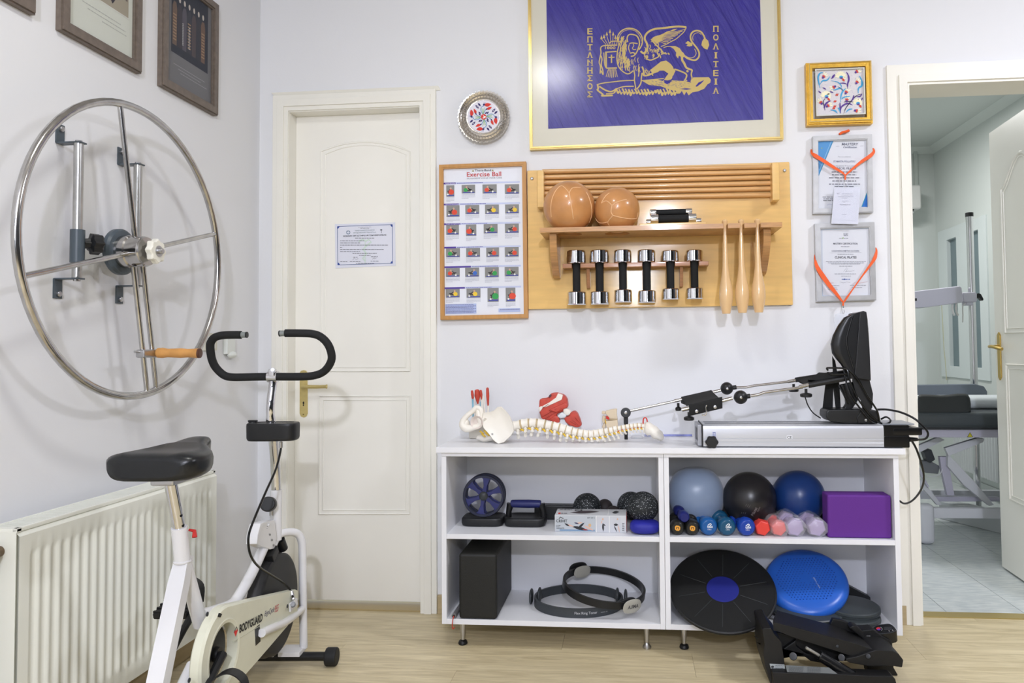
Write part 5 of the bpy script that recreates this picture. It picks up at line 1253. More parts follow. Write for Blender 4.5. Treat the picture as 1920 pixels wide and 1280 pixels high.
for i, (x, y) in enumerate(cl_):
    k = 1 if i < 5 else (.88 if i < 9 else (.76 if i < 17 else .55))
    hw = (32 if i < 4 else (27 if i < 8 else (22 if i < 14 else (17 if i < 17 else 14))))
    hh = (40 if i < 4 else (38 if i < 8 else (34 if i < 14 else (27 if i < 17 else 22))))
    c = W(*ZS1(x,y),YSP); s_ = SC(YSP)/4.571
    x2, y2 = cl_[min(i+1,N_V-1)]; x1, y1 = cl_[max(i-1,0)]
    d = (W(*ZS1(x2,y2),YSP)-W(*ZS1(x1,y1),YSP)).normalized(); dnv = V((d.z,0,-d.x));
    if dnv.z > 0: dnv = -dnv
    a_, b_, w_ = hw*s_*.9, hh*s_*1.1, hh*s_*1.0
    rings = []
    for tpos, kk in ((-1,.96),(-.92,1.0),(-.5,.90),(0,.86),(.5,.90),(.92,1.0),(1,.96)):
        rings.append([c+d*(a_*tpos)+(-dnv)*(b_*kk*math.cos(q_))+V((0,w_*kk*math.sin(q_),0)) for q_ in [2*PI*j/16 for j in range(16)]])
    vb = obj('vertebra', M().loft(rings), BONE, sp)
    # arch, spinous process and side processes
    L_ = (.030 if i < 4 else (.030 if i < 12 else (.024 if i < 17 else .015)))*1.0
    sl = d*(-.006 if i < 4 else .004)
    base_ = c+dnv*(b_*.9)
    tip_ = base_+dnv*L_+sl; tip_.z = max(tip_.z, ZT_+.0065)
    m = M().tube([base_, base_.lerp(tip_,.45), tip_], [b_*.55, b_*.30, b_*.36], 8)
    m.sph(tip_, (.0055*k+.001,.006*k,.0055*k), 10, 8)
    obj('spinous_process', m, BONE, vb)
    for sy in (-1,1):
        q0_ = c+dnv*(b_*.95)+V((0,sy*w_*.6,0)); q1_ = q0_+V((0,sy*.022*k,0))+dnv*.008+d*.002
        obj('side_process', M().tube([q0_, q0_.lerp(q1_,.5), q1_], [b_*.34, b_*.24, b_*.30], 8), BONE, vb)
    if i < N_V-1:
        c2 = W(*ZS1(x2,y2),YSP); mid = c+(c2-c)*.5; hw2 = max((c2-c).length/2-a_*.98, .0015)
        obj('disc', M().cyl(mid-d*(hw2+.001), mid+d*(hw2+.001), b_*.9, seg=16), DISCM, sp)
        nb_ = mid+dnv*(b_*.98)+V((0,-w_*.55,0)); ncol = YEL
        obj('nerve', M().tube([nb_-d*.006*k+V((0,.006,.001)), nb_+V((0,-.001,0)), nb_+d*.008*k+dnv*.006*k+V((0,-.003,0))], [.0034*k+.0006]*3, 8), ncol, sp)
        if i > 15: obj('artery', M().tube([nb_-d*.007+V((0,.003,.005)), nb_+V((0,-.002,.004)), nb_+d*.007+V((0,.003,.005))], .0018, 6), mat('artery_red', (206,44,30), .4), sp)
obj('artery_loop', M().tube(smoothpath([W(*ZS1(x,y),2.785) for x, y in ((1672,385),(1675,345),(1690,332),(1703,345),(1708,368))],4), .0024, 8), mat('artery_red', (0,0,0)), sp)
rg = []
for x, y, w_, h_ in ((1680,398,8,20),(1696,410,20,46),(1722,432,30,54),(1748,440,34,44),(1775,462,36,52),(1800,476,32,40),(1825,492,24,38),(1842,505,14,22),(1850,508,5,8)):
    rg.append([W(*ZS1(x,y),YSP+.01)+V((0,math.cos(q_)*w_*.0013,0))+V((math.sin(q_)*h_*.00015,0,math.sin(q_)*h_*SC(YSP)/4.571)) for q_ in [2*PI*j/18 for j in range(18)]])
obj('skull_base', M().loft(rg), BONE, sp, ang=70)
# --- tendon/muscle model behind the pelvis
mm_ = thing('muscle_model', V((W(900,760,2.93).x,2.93,ZT_)), 'upright red muscle and tendon model standing behind the ivory pelvis', 'anatomy model')
BLUEB = mat('tendon_blue', (130,190,214), .5)
for x, y0, y1, w0, w1, w2_ in ((205,98,172,10,13,10),(248,90,215,20,26,9),(280,95,180,10,13,6),(338,74,232,12,14,8)):
    a, b_ = W(*ZS1(x,y0),2.93), W(*ZS1(x+ (6 if x > 300 else 8),y1),2.93); s_ = SC(2.93)/4.571
    obj('muscle', M().tube([a, a.lerp(b_,.06), a.lerp(b_,.45), b_.lerp(a,.1), b_], [w0*s_*.5,w0*s_,w1*s_,w2_*s_,w2_*s_*.6], 12), REDM, mm_)
for x0_, y0, x1_, y1, w_, mt in ((212,170,218,420,7,BLUEB),(288,140,300,420,8,BONE),(306,145,322,420,7,BONE),(276,195,280,420,4,BLUEB),(345,225,340,420,9,BONE)):
    obj('tendon', M().cyl(W(*ZS1(x0_,y0),2.932), W(*ZS1(x1_,y1),2.932), w_*SC(2.93)/4.571, seg=10), mt, mm_)
obj('foot_bone', M().bx(W(*ZS1(190,400),2.93).x, W(*ZS1(360,400),2.93).x, 2.90,2.96, ZT_+.0005, W(*ZS1(260,415),2.93).z,.006), BONE, mm_)
# --- shoulder model
sm_ = thing('muscle_model', V((W(1050,780,2.93).x,2.94,ZT_)), 'red and white shoulder muscle model standing behind the middle of the spine', 'anatomy model')
WB = mat('joint_white', (226,232,236), .4)
pxpoly([(782,172),(850,166),(880,124),(930,120),(1000,142),(1020,178),(1028,240),(985,280),(940,300),(900,345),(862,358),(800,346),(776,270)], 2.93, .05, 'muscle', REDM, sm_, .008)
pxpoly([(800,238),(870,200),(925,160),(942,124),(985,138),(975,180),(905,212),(830,246)], 2.926, .012, 'tendon', BONE, sm_, .003)
pxpoly([(778,245),(800,232),(815,245),(790,280),(780,285)], 2.926, .012, 'tendon', BONE, sm_, .003)
pxpoly([(860,166),(866,140),(882,128),(886,150)], 2.924, .012, 'socket', mat('dark_socket', (90,60,70), .6), sm_, .002)
pxpoly([(1000,205),(1020,215),(1028,242),(930,290),(860,270),(900,250)], 2.922, .012, 'muscle', REDM, sm_, .004)
pxpoly([(860,355),(915,310),(950,325),(960,375),(930,380)], 2.926, .03, 'muscle', REDM, sm_, .006)
pxpoly([(985,255),(1020,250),(1055,278),(1050,305),(1020,320),(985,290)], 2.928, .03, 'bone', BONE, sm_, .006)
pxpoly([(930,322),(975,282),(1015,310),(1010,335),(960,340)], 2.924, .03, 'joint', WB, sm_, .006)
pxpoly([(990,330),(1040,320),(1045,290),(1085,274),(1108,298),(1130,350),(1146,405),(1105,420),(1040,400),(1005,370)], 2.926, .05, 'muscle', REDM, sm_, .008)
pxpoly([(960,345),(1000,345),(1050,430),(1050,520),(960,520),(950,400)], 2.935, .035, 'stand', WB, sm_, .004)
# striations of the muscles
for a, b_ in (((800,330),(930,255)),((830,345),(980,250)),((1010,345),(1100,395)),((1035,325),(1120,400)),((1060,300),(1130,380)),((800,260),(860,215))):
    obj('fibre', M().tube([W(*ZS1(*a),2.9295), W(*ZS1(*b_),2.9215)], .0009, 5), mat('fibre_red', (168,52,42), .5), sm_)
# --- vertebra pair
vm = thing('vertebra_model', V((W(*ZS1(1400,340),2.96).x,2.96,ZT_)), 'small tan model of two vertebrae on a clear stand left of the black rod joint', 'anatomy model')
TANB = mat('tan_bone', (226,208,178), .5)
pxpoly([(1350,278),(1400,266),(1448,260),(1446,300),(1452,345),(1380,340),(1362,310),(1348,300)], 2.94, .045, 'vertebra', TANB, vm, .003)
pxpoly([(1350,360),(1385,358),(1452,352),(1456,400),(1450,440),(1375,445),(1352,400)], 2.94, .045, 'vertebra', TANB, vm, .003)
pxpoly([(1378,330),(1450,338),(1454,354),(1380,352)], 2.942, .042, 'disc', DISCM, vm, .002)
pxpoly([(1352,318),(1380,325),(1385,352),(1355,345)], 2.938, .02, 'nerve', mat('artery_red', (0,0,0)), vm, .002)
for pts in ([(1350,280),(1320,275),(1316,300),(1340,308),(1350,300)],[(1350,320),(1325,315),(1318,350),(1330,385),(1350,370)],[(1350,370),(1330,390),(1316,420),(1350,425)]): pxpoly(pts, 2.95, .02, 'process', TANB, vm, .003)
obj('nerve', M().tube([W(*ZS1(1345,340),2.945),W(*ZS1(1350,370),2.94),W(*ZS1(1365,405),2.945)], .002, 6), YEL, vm)
obj('stem', M().cyl((vm.location.x,2.96,ZT_+.004),(vm.location.x,2.96,W(*ZS1(1400,430),2.96).z),.006,seg=12), CLEAR, vm)
obj('stand_base', M().lathe((vm.location.x,2.96,ZT_+.0003),(0,0,1),((0,.03),(.004,.03),(.006,.027)),28), CLEAR, vm)
ab = thing('display_stand', V((W(*ZS1(1620,480),2.93).x,2.93,ZT_)), 'clear round display stand on the worktop behind the neck end of the spine', 'stand')
obj('foot_ring', M().lathe((ab.location.x,2.93,ZT_+.0003),(0,0,1),((0,.024),(.004,.026),(.01,.022),(.012,.012)),28), CLEAR, ab)
obj('plate', M().bx(ab.location.x-.04,ab.location.x+.036,2.915,2.945,ZT_+.0125,ZT_+.016,.001), CLEAR, ab)
a = obj('acrylic_strip', M().bx(.04,.232,3.0,3.006,ZT_+.0003,ZT_+.0085,.001), mat('blue_edge_acrylic', (150,158,224), .15, alpha=.75), None, base=(.14,3.0,ZT_)); tag(a, 'thin blue-edged clear strip lying along the wall on the worktop', 'strip')
# ================================================================ FOOT EXERCISE MACHINE
ZM = zz(1140,570,3.0968)
YM, ZMT = 2.676, .8175; YMB = 2.835
cp_ = thing('motion_machine', V((.45,2.75,ZT_)), 'silver and black leg motion machine with padded foot shell standing on the worktop', 'exercise machine')
def MW(x, y, Y): return W(*ZM(x,y),Y)
xm0, xm1 = MW(553,780,YM).x, MW(1602,780,YM).x
m = M()
prof_ = [(YM,ZT_+.004),(YM,ZT_+.017),(YM+.0015,ZT_+.019),(YM,ZT_+.021),(YM,ZT_+.030),(YM+.0015,ZT_+.0315),(YM,ZT_+.033),(YM,ZMT-.014),(YM+.004,ZMT-.004),(YM+.014,ZMT),(YMB-.014,ZMT),(YMB,ZMT-.014),(YMB,ZT_+.004)]
m.prism([V((xm0,y,z)) for y, z in prof_], (xm1-xm0,0,0)); obj('housing', m, ALU, cp_, ang=25)
xe0 = MW(500,750,YM+.06).x
obj('end_plate', M().bx(xm0-.004,xm0+.0,YM-.001,YMB+.001,ZT_+.002,ZMT+.001,.001), BLK, cp_)
obj('end_block', M().bx(xm0-.018,xm0-.0042,YM+.012,YMB-.004,ZT_+.004,ZMT-.002,.002), mat('grey_end', (170,172,180), .4, .3), cp_)
ik = Ink(lambda y, z: V((xm0-.0182,y,z)), (-1,0,0)); ik.rect((60,60,64), YM+.03,ZT_+.02,YM+.05,ZT_+.066,1); ik.rect((210,214,224), YM+.034,ZT_+.03,YM+.046,ZT_+.052,2); ik.rect((70,70,74), YM+.07,ZT_+.02,YM+.1,ZT_+.066,1); ik.build('end_label', cp_)
xk1, xk2 = MW(1752,780,YM).x, MW(1826,735,YM).x
zk = MW(1700,762,YM).z
obj('end_housing', M().bx(xm1,xk1,YM-.002,YMB+.002,ZT_+.001,zk-.001,.004).bx(xm1+.001,xk1-.001,YM+.0,YMB,ZT_+.03,ZMT,.003), BLKG, cp_)
obj('handle_bar', M().bx(xm1+.03,xk2,YM-.001,YM+.02,zk,zk+.027,.005).bx(xm1+.03,xk2,YMB-.02,YMB+.001,zk,zk+.027,.005).bx(xk2-.02,xk2,YM,YMB,zk,zk+.026,.005), BLKG, cp_)
obj('top_cover', M().bx(xm1+.002,xk2-.02,YM+.018,YMB-.018,ZMT-.002,ZMT+.003,.001), mat('grey_cover', (150,154,160), .35), cp_)
obj('top_track', M().bx(xm0+.01,xm1-.01,YM+.05,YM+.056,ZMT-.001,ZMT+.0015).bx(xm0+.01,xm1-.01,YM+.10,YM+.106,ZMT-.001,ZMT+.0015), DGRY, cp_)
for r_, c_, dpt in (((600,797),30,0),):
    p = MW(600,797,YM); rg = []
    for h, k in ((0,.5),(.006,.6),(.008,1),(.022,1),(.026,.85)):
        rg.append([p+V((math.cos(2*PI*i/30)*.0215*k*(1+.08*math.cos(12*PI*i/30)), -h, math.sin(2*PI*i/30)*.0215*k*(1+.08*math.cos(12*PI*i/30)))) for i in range(30)])
    obj('knob', M().loft(rg), BLK, cp_)
ik = Ink(lambda x, y: MW(x,y,YM), NY, .0006)
ik.rect((236,238,244), 1037,762,1070,783,1); ik.text((30,30,34), 'CE', 1040, 780, 15, 26, 2, .02)
ik.rect((214,218,236), 605,740,628,775,1)
for i in range(4): ik.greek((70,80,150), 607,626,743+i*8,6,2,i)
ik.build('label', cp_)
YF_, YBk = 2.70, 2.86
def rod(name, pts, r, Y, mt, par=cp_): return obj(name, M().tube([MW(x,y,Y) for x, y in pts], r, 14), mt, par)
obj('pivot', M().cyl(MW(103,630,YBk-.014), MW(103,630,YBk+.014), .0195, seg=28, bev=.003).box((MW(104,665,YBk)), (.017,.016,.04), None, .002), BLK, cp_)
obj('pivot_post', M().cyl((MW(104,690,YBk).x,YBk,ZT_+.005), MW(104,660,YBk), .007, seg=12), BLK, cp_)
obj('pivot_bolt', M().lathe(MW(103,630,YBk-.0145), NY, ((0,.006),(.002,.006),(.003,.003)),14), STEEL, cp_)
rod('leg_rod', [(130,620),(425,555)], .0052, YBk, WCHR); rod('leg_rod', [(385,562),(470,546),(655,500)], .0065, YBk, WCHR)
rod('leg_rod', [(428,613),(470,604)], .0075, YF_, WCHR); rod('leg_rod', [(470,604),(660,562),(722,546)], .0068, YF_, WCHR)
for (x, y), rpx, Y in (((690,489),36,YBk),((770,540),39,YF_)):
    bj = obj('ball_joint', M().sph(MW(x,y,Y), rpx*SC(Y)/3.0968, 28, 20).cyl(MW(x+25,y-3,Y), MW(x+55,y-7,Y), .0085, seg=14), BLK, cp_)
    obj('bolt', M().lathe(MW(x+3,y+2,Y-rpx*SC(Y)/3.0968*.97), NY, ((0,.0045),(.002,.0045),(.003,.002)),12), STEEL, bj)
rod('leg_rod', [(742,484),(800,483),(850,473),(1048,450)], .0048, YBk, WCHR); rod('leg_rod', [(1045,450),(1088,442)], .0062, YBk, WCHR)
rod('leg_rod', [(828,532),(870,526),(905,513),(1130,482)], .0052, YF_, WCHR); rod('leg_rod', [(1110,480),(1168,468)], .0066, YF_, WCHR)
rod('black_bar', [(1165,470),(1402,425)], .0108, YF_, BLK); rod('bar_tip', [(1400,425),(1418,421)], .0062, YF_, CHR)
rod('black_bar', [(1088,440),(1380,395)], .0095, YBk, BLK)
def sling(name, b0, b1, f0, f1, drop):
    P0, P1 = MW(*b0,YBk), MW(*b1,YBk); Q0, Q1 = MW(*f0,YF_-.009), MW(*f1,YF_-.009); R0, R1 = Q0-V((0,-.001,drop)), Q1-V((0,-.001,drop))
    rows = []
    for a, b_, t, sag in ((P0,P0,0,0),(P0,Q0,.25,.004),(P0,Q0,.5,.006),(P0,Q0,.75,.004),(Q0,Q0,0,0),(R0,R0,0,0)): pass
    L0 = [P0+V((0,.012,-drop*.6)), P0+V((0,.010,.004)), P0.lerp(Q0,.3)-V((0,0,.004)), P0.lerp(Q0,.7)-V((0,0,.004)), Q0+V((0,.004,.009)), Q0, R0]
    L1 = [P1+V((0,.012,-drop*.6)), P1+V((0,.010,.004)), P1.lerp(Q1,.3)-V((0,0,.004)), P1.lerp(Q1,.7)-V((0,0,.004)), Q1+V((0,.004,.009)), Q1, R1]
    th = V((0,.0025,-.003)); n_ = len(L0)
    ringA = L0+[p+th for p in reversed(L0)]; ringB = L1+[p+th for p in reversed(L1)]
    mid_ = [a.lerp(b_,.5) for a, b_ in zip(ringA, ringB)]
    return obj(name, M().loft([ringA, mid_, ringB]), BLKM, cp_, ang=50)
cr_ = sling('calf_sling', (425,545), (602,505), (470,598), (664,552), .030)
for x, y in ((515,622),(622,597)): obj('rivet', M().lathe(MW(x,y,YF_-.0105), NY, ((0,.006),(.0015,.006),(.0025,.003)),14), STEEL, cr_)
sling('thigh_sling', (1090,436), (1290,400), (1168,470), (1400,428), .006)
obj('thigh_pad', M().loft([[MW(x,y,Y) for x, y in ((1160,440),(1225,396),(1290,400),(1370,402),(1400,425),(1280,446))] for Y in (YF_,YF_+.02,YBk)]), BLKM, cp_)
def tknob(x, y, Y, r_): 
    p = MW(x,y,Y); k = obj('clamp_knob', M().lathe(p-V((0,0,.008)), (0,0,1), ((0,r_*.8),(.003,r_),(.011,r_),(.014,r_*.7),(.016,.005),(.03,.005)),20), BLK, cp_)
tknob(470,662,YF_,.019); tknob(408,607,YBk,.0115); tknob(1078,497,YBk,.0185); tknob(1150,527,YF_,.021)
obj('hook', M().tube(smoothpath([MW(x,y,YF_-.014) for x, y in ((545,640),(562,645),(572,625),(570,595),(574,588))],3), .0028, 8), CHR, cp_)
obj('thin_cable', M().tube(smoothpath([MW(x,y,2.78) for x, y in ((1145,540),(1160,585),(1190,630),(1235,662))],4), .0022, 8), BLK, cp_)
# foot shell
def FS(Y, kx=1): return [MW(1500-(1500-x)*kx,y,Y) for x, y in ((1500,45),(1478,40),(1455,45),(1405,60),(1368,78),(1335,122),(1305,180),(1292,232),(1300,285),(1325,320),(1350,350),(1372,385),(1400,432),(1525,445),(1522,330),(1515,180),(1508,90))]
ysh = [(2.688,.72),(2.694,.92),(2.706,1.0),(2.75,.97),(2.80,1.0),(2.812,.92),(2.818,.72)]
fsx = obj('foot_shell', M().loft([FS(Y,k) for Y, k in ysh]), mat('shell_black', (20,21,23), .32), cp_, ang=50)
obj('shell_back', M().prism([MW(x,y,2.684) for x, y in ((1462,45),(1485,42),(1503,48),(1520,250),(1528,442),(1430,430),(1440,330),(1452,180))], (0,.14,0), .003), BLK, cp_)
obj('shell_rib', M().tube(smoothpath([MW(x,y,2.6885) for x, y in ((1420,70),(1400,140),(1385,210),(1400,290),(1430,380))],5), .0035, 8), mat('shell_black', (0,0,0)), cp_)
obj('heel_block', M().prism([MW(x,y,2.70) for x, y in ((1268,628),(1278,612),(1455,610),(1560,616),(1578,640),(1576,690),(1380,692),(1290,682),(1266,655))], (0,.10,0), .006), BLK, cp_)
for Y in (2.695,2.79):
    obj('side_arm', M().prism([MW(x,y,Y) for x, y in ((1450,365),(1490,370),(1520,440),(1540,520),(1536,600),(1520,625),(1498,690),(1455,690),(1445,660),(1480,610),(1470,560),(1440,520),(1420,440))], (0,.008,0), .002), BLK, cp_)
    obj('bolt', M().lathe(MW(1497,673,Y), NY, ((0,.0045),(.002,.0045),(.003,.003)),12), STEEL, cp_)
obj('bracket_arm', M().prism([MW(x,y,2.73) for x, y in ((1350,470),(1440,450),(1452,560),(1425,600),(1405,612),(1368,612),(1388,580),(1385,540))], (0,.03,0), .003), BLK, cp_)
for pts in ([(1262,470),(1300,440),(1310,460),(1305,610),(1245,612)],[(1302,300),(1320,330),(1345,470),(1352,603),(1322,606),(1310,500)]): obj('strap', M().prism([MW(x,y,2.77) for x, y in pts], (0,.003,0), .0008), BLKM, cp_)
def cable(name, pts, r_=.0032, par=cp_): return obj(name, M().tube(smoothpath([MW(x,y,Y) for x, y, Y in pts],6), r_, 8), BLKG, par)
cable('cable', [(1278,385,2.70),(1270,372,2.70),(1290,370,2.70),(1360,372,2.69),(1390,385,2.682),(1400,430,2.68),(1430,510,2.68),(1475,585,2.68),(1535,655,2.69),(1590,692,2.70),(1630,690,2.70),(1640,672,2.70),(1615,655,2.71),(1585,668,2.72)])
cable('cable', [(1380,375,2.69),(1420,400,2.68),(1460,450,2.678),(1505,530,2.678),(1545,590,2.68),(1565,625,2.69),(1578,685,2.70)])
cable('cable', [(1368,372,2.69),(1380,440,2.685),(1410,530,2.68),(1460,600,2.68),(1520,670,2.685),(1560,690,2.70)])
cable('cable', [(1275,395,2.70),(1300,410,2.69),(1370,408,2.685),(1395,400,2.685)], .0028)
cable('cable', [(1340,470,2.71),(1375,540,2.70),(1395,580,2.71)], .0028)
cable('power_cable', [(1560,612,2.76),(1620,612,2.75),(1700,628,2.73),(1780,665,2.71),(1835,715,2.70),(1858,750,2.70),(1845,780,2.70),(1800,787,2.70)], .0038)
obj('plug', M().cyl(MW(1752,785,2.70), MW(1798,785,2.70), .0085, .006, seg=14), BLK, cp_)
cable('power_cable', [(1762,790,2.71),(1790,840,2.71),(1818,920,2.72),(1833,990,2.74),(1828,1050,2.78),(1800,1105,2.84),(1760,1145,2.90),(1720,1157,2.95),(1690,1140,2.98)], .0038)
# ================================================================ SHELF CONTENTS
def on(px, py, z, k=0): p = WZ(px,py,z); return p
NAVY = mat('navy_plastic', (38,44,104), .4); NAVY2 = mat('dark_navy', (24,30,56), .45)
# push-up handles
def pushup(label, pxl, pxr, Yf, yg, grip_col, tall=True):
    x0_, x1_ = W(pxl,970,Yf).x, W(pxr,970,Yf).x; xc = (x0_+x1_)/2
    t = thing('pushup_handle', V((xc,Yf+.06,SH)), label, 'push-up handle')
    rg = []
    for z, k in ((SH+.0008,.9),(SH+.004,.97),(SH+.012,1),(SH+.026,1),(SH+.031,.96),(SH+.033,.85),(SH+.028,.74),(SH+.024,.5)):
        r = []
        for i in range(36):
            q_ = 2*PI*i/36; c, s_ = math.cos(q_), math.sin(q_)
            r.append(V((xc+(x1_-x0_)/2*k*math.copysign(abs(c)**.4,c), Yf+.062+.06*k*math.copysign(abs(s_)**.4,s_), z)))
        rg.append(r)
    obj('base', M().loft(rg), BLK, t)
    if tall:
        zg = W(980,yg,Yf+.06).z; hw = (x1_-x0_)/2*.84
        for s_ in (-1,1): obj('post', M().tube([V((xc+s_*hw*1.02,Yf+.06,SH+.02)),V((xc+s_*hw,Yf+.06,SH+.05)),V((xc+s_*hw*.9,Yf+.06,zg))], [.012,.011,.015], 12), BLK, t)
        obj('grip', M().lathe(V((xc-hw*.88,Yf+.06,zg)), (1,0,0), ((0,.012),(.004,.0145),(hw*.5,.0155),(hw,.016),(hw*1.3,.0155),(hw*1.76-.004,.0145),(hw*1.76,.012)),20), grip_col, t)
    return t
pushup('black push-up handle base under the spoked ab wheel', 862, 941, 2.775, 950, NAVY2, False)
pushup('black push-up handle with a blue grip, right of the spoked wheel', 943, 1021, 2.775, 944, NAVY)
aw = thing('ab_wheel', V((W(907,962,2.815).x,2.82,SH+.034)), 'navy ab roller wheel with teardrop spokes in the upper left compartment', 'exercise wheel')
wc_ = W(907,922,2.80); r_ = 39.3*SC(2.80); wc_.z = SH+.0345+r_
for k, dy in enumerate((0,.034)):
    c = wc_+V((0,dy,0)); axw = V((.06,-1,.04)).normalized()
    tt = axw.orthogonal().normalized(); uu = axw.cross(tt)
    def ringp(rr1, h): return [c+axw*h+(tt*math.cos(2*PI*i/56)+uu*math.sin(2*PI*i/56))*rr1 for i in range(56)]
    w_ = obj('wheel_rim', M().loft([ringp(r_*.87,-.011),ringp(r_*.97,-.011),ringp(r_,-.006),ringp(r_,.006),ringp(r_*.97,.011),ringp(r_*.87,.011)], loop=True), NAVY2, aw)
    for j in range(6):
        a = 2*PI*(j+.5)/6+.1; d = tt*math.cos(a)+uu*math.sin(a); e = axw.cross(d)
        pts = [c+d*r_*.12+e*.009, c+d*r_*.45+e*.006, c+d*r_*.78+e*.012, c+d*r_*.9+e*.026, c+d*r_*.9-e*.026, c+d*r_*.78-e*.012, c+d*r_*.45-e*.006, c+d*r_*.12-e*.009]
        obj('spoke', M().prism([p-axw*.006 for p in pts], axw*.012, .001), NAVY, w_)
    obj('hub', M().lathe(c-axw*.01, axw, ((0,.017),(.02,.017),(.024,.012),(.026,.004)),22), DGRY, w_)
obj('band', M().bx(-.40,-.20,2.905,2.95,SH+.0005,SH+.058,.006), BLK, None, base=(-.3,2.93,SH))
tag(bpy.data.objects['band'], 'long flat black padded strip lying behind the white weights box', 'pad')
# speckled balls
SPK = speck('speckled_foam', (24,30,34), (226,230,236), 190, .17)
for lb, px, py, r_, Y in (('speckled black massage ball behind the left end of the white box',1101,944,26,2.893),('speckled black massage ball at the back near the divider',1183,940,25,2.94),('speckled black massage ball resting above the blue oval pad',1206,950,28,2.765)):
    rr2 = r_*SC(Y); c = W(px,py,Y); c.z = SH+rr2 if lb[-3:] != 'pad' else max(SH+rr2, c.z)
    c.z = max(SH+rr2*.98, W(px,py,Y).z) if 'oval' in lb else SH+rr2
    t = thing('massage_ball', c-V((0,0,rr2)), lb, 'ball', 'speckled massage balls'); obj('ball', M().sph(c, rr2, 36, 24), SPK, t)
    obj('seam', M().tube([c+V((math.cos(2*PI*i/40)*rr2*.999,0,math.sin(2*PI*i/40)*rr2*.999)) for i in range(40)], .0008, 5, closed=True), CHAR, t)
for lb, px, py, r_, Y in (('small dark foam roller end just right of the first speckled ball',1134,945,15,2.945),('small dark grey massage ball behind the middle of the white box',1150,950,14,2.87)):
    rr2 = r_*SC(Y); c = W(px,py,Y); c.z = SH+rr2+(.012 if 'roller' in lb else .008)
    o = obj('massage_ball', M().sph(c, (rr2,rr2,rr2*1.0), 24, 16).cyl(c, V((c.x,c.y,SH+.001)), rr2*.9, seg=20) , mat('dark_brown_rubber', (48,42,42), .6), None, base=V((c.x,c.y,SH))); tag(o, lb, 'ball')
# weights box
Yb = 2.722
fq = [W(x,y,Yb) for x, y in ((1040,965),(1174,966.5),(1174,997),(1040.5,995.5))]
z1b = fq[0].z; xb0, xb1 = fq[0].x, fq[1].x
bxg = thing('weights_box', V(((xb0+xb1)/2,Yb+.05,SH)), 'printed white cardboard box of cuff weights on the upper left shelf', 'box')
obj('carton', M().bx(xb0,xb1,Yb,Yb+.105,SH+.0003,z1b,.001), mat('carton', (206,208,212), .5), bxg, smooth=False)
ZQ = zz(820,820,4.364)
def BXP(x, y): # drawing coordinates of the zoomed photograph mapped on the front
    return V((xb0+(x-960)/(1545-960)*(xb1-xb0), Yb, z1b-(y-632)/(770-632)*(z1b-SH)))
ik = Ink(BXP, NY)
ik.rect((186,192,198), 966,636,1298,766,1); ik.text((34,36,40), 'CRIVIT', 972, 692, 24, 92, 3, .02); ik.line((34,36,40), [(995,662),(1008,648),(1020,655),(1033,660)], 6, 3)
ik.text((60,62,68), 'CUFF', 972, 726, 12, 36, 3, .01); ik.text((60,62,68), 'WEIGHTS', 972, 745, 12, 66, 3, .01); ik.text((60,62,68), 'SET OF 2', 1228, 658, 12, 60, 3, .01)
ik.rect((120,150,180), 1000,748,1290,760,2)
ik.leaf((40,42,48), 1100,722,1230,752,26,3); ik.leaf((40,42,48), 1150,740,1205,690,18,3); ik.leaf((220,180,160), 1050,705,1120,725,12,3); ik.leaf((220,180,160), 1130,700,1190,690,12,3); ik.leaf((40,42,48), 1040,698,1082,722,14,4); ik.leaf((60,60,90), 1120,692,1160,702,12,4)
ik.leaf((150,60,60), 1185,745,1235,750,12,4); ik.leaf((220,180,160), 1200,715,1280,755,16,3); ik.ell((214,176,130), 1248,712,12,14,0,4)
for x0_, x1_ in ((1306,1404),(1412,1500)): ik.rect((200,202,208), x0_,642,x1_,768,1)
ik.leaf((44,44,50), 1355,690,1358,762,16,3); ik.leaf((44,44,50), 1355,700,1378,715,10,3); ik.ell((214,176,150), 1355,662,7,9,0,4); ik.leaf((220,180,160), 1350,672,1340,700,8,4)
ik.leaf((44,44,50), 1442,705,1480,705,20,3); ik.leaf((220,180,160), 1480,705,1490,768,8,3); ik.leaf((44,44,50), 1445,710,1470,765,9,3); ik.ell((214,176,150), 1475,660,6,8,0,4)
for i in range(5): ik.greek((90,92,98), 1512,1530,690+i*14,10,2,i)
ik.line((240,240,240), [(1301,636),(1301,770)], 5, 2); ik.line((240,240,240), [(1408,636),(1408,770)], 5, 2)
def BXT(x, y): return V((xb0+(x-960)/(1560-960)*(xb1-xb0), Yb+.105-(y-572)/(632-572)*.105, z1b))
ik2 = Ink(BXT, (0,0,1))
ik2.leaf((74,66,70), 1080,610,1330,598,26,2); ik2.ell((40,42,48), 1148,586,36,9,0,2); ik2.ell((200,202,208), 1148,586,22,5,0,3); ik2.rect((206,50,44), 985,612,1005,624,2); ik2.greek((120,120,126), 1010,1060,614,12,2,1); ik2.greek((110,110,116), 985,1090,578,10,2,5); ik2.leaf((56,56,62), 1440,606,1500,598,24,3); ik2.line((236,236,236), [(1408,574),(1408,630)], 5, 2)
ik.build('front_print', bxg); ik2.build('top_print', bxg)
obj('side_flap', M().bx(xb1+.0003,xb1+.0016,Yb+.01,Yb+.095,SH+.004,z1b-.004), mat('flap_red', (170,60,50), .6), bxg, smooth=False)
# blue oval pad
p = W(1209,988,2.72); o = obj('balance_pad', M().sph((p.x,2.725,SH+.0245), (27.5*SC(2.72),.045,.024), 36, 20, sq=2.9), mat('cobalt_foam', (34,38,150), .55, bump=.2, bscale=300), None, base=(p.x,2.725,SH)); tag(o, 'small cobalt blue oval foam pad beside the white box', 'pad')
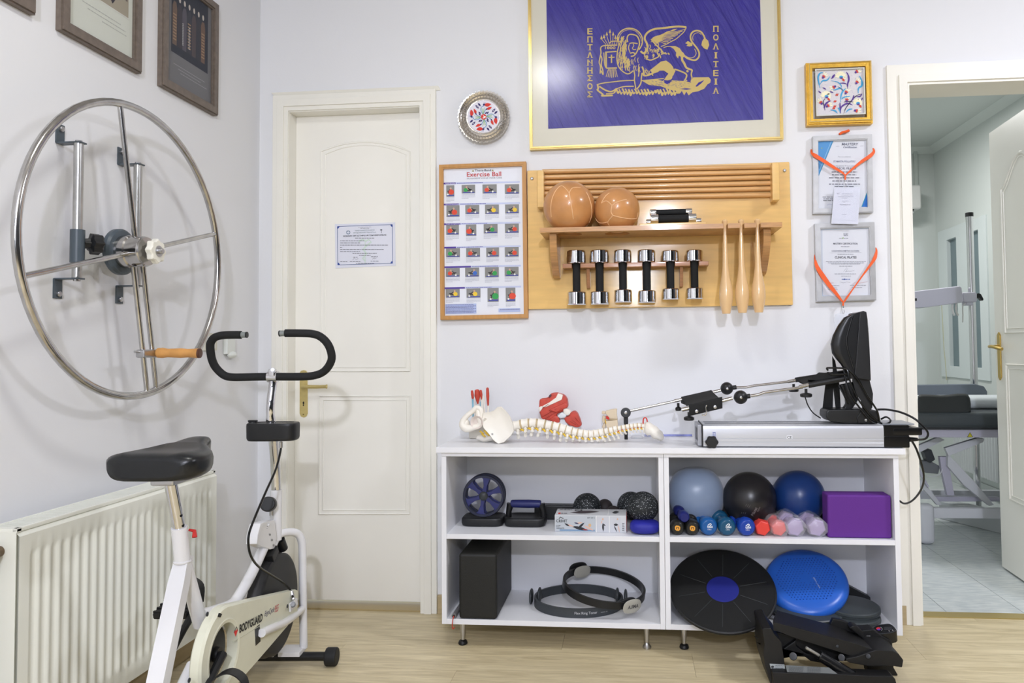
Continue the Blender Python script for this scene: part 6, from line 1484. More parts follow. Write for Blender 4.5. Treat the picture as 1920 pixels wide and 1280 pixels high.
# right compartment balls
for lb, px, rpx, Y, mt, q_ in (('pale blue pearly soft exercise ball, left of three',1305,50,2.895,mat('pearl_blue', (140,158,186), .3, sheen=.3),2.35),('glossy black soft exercise ball, middle of three',1405,48,2.855,mat('ball_black', (34,33,36), .3),2.05),('dark blue soft exercise ball, right of three',1497,47,2.90,mat('ball_blue', (26,58,118), .3),2.05)):
    rr2 = rpx*SC(Y); cx_ = W(px,925,Y).x
    t = thing('exercise_ball', V((cx_,Y,SH)), lb, 'ball', 'soft exercise balls in the right cabinet')
    c = V((cx_,Y,SH+rr2*1.0)); obj('ball', M().sph(c, (rr2,rr2,rr2*1.02), 48, 32, sq=q_), mt, t, ang=80)
    obj('valve', M().lathe(c+V((0,rr2*.999,0)), (0,1,0), ((0,.004),(.001,.004),(.002,.002)),10), WPL, t)
    if 'black' in lb:
        ik = Ink(lambda x, y, c=c, rr2=rr2: sphpt(1240+x/4.085, 840+y/4.085, c, rr2*1.012), V((0,-1,-.3)), .0006)
        ik.text((130,126,126), 'Pilates', 705, 520, 22, 70, 1, .01, rot=-1.1); ik.text((110,106,106), 'Gym', 745, 490, 18, 40, 1, .01, rot=-1.1)
        for k in range(3): ik.line((110,108,108), [(612+k*14,498+k*2),(655+k*14,425+k*4)], 2, 1)
        ik.build('lettering', t)
p0_, p1_ = W(1551,930,2.69), W(1671,930,2.69)
o = obj('foam_block', M().bx(p0_.x,p1_.x,2.69,2.768,SH+.0003,W(1600,928,2.69).z,.007,3), PURP, None, base=((p0_.x+p1_.x)/2,2.76,SH)); tag(o, 'purple foam yoga block at the right end of the upper shelf', 'foam block')
o = obj('rubber_ball', M().sph(V((W(1545,960,2.9).x,2.93,SH+.0285)), .028, 24, 16), BLK, None, base=V((W(1545,960,2.9).x,2.93,SH))); tag(o, 'small black ball between the dark blue ball and the purple block', 'ball')
# dumbbells lying front to back
def vdumb(label, px, r_, mt, Yf, L_, kind='round', zc=None, gmt=None, logo=None, grp=None, dx=0, rear=None):
    rr2 = r_*SC(Yf); xc = W(px,990,Yf).x; z = (SH+rr2*1.0+.0006) if zc is None else zc; n_ = 8 if kind == 'hex' else 28
    t = thing('dumbbell', V((xc,Yf+L_/2,z-rr2)), label, 'dumbbell', grp); axv = V((dx,1,0)).normalized(); o_ = V((xc,Yf,z))
    if kind == 'hex':
        for h in (0, L_-.045): obj('head', M().lathe(o_+axv*h, axv, ((0,rr2*.8),(.003,rr2*.93),(.008,rr2),(.037,rr2),(.042,rr2*.93),(.045,rr2*.8)),6), mt, t, ang=25)
    else:
        for h in (0, L_-.05): obj('head', M().lathe(o_+axv*h, axv, ((0,rr2*.70),(.002,rr2*.8),(.008,rr2*.95),(.018,rr2),(.032,rr2),(.042,rr2*.94),(.048,rr2*.7),(.05,rr2*.5)),28), mt, t)
    obj('handle', M().cyl(o_+axv*.03, o_+axv*(L_-.03), rr2*.48, seg=18), gmt or mt, t)
    if logo: logo(t, o_, rr2)
    return t
def logo_o(t, o_, r2):
    ik = Ink(lambda x, y: o_+V((x,0,-y)), NY, .0004); s_ = r2*.36
    ik.poly((226,160,60), [(-s_,-s_*.5),(-s_*.5,-s_),(s_*.5,-s_*.9),(s_,-s_*.4),(s_*.9,s_*.6),(s_*.3,s_),(-s_*.5,s_*.9),(-s_,s_*.4)], 1); ik.line((30,28,28), [(-s_*.4,s_*.4),(-s_*.4,-s_*.3),(s_*.4,-s_*.3),(s_*.4,s_*.4)], s_*.3, 2); ik.build('emblem', t)
def logo_w(t, o_, r2):
    ik = Ink(lambda x, y: o_+V((x,0,-y)), NY, .0004); s_ = r2
    ik.line((230,236,240), [(-s_*.35,-s_*.1),(-s_*.1,-s_*.25),(s_*.1,-s_*.4),(s_*.22,-s_*.28),(s_*.02,-s_*.1)], s_*.09, 1, 3); ik.text((230,236,240), 'tunturi', -s_*.42, s_*.02, s_*.2, s_*.8, 2, .02); ik.text((220,226,232), '1.0KG', -s_*.2, s_*.32, s_*.14, s_*.42, 2, .01); ik.line((230,236,240), [(-s_*.4,s_*.1),(s_*.4,s_*.03)], s_*.05, 1); ik.build('emblem', t)
BKV = mat('black_vinyl', (22,22,20), .35)
vdumb('black dumbbell with an orange emblem, nearest the cabinet divider', 1270.5, 13.8, BKV, 2.69, .15, logo=logo_o, grp='vinyl dumbbells on the shelf')
vdumb('black dumbbell with an orange emblem, second from the divider', 1298.5, 13.8, BKV, 2.69, .15, logo=logo_o, grp='vinyl dumbbells on the shelf')
vdumb('navy dumbbell laid on top of the two black dumbbells', 1284, 10.5, mat('navy_vinyl', (26,34,104), .3), 2.70, .14, zc=SH+14*2*SC(2.69)*.98+.009, dx=-.12, grp='vinyl dumbbells on the shelf')
for i, (px, mt, lb) in enumerate(((1330,BLUEV,'blue vinyl dumbbell, first of the three blue ones from the left'),(1364.5,BLUED,'teal blue vinyl dumbbell, middle of the three blue ones'),(1401.5,BLUEV2,'royal blue vinyl dumbbell, next to the red ones'))):
    vdumb(lb, px, 16.3, mt, 2.69, .165, logo=logo_w, grp='vinyl dumbbells on the shelf', dx=-.10)
for px, mt, lb in ((1431,REDV,'coral red dumbbell beside the royal blue one'),(1461.5,REDV,'coral red dumbbell in clear wrap beside the lilac ones'),(1492,LILV,'lilac dumbbell in clear wrap beside the coral one'),(1533,LILV,'lilac dumbbell in clear wrap beside the purple block')):
    r_ = 14.5 if mt is REDV else 16.5
    t = vdumb(lb, px, r_, mt, 2.695, .15, 'hex', grp='wrapped hex dumbbells on the shelf', dx=-.08)
    if px != 1431:
        rg = []; rr2 = r_*SC(2.7); q0_ = t.location+V((0,-.075,rr2))
        for h, k in ((-.012,.35),(-.006,.9),(0,1.12),(.03,1.2),(.06,1.05),(.09,1.15),(.13,1.2),(.155,1.0),(.17,.4)):
            rg.append([V((q0_.x-.08*h,q0_.y+h,max(q0_.z+math.sin(2*PI*j/16)*rr2*k*(1+random.uniform(-.12,.12)),SH+.0006)))+V((math.cos(2*PI*j/16)*rr2*k*(1+random.uniform(-.1,.12)),0,0)) for j in range(16)])
        obj('plastic_wrap', M().loft(rg), mat('plastic_wrap', (235,235,240), .12, alpha=.22, spec=1, bump=1, bscale=90), t, ang=12)
# ---- lower left compartment
Yl = 2.647
fx0, fx1 = W(857,1100,Yl).x, W(929.5,1100,Yl).x; zt_ = W(890,1041,Yl).z
o = obj('foam_block', M().bx(fx0,fx1,Yl+.022,Yl+.35,BT+.0004,min(zt_,SHB-.01),.012,3), mat('black_block', (26,27,26), .55, bump=.25, bscale=400), None, base=((fx0+fx1)/2,Yl+.18,BT)); tag(o, 'tall black foam block in the lower left compartment', 'foam block')
a, b_ = W(842,1157,Yl+.03), W(855,1128,3.0); a.z = BT+.0105; b_.z = BT+.0105; a.x = fx0-.0185; b_.x = fx0-.0185
t = thing('foam_tube', V((a.x,2.8,BT)), 'grey tube with a red cord squeezed beside the tall black foam block', 'tube')
obj('tube', M().cyl(V((a.x,2.672,a.z)), b_, .0085, seg=18), mat('grey_rubber', (120,118,120), .4), t)
obj('tube_mouth', M().cyl(V((a.x,2.6715,a.z)), V((a.x,2.674,a.z)), .0052, seg=14), BLK, t)
obj('cord', M().tube(smoothpath([V((a.x,2.672,a.z)),V((a.x-.002,2.662,a.z-.012)),V((a.x-.003,2.66,a.z-.035)),V((a.x,2.66,a.z-.042)),V((a.x+.006,2.66,a.z-.035))],4), .0018, 8), mat('red_cord', (186,60,44), .5), t)
# pilates rings
R1 = .171; RY1 = .142; c1 = V((W(1085,1120,2.86).x,2.706+RY1,BT)); GR = mat('ring_grey', (58,62,66), .45)
t = thing('pilates_ring', c1, 'dark grey pilates ring lying flat on the lower left shelf', 'pilates ring', 'pilates rings')
def band(m, c, e1, e2, n_, R, h0, h1, th, N=72):
    rg = []
    for i in range(N):
        a = 2*PI*i/N; d = e1*math.cos(a)+e2*math.sin(a); dd_ = d.normalized()
        rg.append([c+d*1.0+n_*h0, c+d+n_*h1, c+d-dd_*th+n_*h1, c+d-dd_*th+n_*h0])
    return m.loft(rg, loop=True)
obj('hoop', band(M(), c1, V((R1,0,0)), V((0,RY1,0)), V((0,0,1)), R1, .001, .034, .008), GR, t)
for s_ in (-1,1):
    q_ = math.radians(8 if s_ > 0 else 0); d = V((s_*math.cos(q_),math.sin(q_)*s_*.6,0))
    for k in (1,-1):
        obj('pad', M().sph(c1+d*(R1+k*.016-.004)+V((0,0,.0285 if k > 0 else .034)), (.007,.032,.0275), 20, 12, sq=2.6), GR, t)
P0, P1 = W(1093,1157,2.712), W(1160,1153,2.72)
def RP(x, y): # on the outside of the hoop
    ang_ = math.radians(-90)+x/R1; return V((c1.x+math.cos(ang_)*(R1+.0006), c1.y+math.sin(ang_)*(RY1+.0006), c1.z+.0175-y))
xm = math.asin(max(-1,min(1,(P0.x-.03-c1.x)/R1)))*R1
ik = Ink(RP, NY, .0003); ik.text((196,198,200), 'Flex Ring Toner', xm, .006, .012, .085, 1, .005); ik.greek((120,122,124), xm+.10, xm+.13, .0, .006, 1, 2); ik.build('lettering', t)
Pa, Pb = W(1182,1146,2.715), W(1087,1079,2.955)
c2 = (Pa+Pb)/2+V((0,0,.004)); e1_ = (Pa-Pb)/2; R2 = e1_.length; nn_ = e1_.cross(V((1,.30,-.12))).normalized(); nn_ = nn_ if nn_.z > 0 else -nn_; e2_ = nn_.cross(e1_).normalized()*R2*1.0
c2.z = max(c2.z, BT+.075)
t = thing('pilates_ring', V((c2.x,c2.y,BT)), 'black pilates ring with grey pads leaning on the flat grey ring', 'pilates ring', 'pilates rings')
obj('hoop', band(M(), c2, e1_, e2_, nn_, R2, -.013, .013, .009), mat('ring_black', (26,27,29), .4), t)
PADG = mat('pad_grey', (172,170,160), .45)
e1n = e1_.normalized()
pA, pB = c2+e1n*(R2+.010), c2-e1n*(R2-.018)
mx = Matrix((e2_.normalized(), nn_, e1n)).transposed()
obj('pad', M().sph(pA, (.042,.026,.0045), 24, 12, mx, sq=2.6), PADG, t)
obj('inner_pad', M().sph(c2+e1n*(R2-.014), (.038,.022,.0075), 24, 12, mx, sq=2.6), BLK, t)
obj('pad', M().sph(pB, (.040,.024,.0045), 24, 12, mx, sq=2.6), PADG, t)
obj('inner_pad', M().sph(c2-e1n*(R2+.012), (.044,.026,.0075), 24, 12, mx, sq=2.6), BLK, t)
ik = Ink(lambda x, y: pA+e1n*.0048+e2_.normalized()*(-x)+nn_*(-y), e1n, .0004); ik.text((70,70,70), 'AMILA', .028, -.004, .015, .052, 1, .02, flipx=True) if False else ik.text((70,70,70), 'AMILA', -.026, .006, .014, .05, 1, .02, rot=PI*0)
ik.build('lettering', t)
# ---- lower right compartment
def disc3(c, n_, R, prof, mt, name, par, seg=64): return obj(name, M().lathe(c, n_, prof, seg), mt, par)
tb = math.radians(31); nb_ = V((-.03,-math.sin(tb),math.cos(tb))).normalized(); RB = 95.5*SC(2.76)
cb_ = WZ(1355,1104,BT+RB*math.sin(tb)+.004)
t = thing('balance_board', V((cb_.x,cb_.y,BT)), 'large round black balance board with a blue centre leaning in the lower right compartment', 'balance board')
o = nb_*-.014
obj('board', M().lathe(cb_+o, nb_, ((0,.03),(0,RB-.012),(.003,RB-.003),(.008,RB),(.014,RB-.001),(.0165,RB-.006),(.0145,RB-.010),(.0135,.058),(.0135,.002)),72), mat('board_black', (20,21,22), .5, bump=.2, bscale=500), t)
obj('centre_disc', M().lathe(cb_, nb_, ((-.001,.058),(.0004,.058),(.0012,.054),(.0015,.002)),40), mat('centre_blue', (28,36,126), .5), t)
tt = nb_.cross(V((1,0,0))).normalized(); ss = V((1,0,0))-nb_*nb_.x; ss.normalize()
for k in range(10):
    a = 2*PI*(k+.32)/10; d = ss*math.cos(a)+tt*math.sin(a); obj('groove', M().tube([cb_+d*.066+nb_*.0, cb_+d*(RB-.028)], .0009, 5), mat('groove_grey', (58,62,64), .5), t)
obj('dome', M().sph(cb_-nb_*.02, .06, 28, 16), DGRY, t) if False else None
tc_ = math.radians(34); nc = V((-.10,-math.sin(tc_),math.cos(tc_))).normalized(); RC_ = 72.5*SC(2.83)
cc_ = W(1512,1090,2.825)
t = thing('balance_cushion', V((cc_.x,cc_.y,BT)), 'blue inflatable balance cushion with bumps leaning beside the black board', 'balance cushion')
BC = mat('cushion_blue', (40,98,196), .3)
cu = obj('cushion', M().lathe(cc_-nc*.034, nc, ((0,.02),(0,RC_*.75),(.006,RC_*.92),(.016,RC_*.985),(.026,RC_),(.036,RC_*.985),(.045,RC_*.93),(.051,RC_*.82),(.053,RC_*.6),(.0545,.01)),72), BC, t)
tt = nc.cross(V((1,0,0))).normalized(); ss = nc.cross(tt)
bm_ = M()
for i in range(-9,10):
    for j in range(-9,10):
        x, y = i*.0115+(j%2)*.00575, j*.010
        if .02 < math.hypot(x,y) < RC_*.72: bm_.sph(cc_+ss*x+tt*y+nc*.0195, (.0022,.0022,.0022), 6, 4)
o = obj('bumps', bm_, mat('bump_blue', (26,66,150), .4), t); o['kind'] = 'stuff'
ik = Ink(lambda x, y: cc_+ss*x-tt*y, nc, .0215); ik.text((200,210,230), 'Balance Trainer', -.028, 0, .006, .05, 1, rot=PI/2+.25); ik.build('lettering', t)
DG2 = mat('disc_grey', (60,66,68), .4)
def gdisc(label, px, py, z, R, tilt, az=0, th=.02):
    n_ = V((math.sin(az)*math.sin(tilt),-math.cos(az)*math.sin(tilt),math.cos(tilt))); c = WZ(px,py,z)
    t = thing('rubber_disc', V((c.x,c.y,BT)), label, 'disc'); k = th
    obj('disc', M().lathe(c-n_*k, n_, ((0,.01),(0,R-.006),(.003,R-.001),(k*.45,R),(k*.5,R-.003),(k*.55,R),(k-.003,R-.001),(k,R-.005),(k+.001,R*.6),(k+.001,.01)),64), DG2, t)
    return t
gdisc('dark grey rubber disc under the blue cushion', 1512, 1124, BT+.050, .150, math.radians(10), .12, .020)
gdisc('dark grey rubber disc with a paper label, rightmost in the lower compartment', 1597, 1133, BT+.046, .098, math.radians(2), 0, .022)
gdisc('dark grey rubber disc lying flat under the rightmost disc', 1597, 1150, BT+.0225, .098, 0, 0, .021)
p = WZ(1590,1120,BT+.05)
o = obj('foam_wedge', M().prism([W(1584,1094,2.96), W(1636,1122,2.96), W(1640,1135,2.96), W(1560,1135,2.96), W(1560,1096,2.96)], (0,.04,0), .003), BLK, None, base=V((W(1600,1120,2.96).x,2.98,BT))); tag(o, 'black wedge standing at the back behind the grey discs', 'wedge')
# ================================================================ STEPPER
ZG = zz(1420,1130,6.4); SB = mat('stepper_black', (17,17,18), .5, bump=.15, bscale=400)
def GW(x, y, Y): return W(*ZG(x,y),Y)
stp = thing('stepper', V((GW(900,700,2.5).x,2.5,0)), 'black mini stepper with two footplates and a small console on the floor before the cabinet', 'stepper')
def gpoly(name, pts, Y, d, mt=None, bev=.004, par=None): return obj(name, M().prism([V((p.x,p.y,max(p.z,.0008))) for p in [GW(x,y,Y) for x, y in pts]], (0,d,0), bev), mt or SB, par or stp)
gpoly('side_housing', [(60,320),(75,305),(165,300),(200,370),(290,470),(310,590),(330,740),(345,830),(420,1080),(180,1080),(100,780),(70,600),(85,500)], 2.44, .17)
gpoly('rear_panel', [(1190,335),(1390,318),(1500,400),(1620,460),(1632,600),(1640,780),(1700,1080),(1340,1080),(1300,640)], 2.56, .05)
gpoly('base_bar', [(180,830),(960,852),(1340,872),(1625,880),(1660,920),(1700,1080),(200,1080)], 2.41, .05)
secs = [((200,185),(185,235),(196,330)),((240,95),(250,248),(260,345)),((430,150),(430,296),(430,410)),((880,268),(880,412),(900,560)),((1180,372),(1180,490),(1200,660)),((1380,545),(1395,565),(1390,625))]
rg = []
for k, (bt, ft, fb_) in enumerate(secs):
    yb_ = 2.585 if 0 < k < 5 else 2.50
    a, b_, c = GW(*bt,yb_), GW(*ft,2.462), GW(*fb_,2.462); rg.append([a, a.lerp(b_,.03)+V((0,0,.003)), a.lerp(b_,.96)+V((0,0,.002)), b_, c, V((a.x,a.y,c.z))])
obj('footplate', M().loft(rg), SB, stp, ang=30)
for k in range(7):
    t_ = (k+1)/8; a = GW(430+(900-430)*t_, 175+(285-175)*t_, 2.575); b_ = GW(300+(860-300)*t_, 262+(405-262)*t_, 2.468)
gpoly('inner_frame', [(200,340),(560,430),(900,560),(1200,650),(1100,700),(900,700),(700,660),(560,650),(300,640),(250,480)], 2.515, .05)
gpoly('toe_stop', [(870,270),(905,190),(1000,205),(1085,235),(1130,275),(1240,405),(1100,380)], 2.58, .02)
gpoly('toe_stop', [(1105,300),(1150,272),(1200,285),(1260,340),(1395,555),(1300,470),(1245,412)], 2.545, .04)
gpoly('second_footplate', [(1395,572),(1440,560),(1630,575),(1700,615),(1757,690),(1742,780),(1640,762),(1350,765),(1100,720),(1050,670),(1200,640)], 2.45, .12)
gpoly('second_footplate_low', [(90,520),(200,590),(300,640),(300,560),(470,440),(470,520),(580,600),(900,690),(860,740),(640,700),(560,640),(330,600)], 2.50, .05)
obj('label', M().prism([GW(x,y,2.4385) for x, y in ((148,730),(325,740),(345,832),(172,826))], (0,.001,0)), mat('sticker', (170,176,178), .5), stp, smooth=False)
obj('warning_strip', M().prism([GW(x,y,2.4085) for x, y in ((338,748),(860,775),(960,850),(358,828))], (0,.001,0)), mat('strip_grey', (112,118,122), .4), stp, smooth=False)
ik = Ink(lambda x, y: GW(x,y,2.4083), NY)
for i in range(5): ik.greek((70,74,78), 380,560-i*4,765+i*13,9,1,i); ik.greek((70,74,78), 600,760,775+i*13,9,1,i+9)
ik.build('strip_print', stp)
ik = Ink(lambda x, y: GW(x,y,2.4383), NY); ik.ell((60,62,64), 182,765,18,14,0,1)
for i in range(5): ik.greek((90,94,98), 215,315,748+i*16,9,1,i+20)
ik.build('label_print', stp)
obj('piston_rod', M().cyl(GW(582,535,2.45), GW(760,640,2.45), .0048, seg=12), mat('satin_rod', (170,168,160), .35, .6), stp)
a, b_ = GW(740,628,2.45), GW(1330,985,2.43); b_.z = max(b_.z,.02)
obj('piston', M().cyl(a, b_, .017, seg=18, bev=.003), BLKG, stp)
for x, y, r_ in ((430,640,.0125),(1010,655,.011),(1330,640,.008)): obj('roller', M().cyl(GW(x,y,2.445), GW(x,y,2.49), r_, seg=18, bev=.002), BLKG, stp)
obj('bolt', M().lathe(GW(960,520,2.4615), NY, ((0,.005),(.0015,.005),(.003,.003)),12), DGRY, stp)
top_ = [(1382,320),(1395,290),(1440,270),(1520,258),(1588,254),(1640,284),(1674,330),(1655,350),(1590,368),(1500,378),(1430,365),(1395,345)]
def cy(y): return 2.625-(y-254)/124*.055
tp_ = [GW(x,y,cy(y)) for x, y in top_]; cen_ = sum(tp_, V())/len(tp_)
con = obj('console', M().loft([[cen_+(p-cen_)*.9+V((0,0,.0015)) for p in tp_], [cen_+(p-cen_)*.97+V((0,0,.001)) for p in tp_], tp_, [p+V((0,0,-.008)) for p in tp_], [cen_+(p-cen_)*.96+V((.003,0,-.034)) for p in tp_]]), BLKG, stp, ang=40)
nrm = (tp_[0]-cen_).cross(tp_[4]-cen_).normalized(); nrm = nrm if nrm.z > 0 else -nrm
obj('console_trim', M().tube([cen_+(p-cen_)*.93+nrm*.0016 for p in smoothpath(tp_+[tp_[0]],3)[:-1]], .0009, 5, closed=True), DGRY, con)
ik = Ink(lambda x, y: PL(*ZG(x,y), cen_+nrm*.0012, nrm), nrm, .0008)
ik.ell((196,40,50), 1452,310,26,16,0,1); ik.ell((84,50,150), 1458,322,22,10,0,2); ik.line((150,150,152), [(1475,292),(1498,312),(1490,335)], 5, 1, 3); ik.rect((40,42,46), 1520,290,1610,330,1); ik.line((190,190,190), [(1578,332),(1584,344)], 5, 2); ik.line((190,190,190), [(1620,325),(1630,340)], 5, 2)
ik.build('display', con)
ik = Ink(lambda x, y: GW(x,y,2.559), NY); ik.greek((170,170,170), 1310,1355,392,10,1,3); ik.build('small_print', stp)
# ================================================================ BACK ROOM
Z4 = zz(1700,820,5.565); Z2 = zz(1700,520,5.333); Z33 = zz(1700,700,7.11)
BWH = mat('bed_white', (206,208,214), .4); BWH2 = mat('bed_lilac', (186,184,200), .4); VIN = mat('grey_vinyl', (66,72,76), .35)
bed = thing('treatment_bed', V((1.95,4.5,0)), 'grey treatment bed with white lifting frame in the room beyond the doorway', 'treatment bed')
def bpoly(name, fn, pts, Y, d, mt, bev=.003): return obj(name, M().prism([W(*fn(x,y),Y) for x, y in pts], (0,d,0), bev), mt, bed)
xl_, xr_ = W(1726,980,4.21).x, W(1755,980,4.21).x; zl_ = W(1740,946,4.21).z
for yy in (4.21, 4.72):
    obj('foot_column', M().bx(xl_,xr_,yy,yy+.08,.0005,zl_,.028,4), BWH, bed)
    zz0, zz1 = W(1800,971,4.24).z, W(1800,952,4.24).z
    obj('base_beam', M().bx(xr_-.01,2.35,yy+.02,yy+.06,zz0,zz1,.004), BWH, bed)
obj('cross_beam', M().bx(xl_+.01,xr_-.01,4.28,4.73,zz0+.01,zz1,.004), BWH, bed)
bpoly('inner_beam', Z4, [(290,615),(975,625),(975,668),(330,668)], 4.40, .04, BWH2)
bpoly('lift_link', Z4, [(345,200),(430,200),(500,608),(425,605),(365,340)], 4.36, .03, BWH2)
bpoly('lift_link', Z4, [(432,170),(700,450),(915,705),(862,714),(600,500),(430,300)], 4.33, .03, BWH)
bpoly('lift_link', Z4, [(110,90),(330,-5),(400,25),(120,165)], 4.36, .03, BWH)
bpoly('lift_link', Z4, [(400,110),(740,5),(815,12),(800,50),(440,195)], 4.31, .03, BWH)
bpoly('lift_link', Z4, [(150,430),(300,615),(372,706),(318,706),(180,545),(120,500)], 4.33, .03, BWH)
bpoly('lift_link', Z4, [(130,300),(165,370),(240,520),(225,525),(150,400)], 4.30, .02, BWH2)
bpoly('motor', Z4, [(180,150),(260,125),(300,230),(250,265),(215,250)], 4.38, .06, DGRY)
bpoly('motor_housing', Z4, [(150,250),(240,240),(350,300),(330,380),(200,370)], 4.40, .05, mat('grey_housing', (110,114,118), .5))
obj('cable', M().tube(smoothpath([W(*Z4(x,y),4.28) for x, y in ((210,395),(260,405),(320,395),(360,365),(372,330))],4), .0025, 6), BWH, bed)
zz0, zz1 = W(1800,820,4.2).z, W(1800,804.5,4.2).z
[obj('top_frame', M().bx(1.45,2.4,yy,yy+.04,zz0,zz1,.003), BWH2, bed) for yy in (4.2,4.72)]
ik = Ink(lambda x, y: W(*Z33(x,y),4.2), NY, .001); ik.poly((50,48,30), [(843,780),(884,848),(804,848)], 1); ik.poly((206,196,50), [(843,790),(874,843),(814,843)], 2); ik.line((60,56,30), [(843,808),(843,828)], 5, 3); ik.build('warning_sticker', bed)
zm0, zm1 = W(1800,802,4.15).z, W(1800,773,4.15).z
obj('mattress', M().bx(1.42,2.42,4.14,4.76,zm0,zm1,.03,4), VIN, bed)
obj('underboard', M().bx(1.48,2.38,4.18,4.72,zz1,zm0+.002,.002), DGRY, bed)
obj('head_section', M().prism([W(x,y,4.62) for x, y in ((1690,775),(1690,722),(1830,720),(1846,724),(1852,734),(1853,775))], (0,.06,0), .008), mat('blue_grey_vinyl', (112,120,130), .5), bed)
t = obj('bolster', M().loft([[V((W(*Z33(x,500),4.2).x, 4.17+ (.16 if j in (0,1,2) else (0 if j in (4,5,6) else .08)), 0))*1 for j in range(8)] for x in ()] or [[W(*Z33(x,y1_),4.30), W(*Z33(x,y0_+6),4.30), W(*Z33(x,y0_),4.25), W(*Z33(x,y0_+4),4.20), W(*Z33(x,y0_+40),4.175), W(*Z33(x,y1_),4.165)] for x, y0_, y1_ in ((150,300,500),(165,285,520),(200,278,520),(300,280,520),(450,288,520),(550,284,520),(680,268,518),(780,268,515),(820,285,512),(845,330,505),(855,400,500))]), mat('bolster_black', (38,42,42), .6), None, base=V((1.68,4.22,zm1)), ang=60)
tag(t, 'black vinyl neck bolster lying on the near edge of the treatment bed', 'bolster')
xw0, xw1 = W(1700,760,4.4).x, 2.25
t = obj('pillow', M().bx(xw0,xw1,4.34,4.60,zm1+.0005,W(1850,743.5,4.4).z,.03,4), mat('white_linen', (216,222,226), .8, bump=.4, bscale=30), None, base=V((1.9,4.45,zm1))); tag(t, 'white folded pillow across the treatment bed behind the black bolster', 'pillow')
# lamp stand
lp = thing('lamp_stand', V((2.19,4.95,0)), 'chrome pole stand with a white lamp arm standing behind the treatment bed', 'lamp')
YLp = 4.95
pt_, pb_ = W(1818.5,405,YLp), W(1825.5,718,YLp); dpl = (pb_-pt_).normalized(); tbot = (pt_.z-.03)/-dpl.z
pbot = V((pt_.x, pt_.y, .03)); pxx = (pt_.x+pb_.x)/2
obj('pole', M().cyl((pxx,YLp,.03),(pxx,YLp,pt_.z),.022,seg=24), CHR, lp)
obj('cap', M().cyl((pxx,YLp,pt_.z-.005),(pxx,YLp,pt_.z+.022),.0245,seg=24,bev=.003), BLK, lp)
obj('base', M().lathe((pxx,YLp,.0005),(0,0,1),((0,.12),(.015,.12),(.03,.1),(.045,.03)),36), mat('grey_paint', (0,0,0)), lp)
obj('arm_box', M().prism([W(*Z2(x,y),YLp-.07) for x, y in ((-60,150),(70,138),(535,84),(552,100),(572,240),(545,252),(210,298),(70,305),(-60,305))], (0,.14,0), .012), mat('lamp_white', (214,212,226), .3), lp)
obj('clamp', M().prism([W(*Z2(x,y),YLp-.04) for x, y in ((560,150),(690,146),(706,160),(706,236),(690,246),(570,246))], (0,.08,0), .006), mat('lamp_white', (0,0,0)), lp)
obj('collar', M().prism([W(*Z2(x,y),YLp-.035) for x, y in ((598,246),(668,246),(668,278),(598,278))], (0,.07,0), .003), mat('lamp_white', (0,0,0)), lp)
obj('lever', M().prism([W(*Z2(x,y),YLp-.02) for x, y in ((706,165),(720,155),(745,165),(772,215),(768,232),(752,228),(735,205),(706,205))], (0,.04,0), .004), BLK, lp)
obj('screw', M().prism([W(*Z2(x,y),YLp-.072) for x, y in ((80,208),(102,208),(102,234),(80,234))], (0,.004,0)), BLK, lp)
for x in (470,505,570): obj('hook', M().tube(smoothpath([W(*Z2(x+a,b_),YLp-.03) for a, b_ in ((-8,255),(-12,300),(-6,345),(8,380))] if x < 560 else [W(*Z2(a,b_),YLp-.03) for a, b_ in ((585,262),(565,275),(560,320),(562,380),(560,450))],4), .007 if x < 560 else .004, 8), WPL, lp)
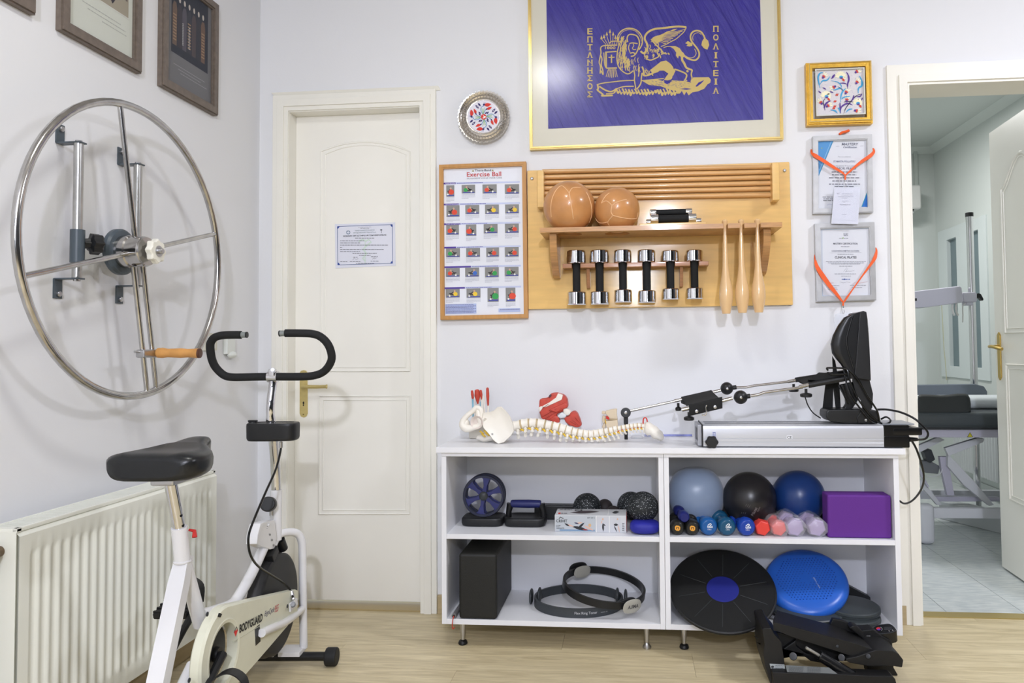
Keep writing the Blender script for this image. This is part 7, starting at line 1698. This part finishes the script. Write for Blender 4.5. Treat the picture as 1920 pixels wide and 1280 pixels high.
# air conditioner on the far wall
ya_ = Y2-.22; xa1 = W(1728.5,370,ya_).x; za0, za1 = W(1710,392,ya_).z, W(1710,346,ya_).z
ac = thing('air_conditioner', V((xa1-.4,Y2,za0)), 'white wall air conditioner high on the far wall of the back room', 'air conditioner')
obj('casing', M().bx(xa1-.8,xa1,ya_,Y2,za0,za1,.02,3), WPL, ac)
obj('louvre', M().bx(xa1-.78,xa1-.05,ya_+.03,ya_+.15,za0-.03,za0+.002,.006), mat('louvre_grey', (190,194,194), .5), ac)
obj('vent_slot', M().bx(xa1-.76,xa1-.06,ya_+.01,ya_+.03,za0-.008,za0+.001), BLK, ac)
xt_ = W(1718,330,Y2-.02).x; zt2 = W(1718,281,Y2-.02).z
t = obj('cable_trunking', M().bx(xt_-.014,xt_+.014,Y2-.02,Y2,za1,zt2,.002).bx(xt_-.014,X2,Y2-.02,Y2,zt2-.0,zt2+.025,.002), mat('trunk_white', (206,212,208), .6), None, base=V((xt_,Y2,za1))); tag(t, 'thin white cable trunking from the cove down to the air conditioner', 'trunking')
t = obj('hanging_cord', M().tube(smoothpath([WX(x,y,X2-.012) for x, y in ((1766,572),(1768,610),(1770,650),(1773,680),(1775,712))],4), .005, 8), mat('old_cord', (196,196,170), .6), None, base=WX(1775,712,X2-.012)); tag(t, 'thin yellowed cord hanging beside the back room window', 'cord')
# radiator under the back room window
r2 = thing('radiator', V((X2-.06,4.95,.15)), 'white ribbed radiator under the window of the back room', 'radiator')
yr0, yr1 = WX(1872,880,X2-.1).y, WX(1790,880,X2-.1).y; yr0 = max(yr0, 4.2)
m = M(); n_ = max(6,int((yr1-yr0)/.04)); rows = [[],[]]
for i in range(n_*4+1):
    yv = yr0+(yr1-yr0)*i/(n_*4); g_ = .012 if (i % 4) in (1,2) else 0
    for k, z in enumerate((.16,.72)): rows[k].append(V((X2-.10-g_,yv,z)))
m.loft(rows, closed=False, cap=False); m.bx(X2-.098,X2-.03,yr0,yr1,.16,.72)
obj('front_panel', m, mat('rad_white', (206,210,212), .4), r2, ang=20)
obj('wall_bracket', M().bx(X2-.03,X2,yr0+.1,yr0+.14,.5,.55), mat('rad_white', (0,0,0)), r2)
A_, B_ = WZ(1761,972,0), WZ(1900,1006,0); d_ = (B_-A_).normalized(); n2_ = V((-d_.y,d_.x,0)); n2_ = n2_ if n2_.x > 0 else -n2_
t = obj('low_box', M().prism([A_+V((0,0,.0008)), B_+V((0,0,.0008)), B_+n2_*.1+V((0,0,.0008)), A_+n2_*.1+V((0,0,.0008))], (0,0,.11), .004), mat('box_white', (196,200,202), .6), None, base=(A_+B_)/2); tag(t, 'low white box on the tiles beneath the treatment bed', 'box')
p = WZ(1869,940,.03); t = obj('castor_wheel', M().sph((2.2,4.35,.03),(.03,.02,.029),20,12), BLK, None, base=(2.2,4.35,0)); tag(t, 'small black castor on the floor at the right end of the treatment bed', 'castor')
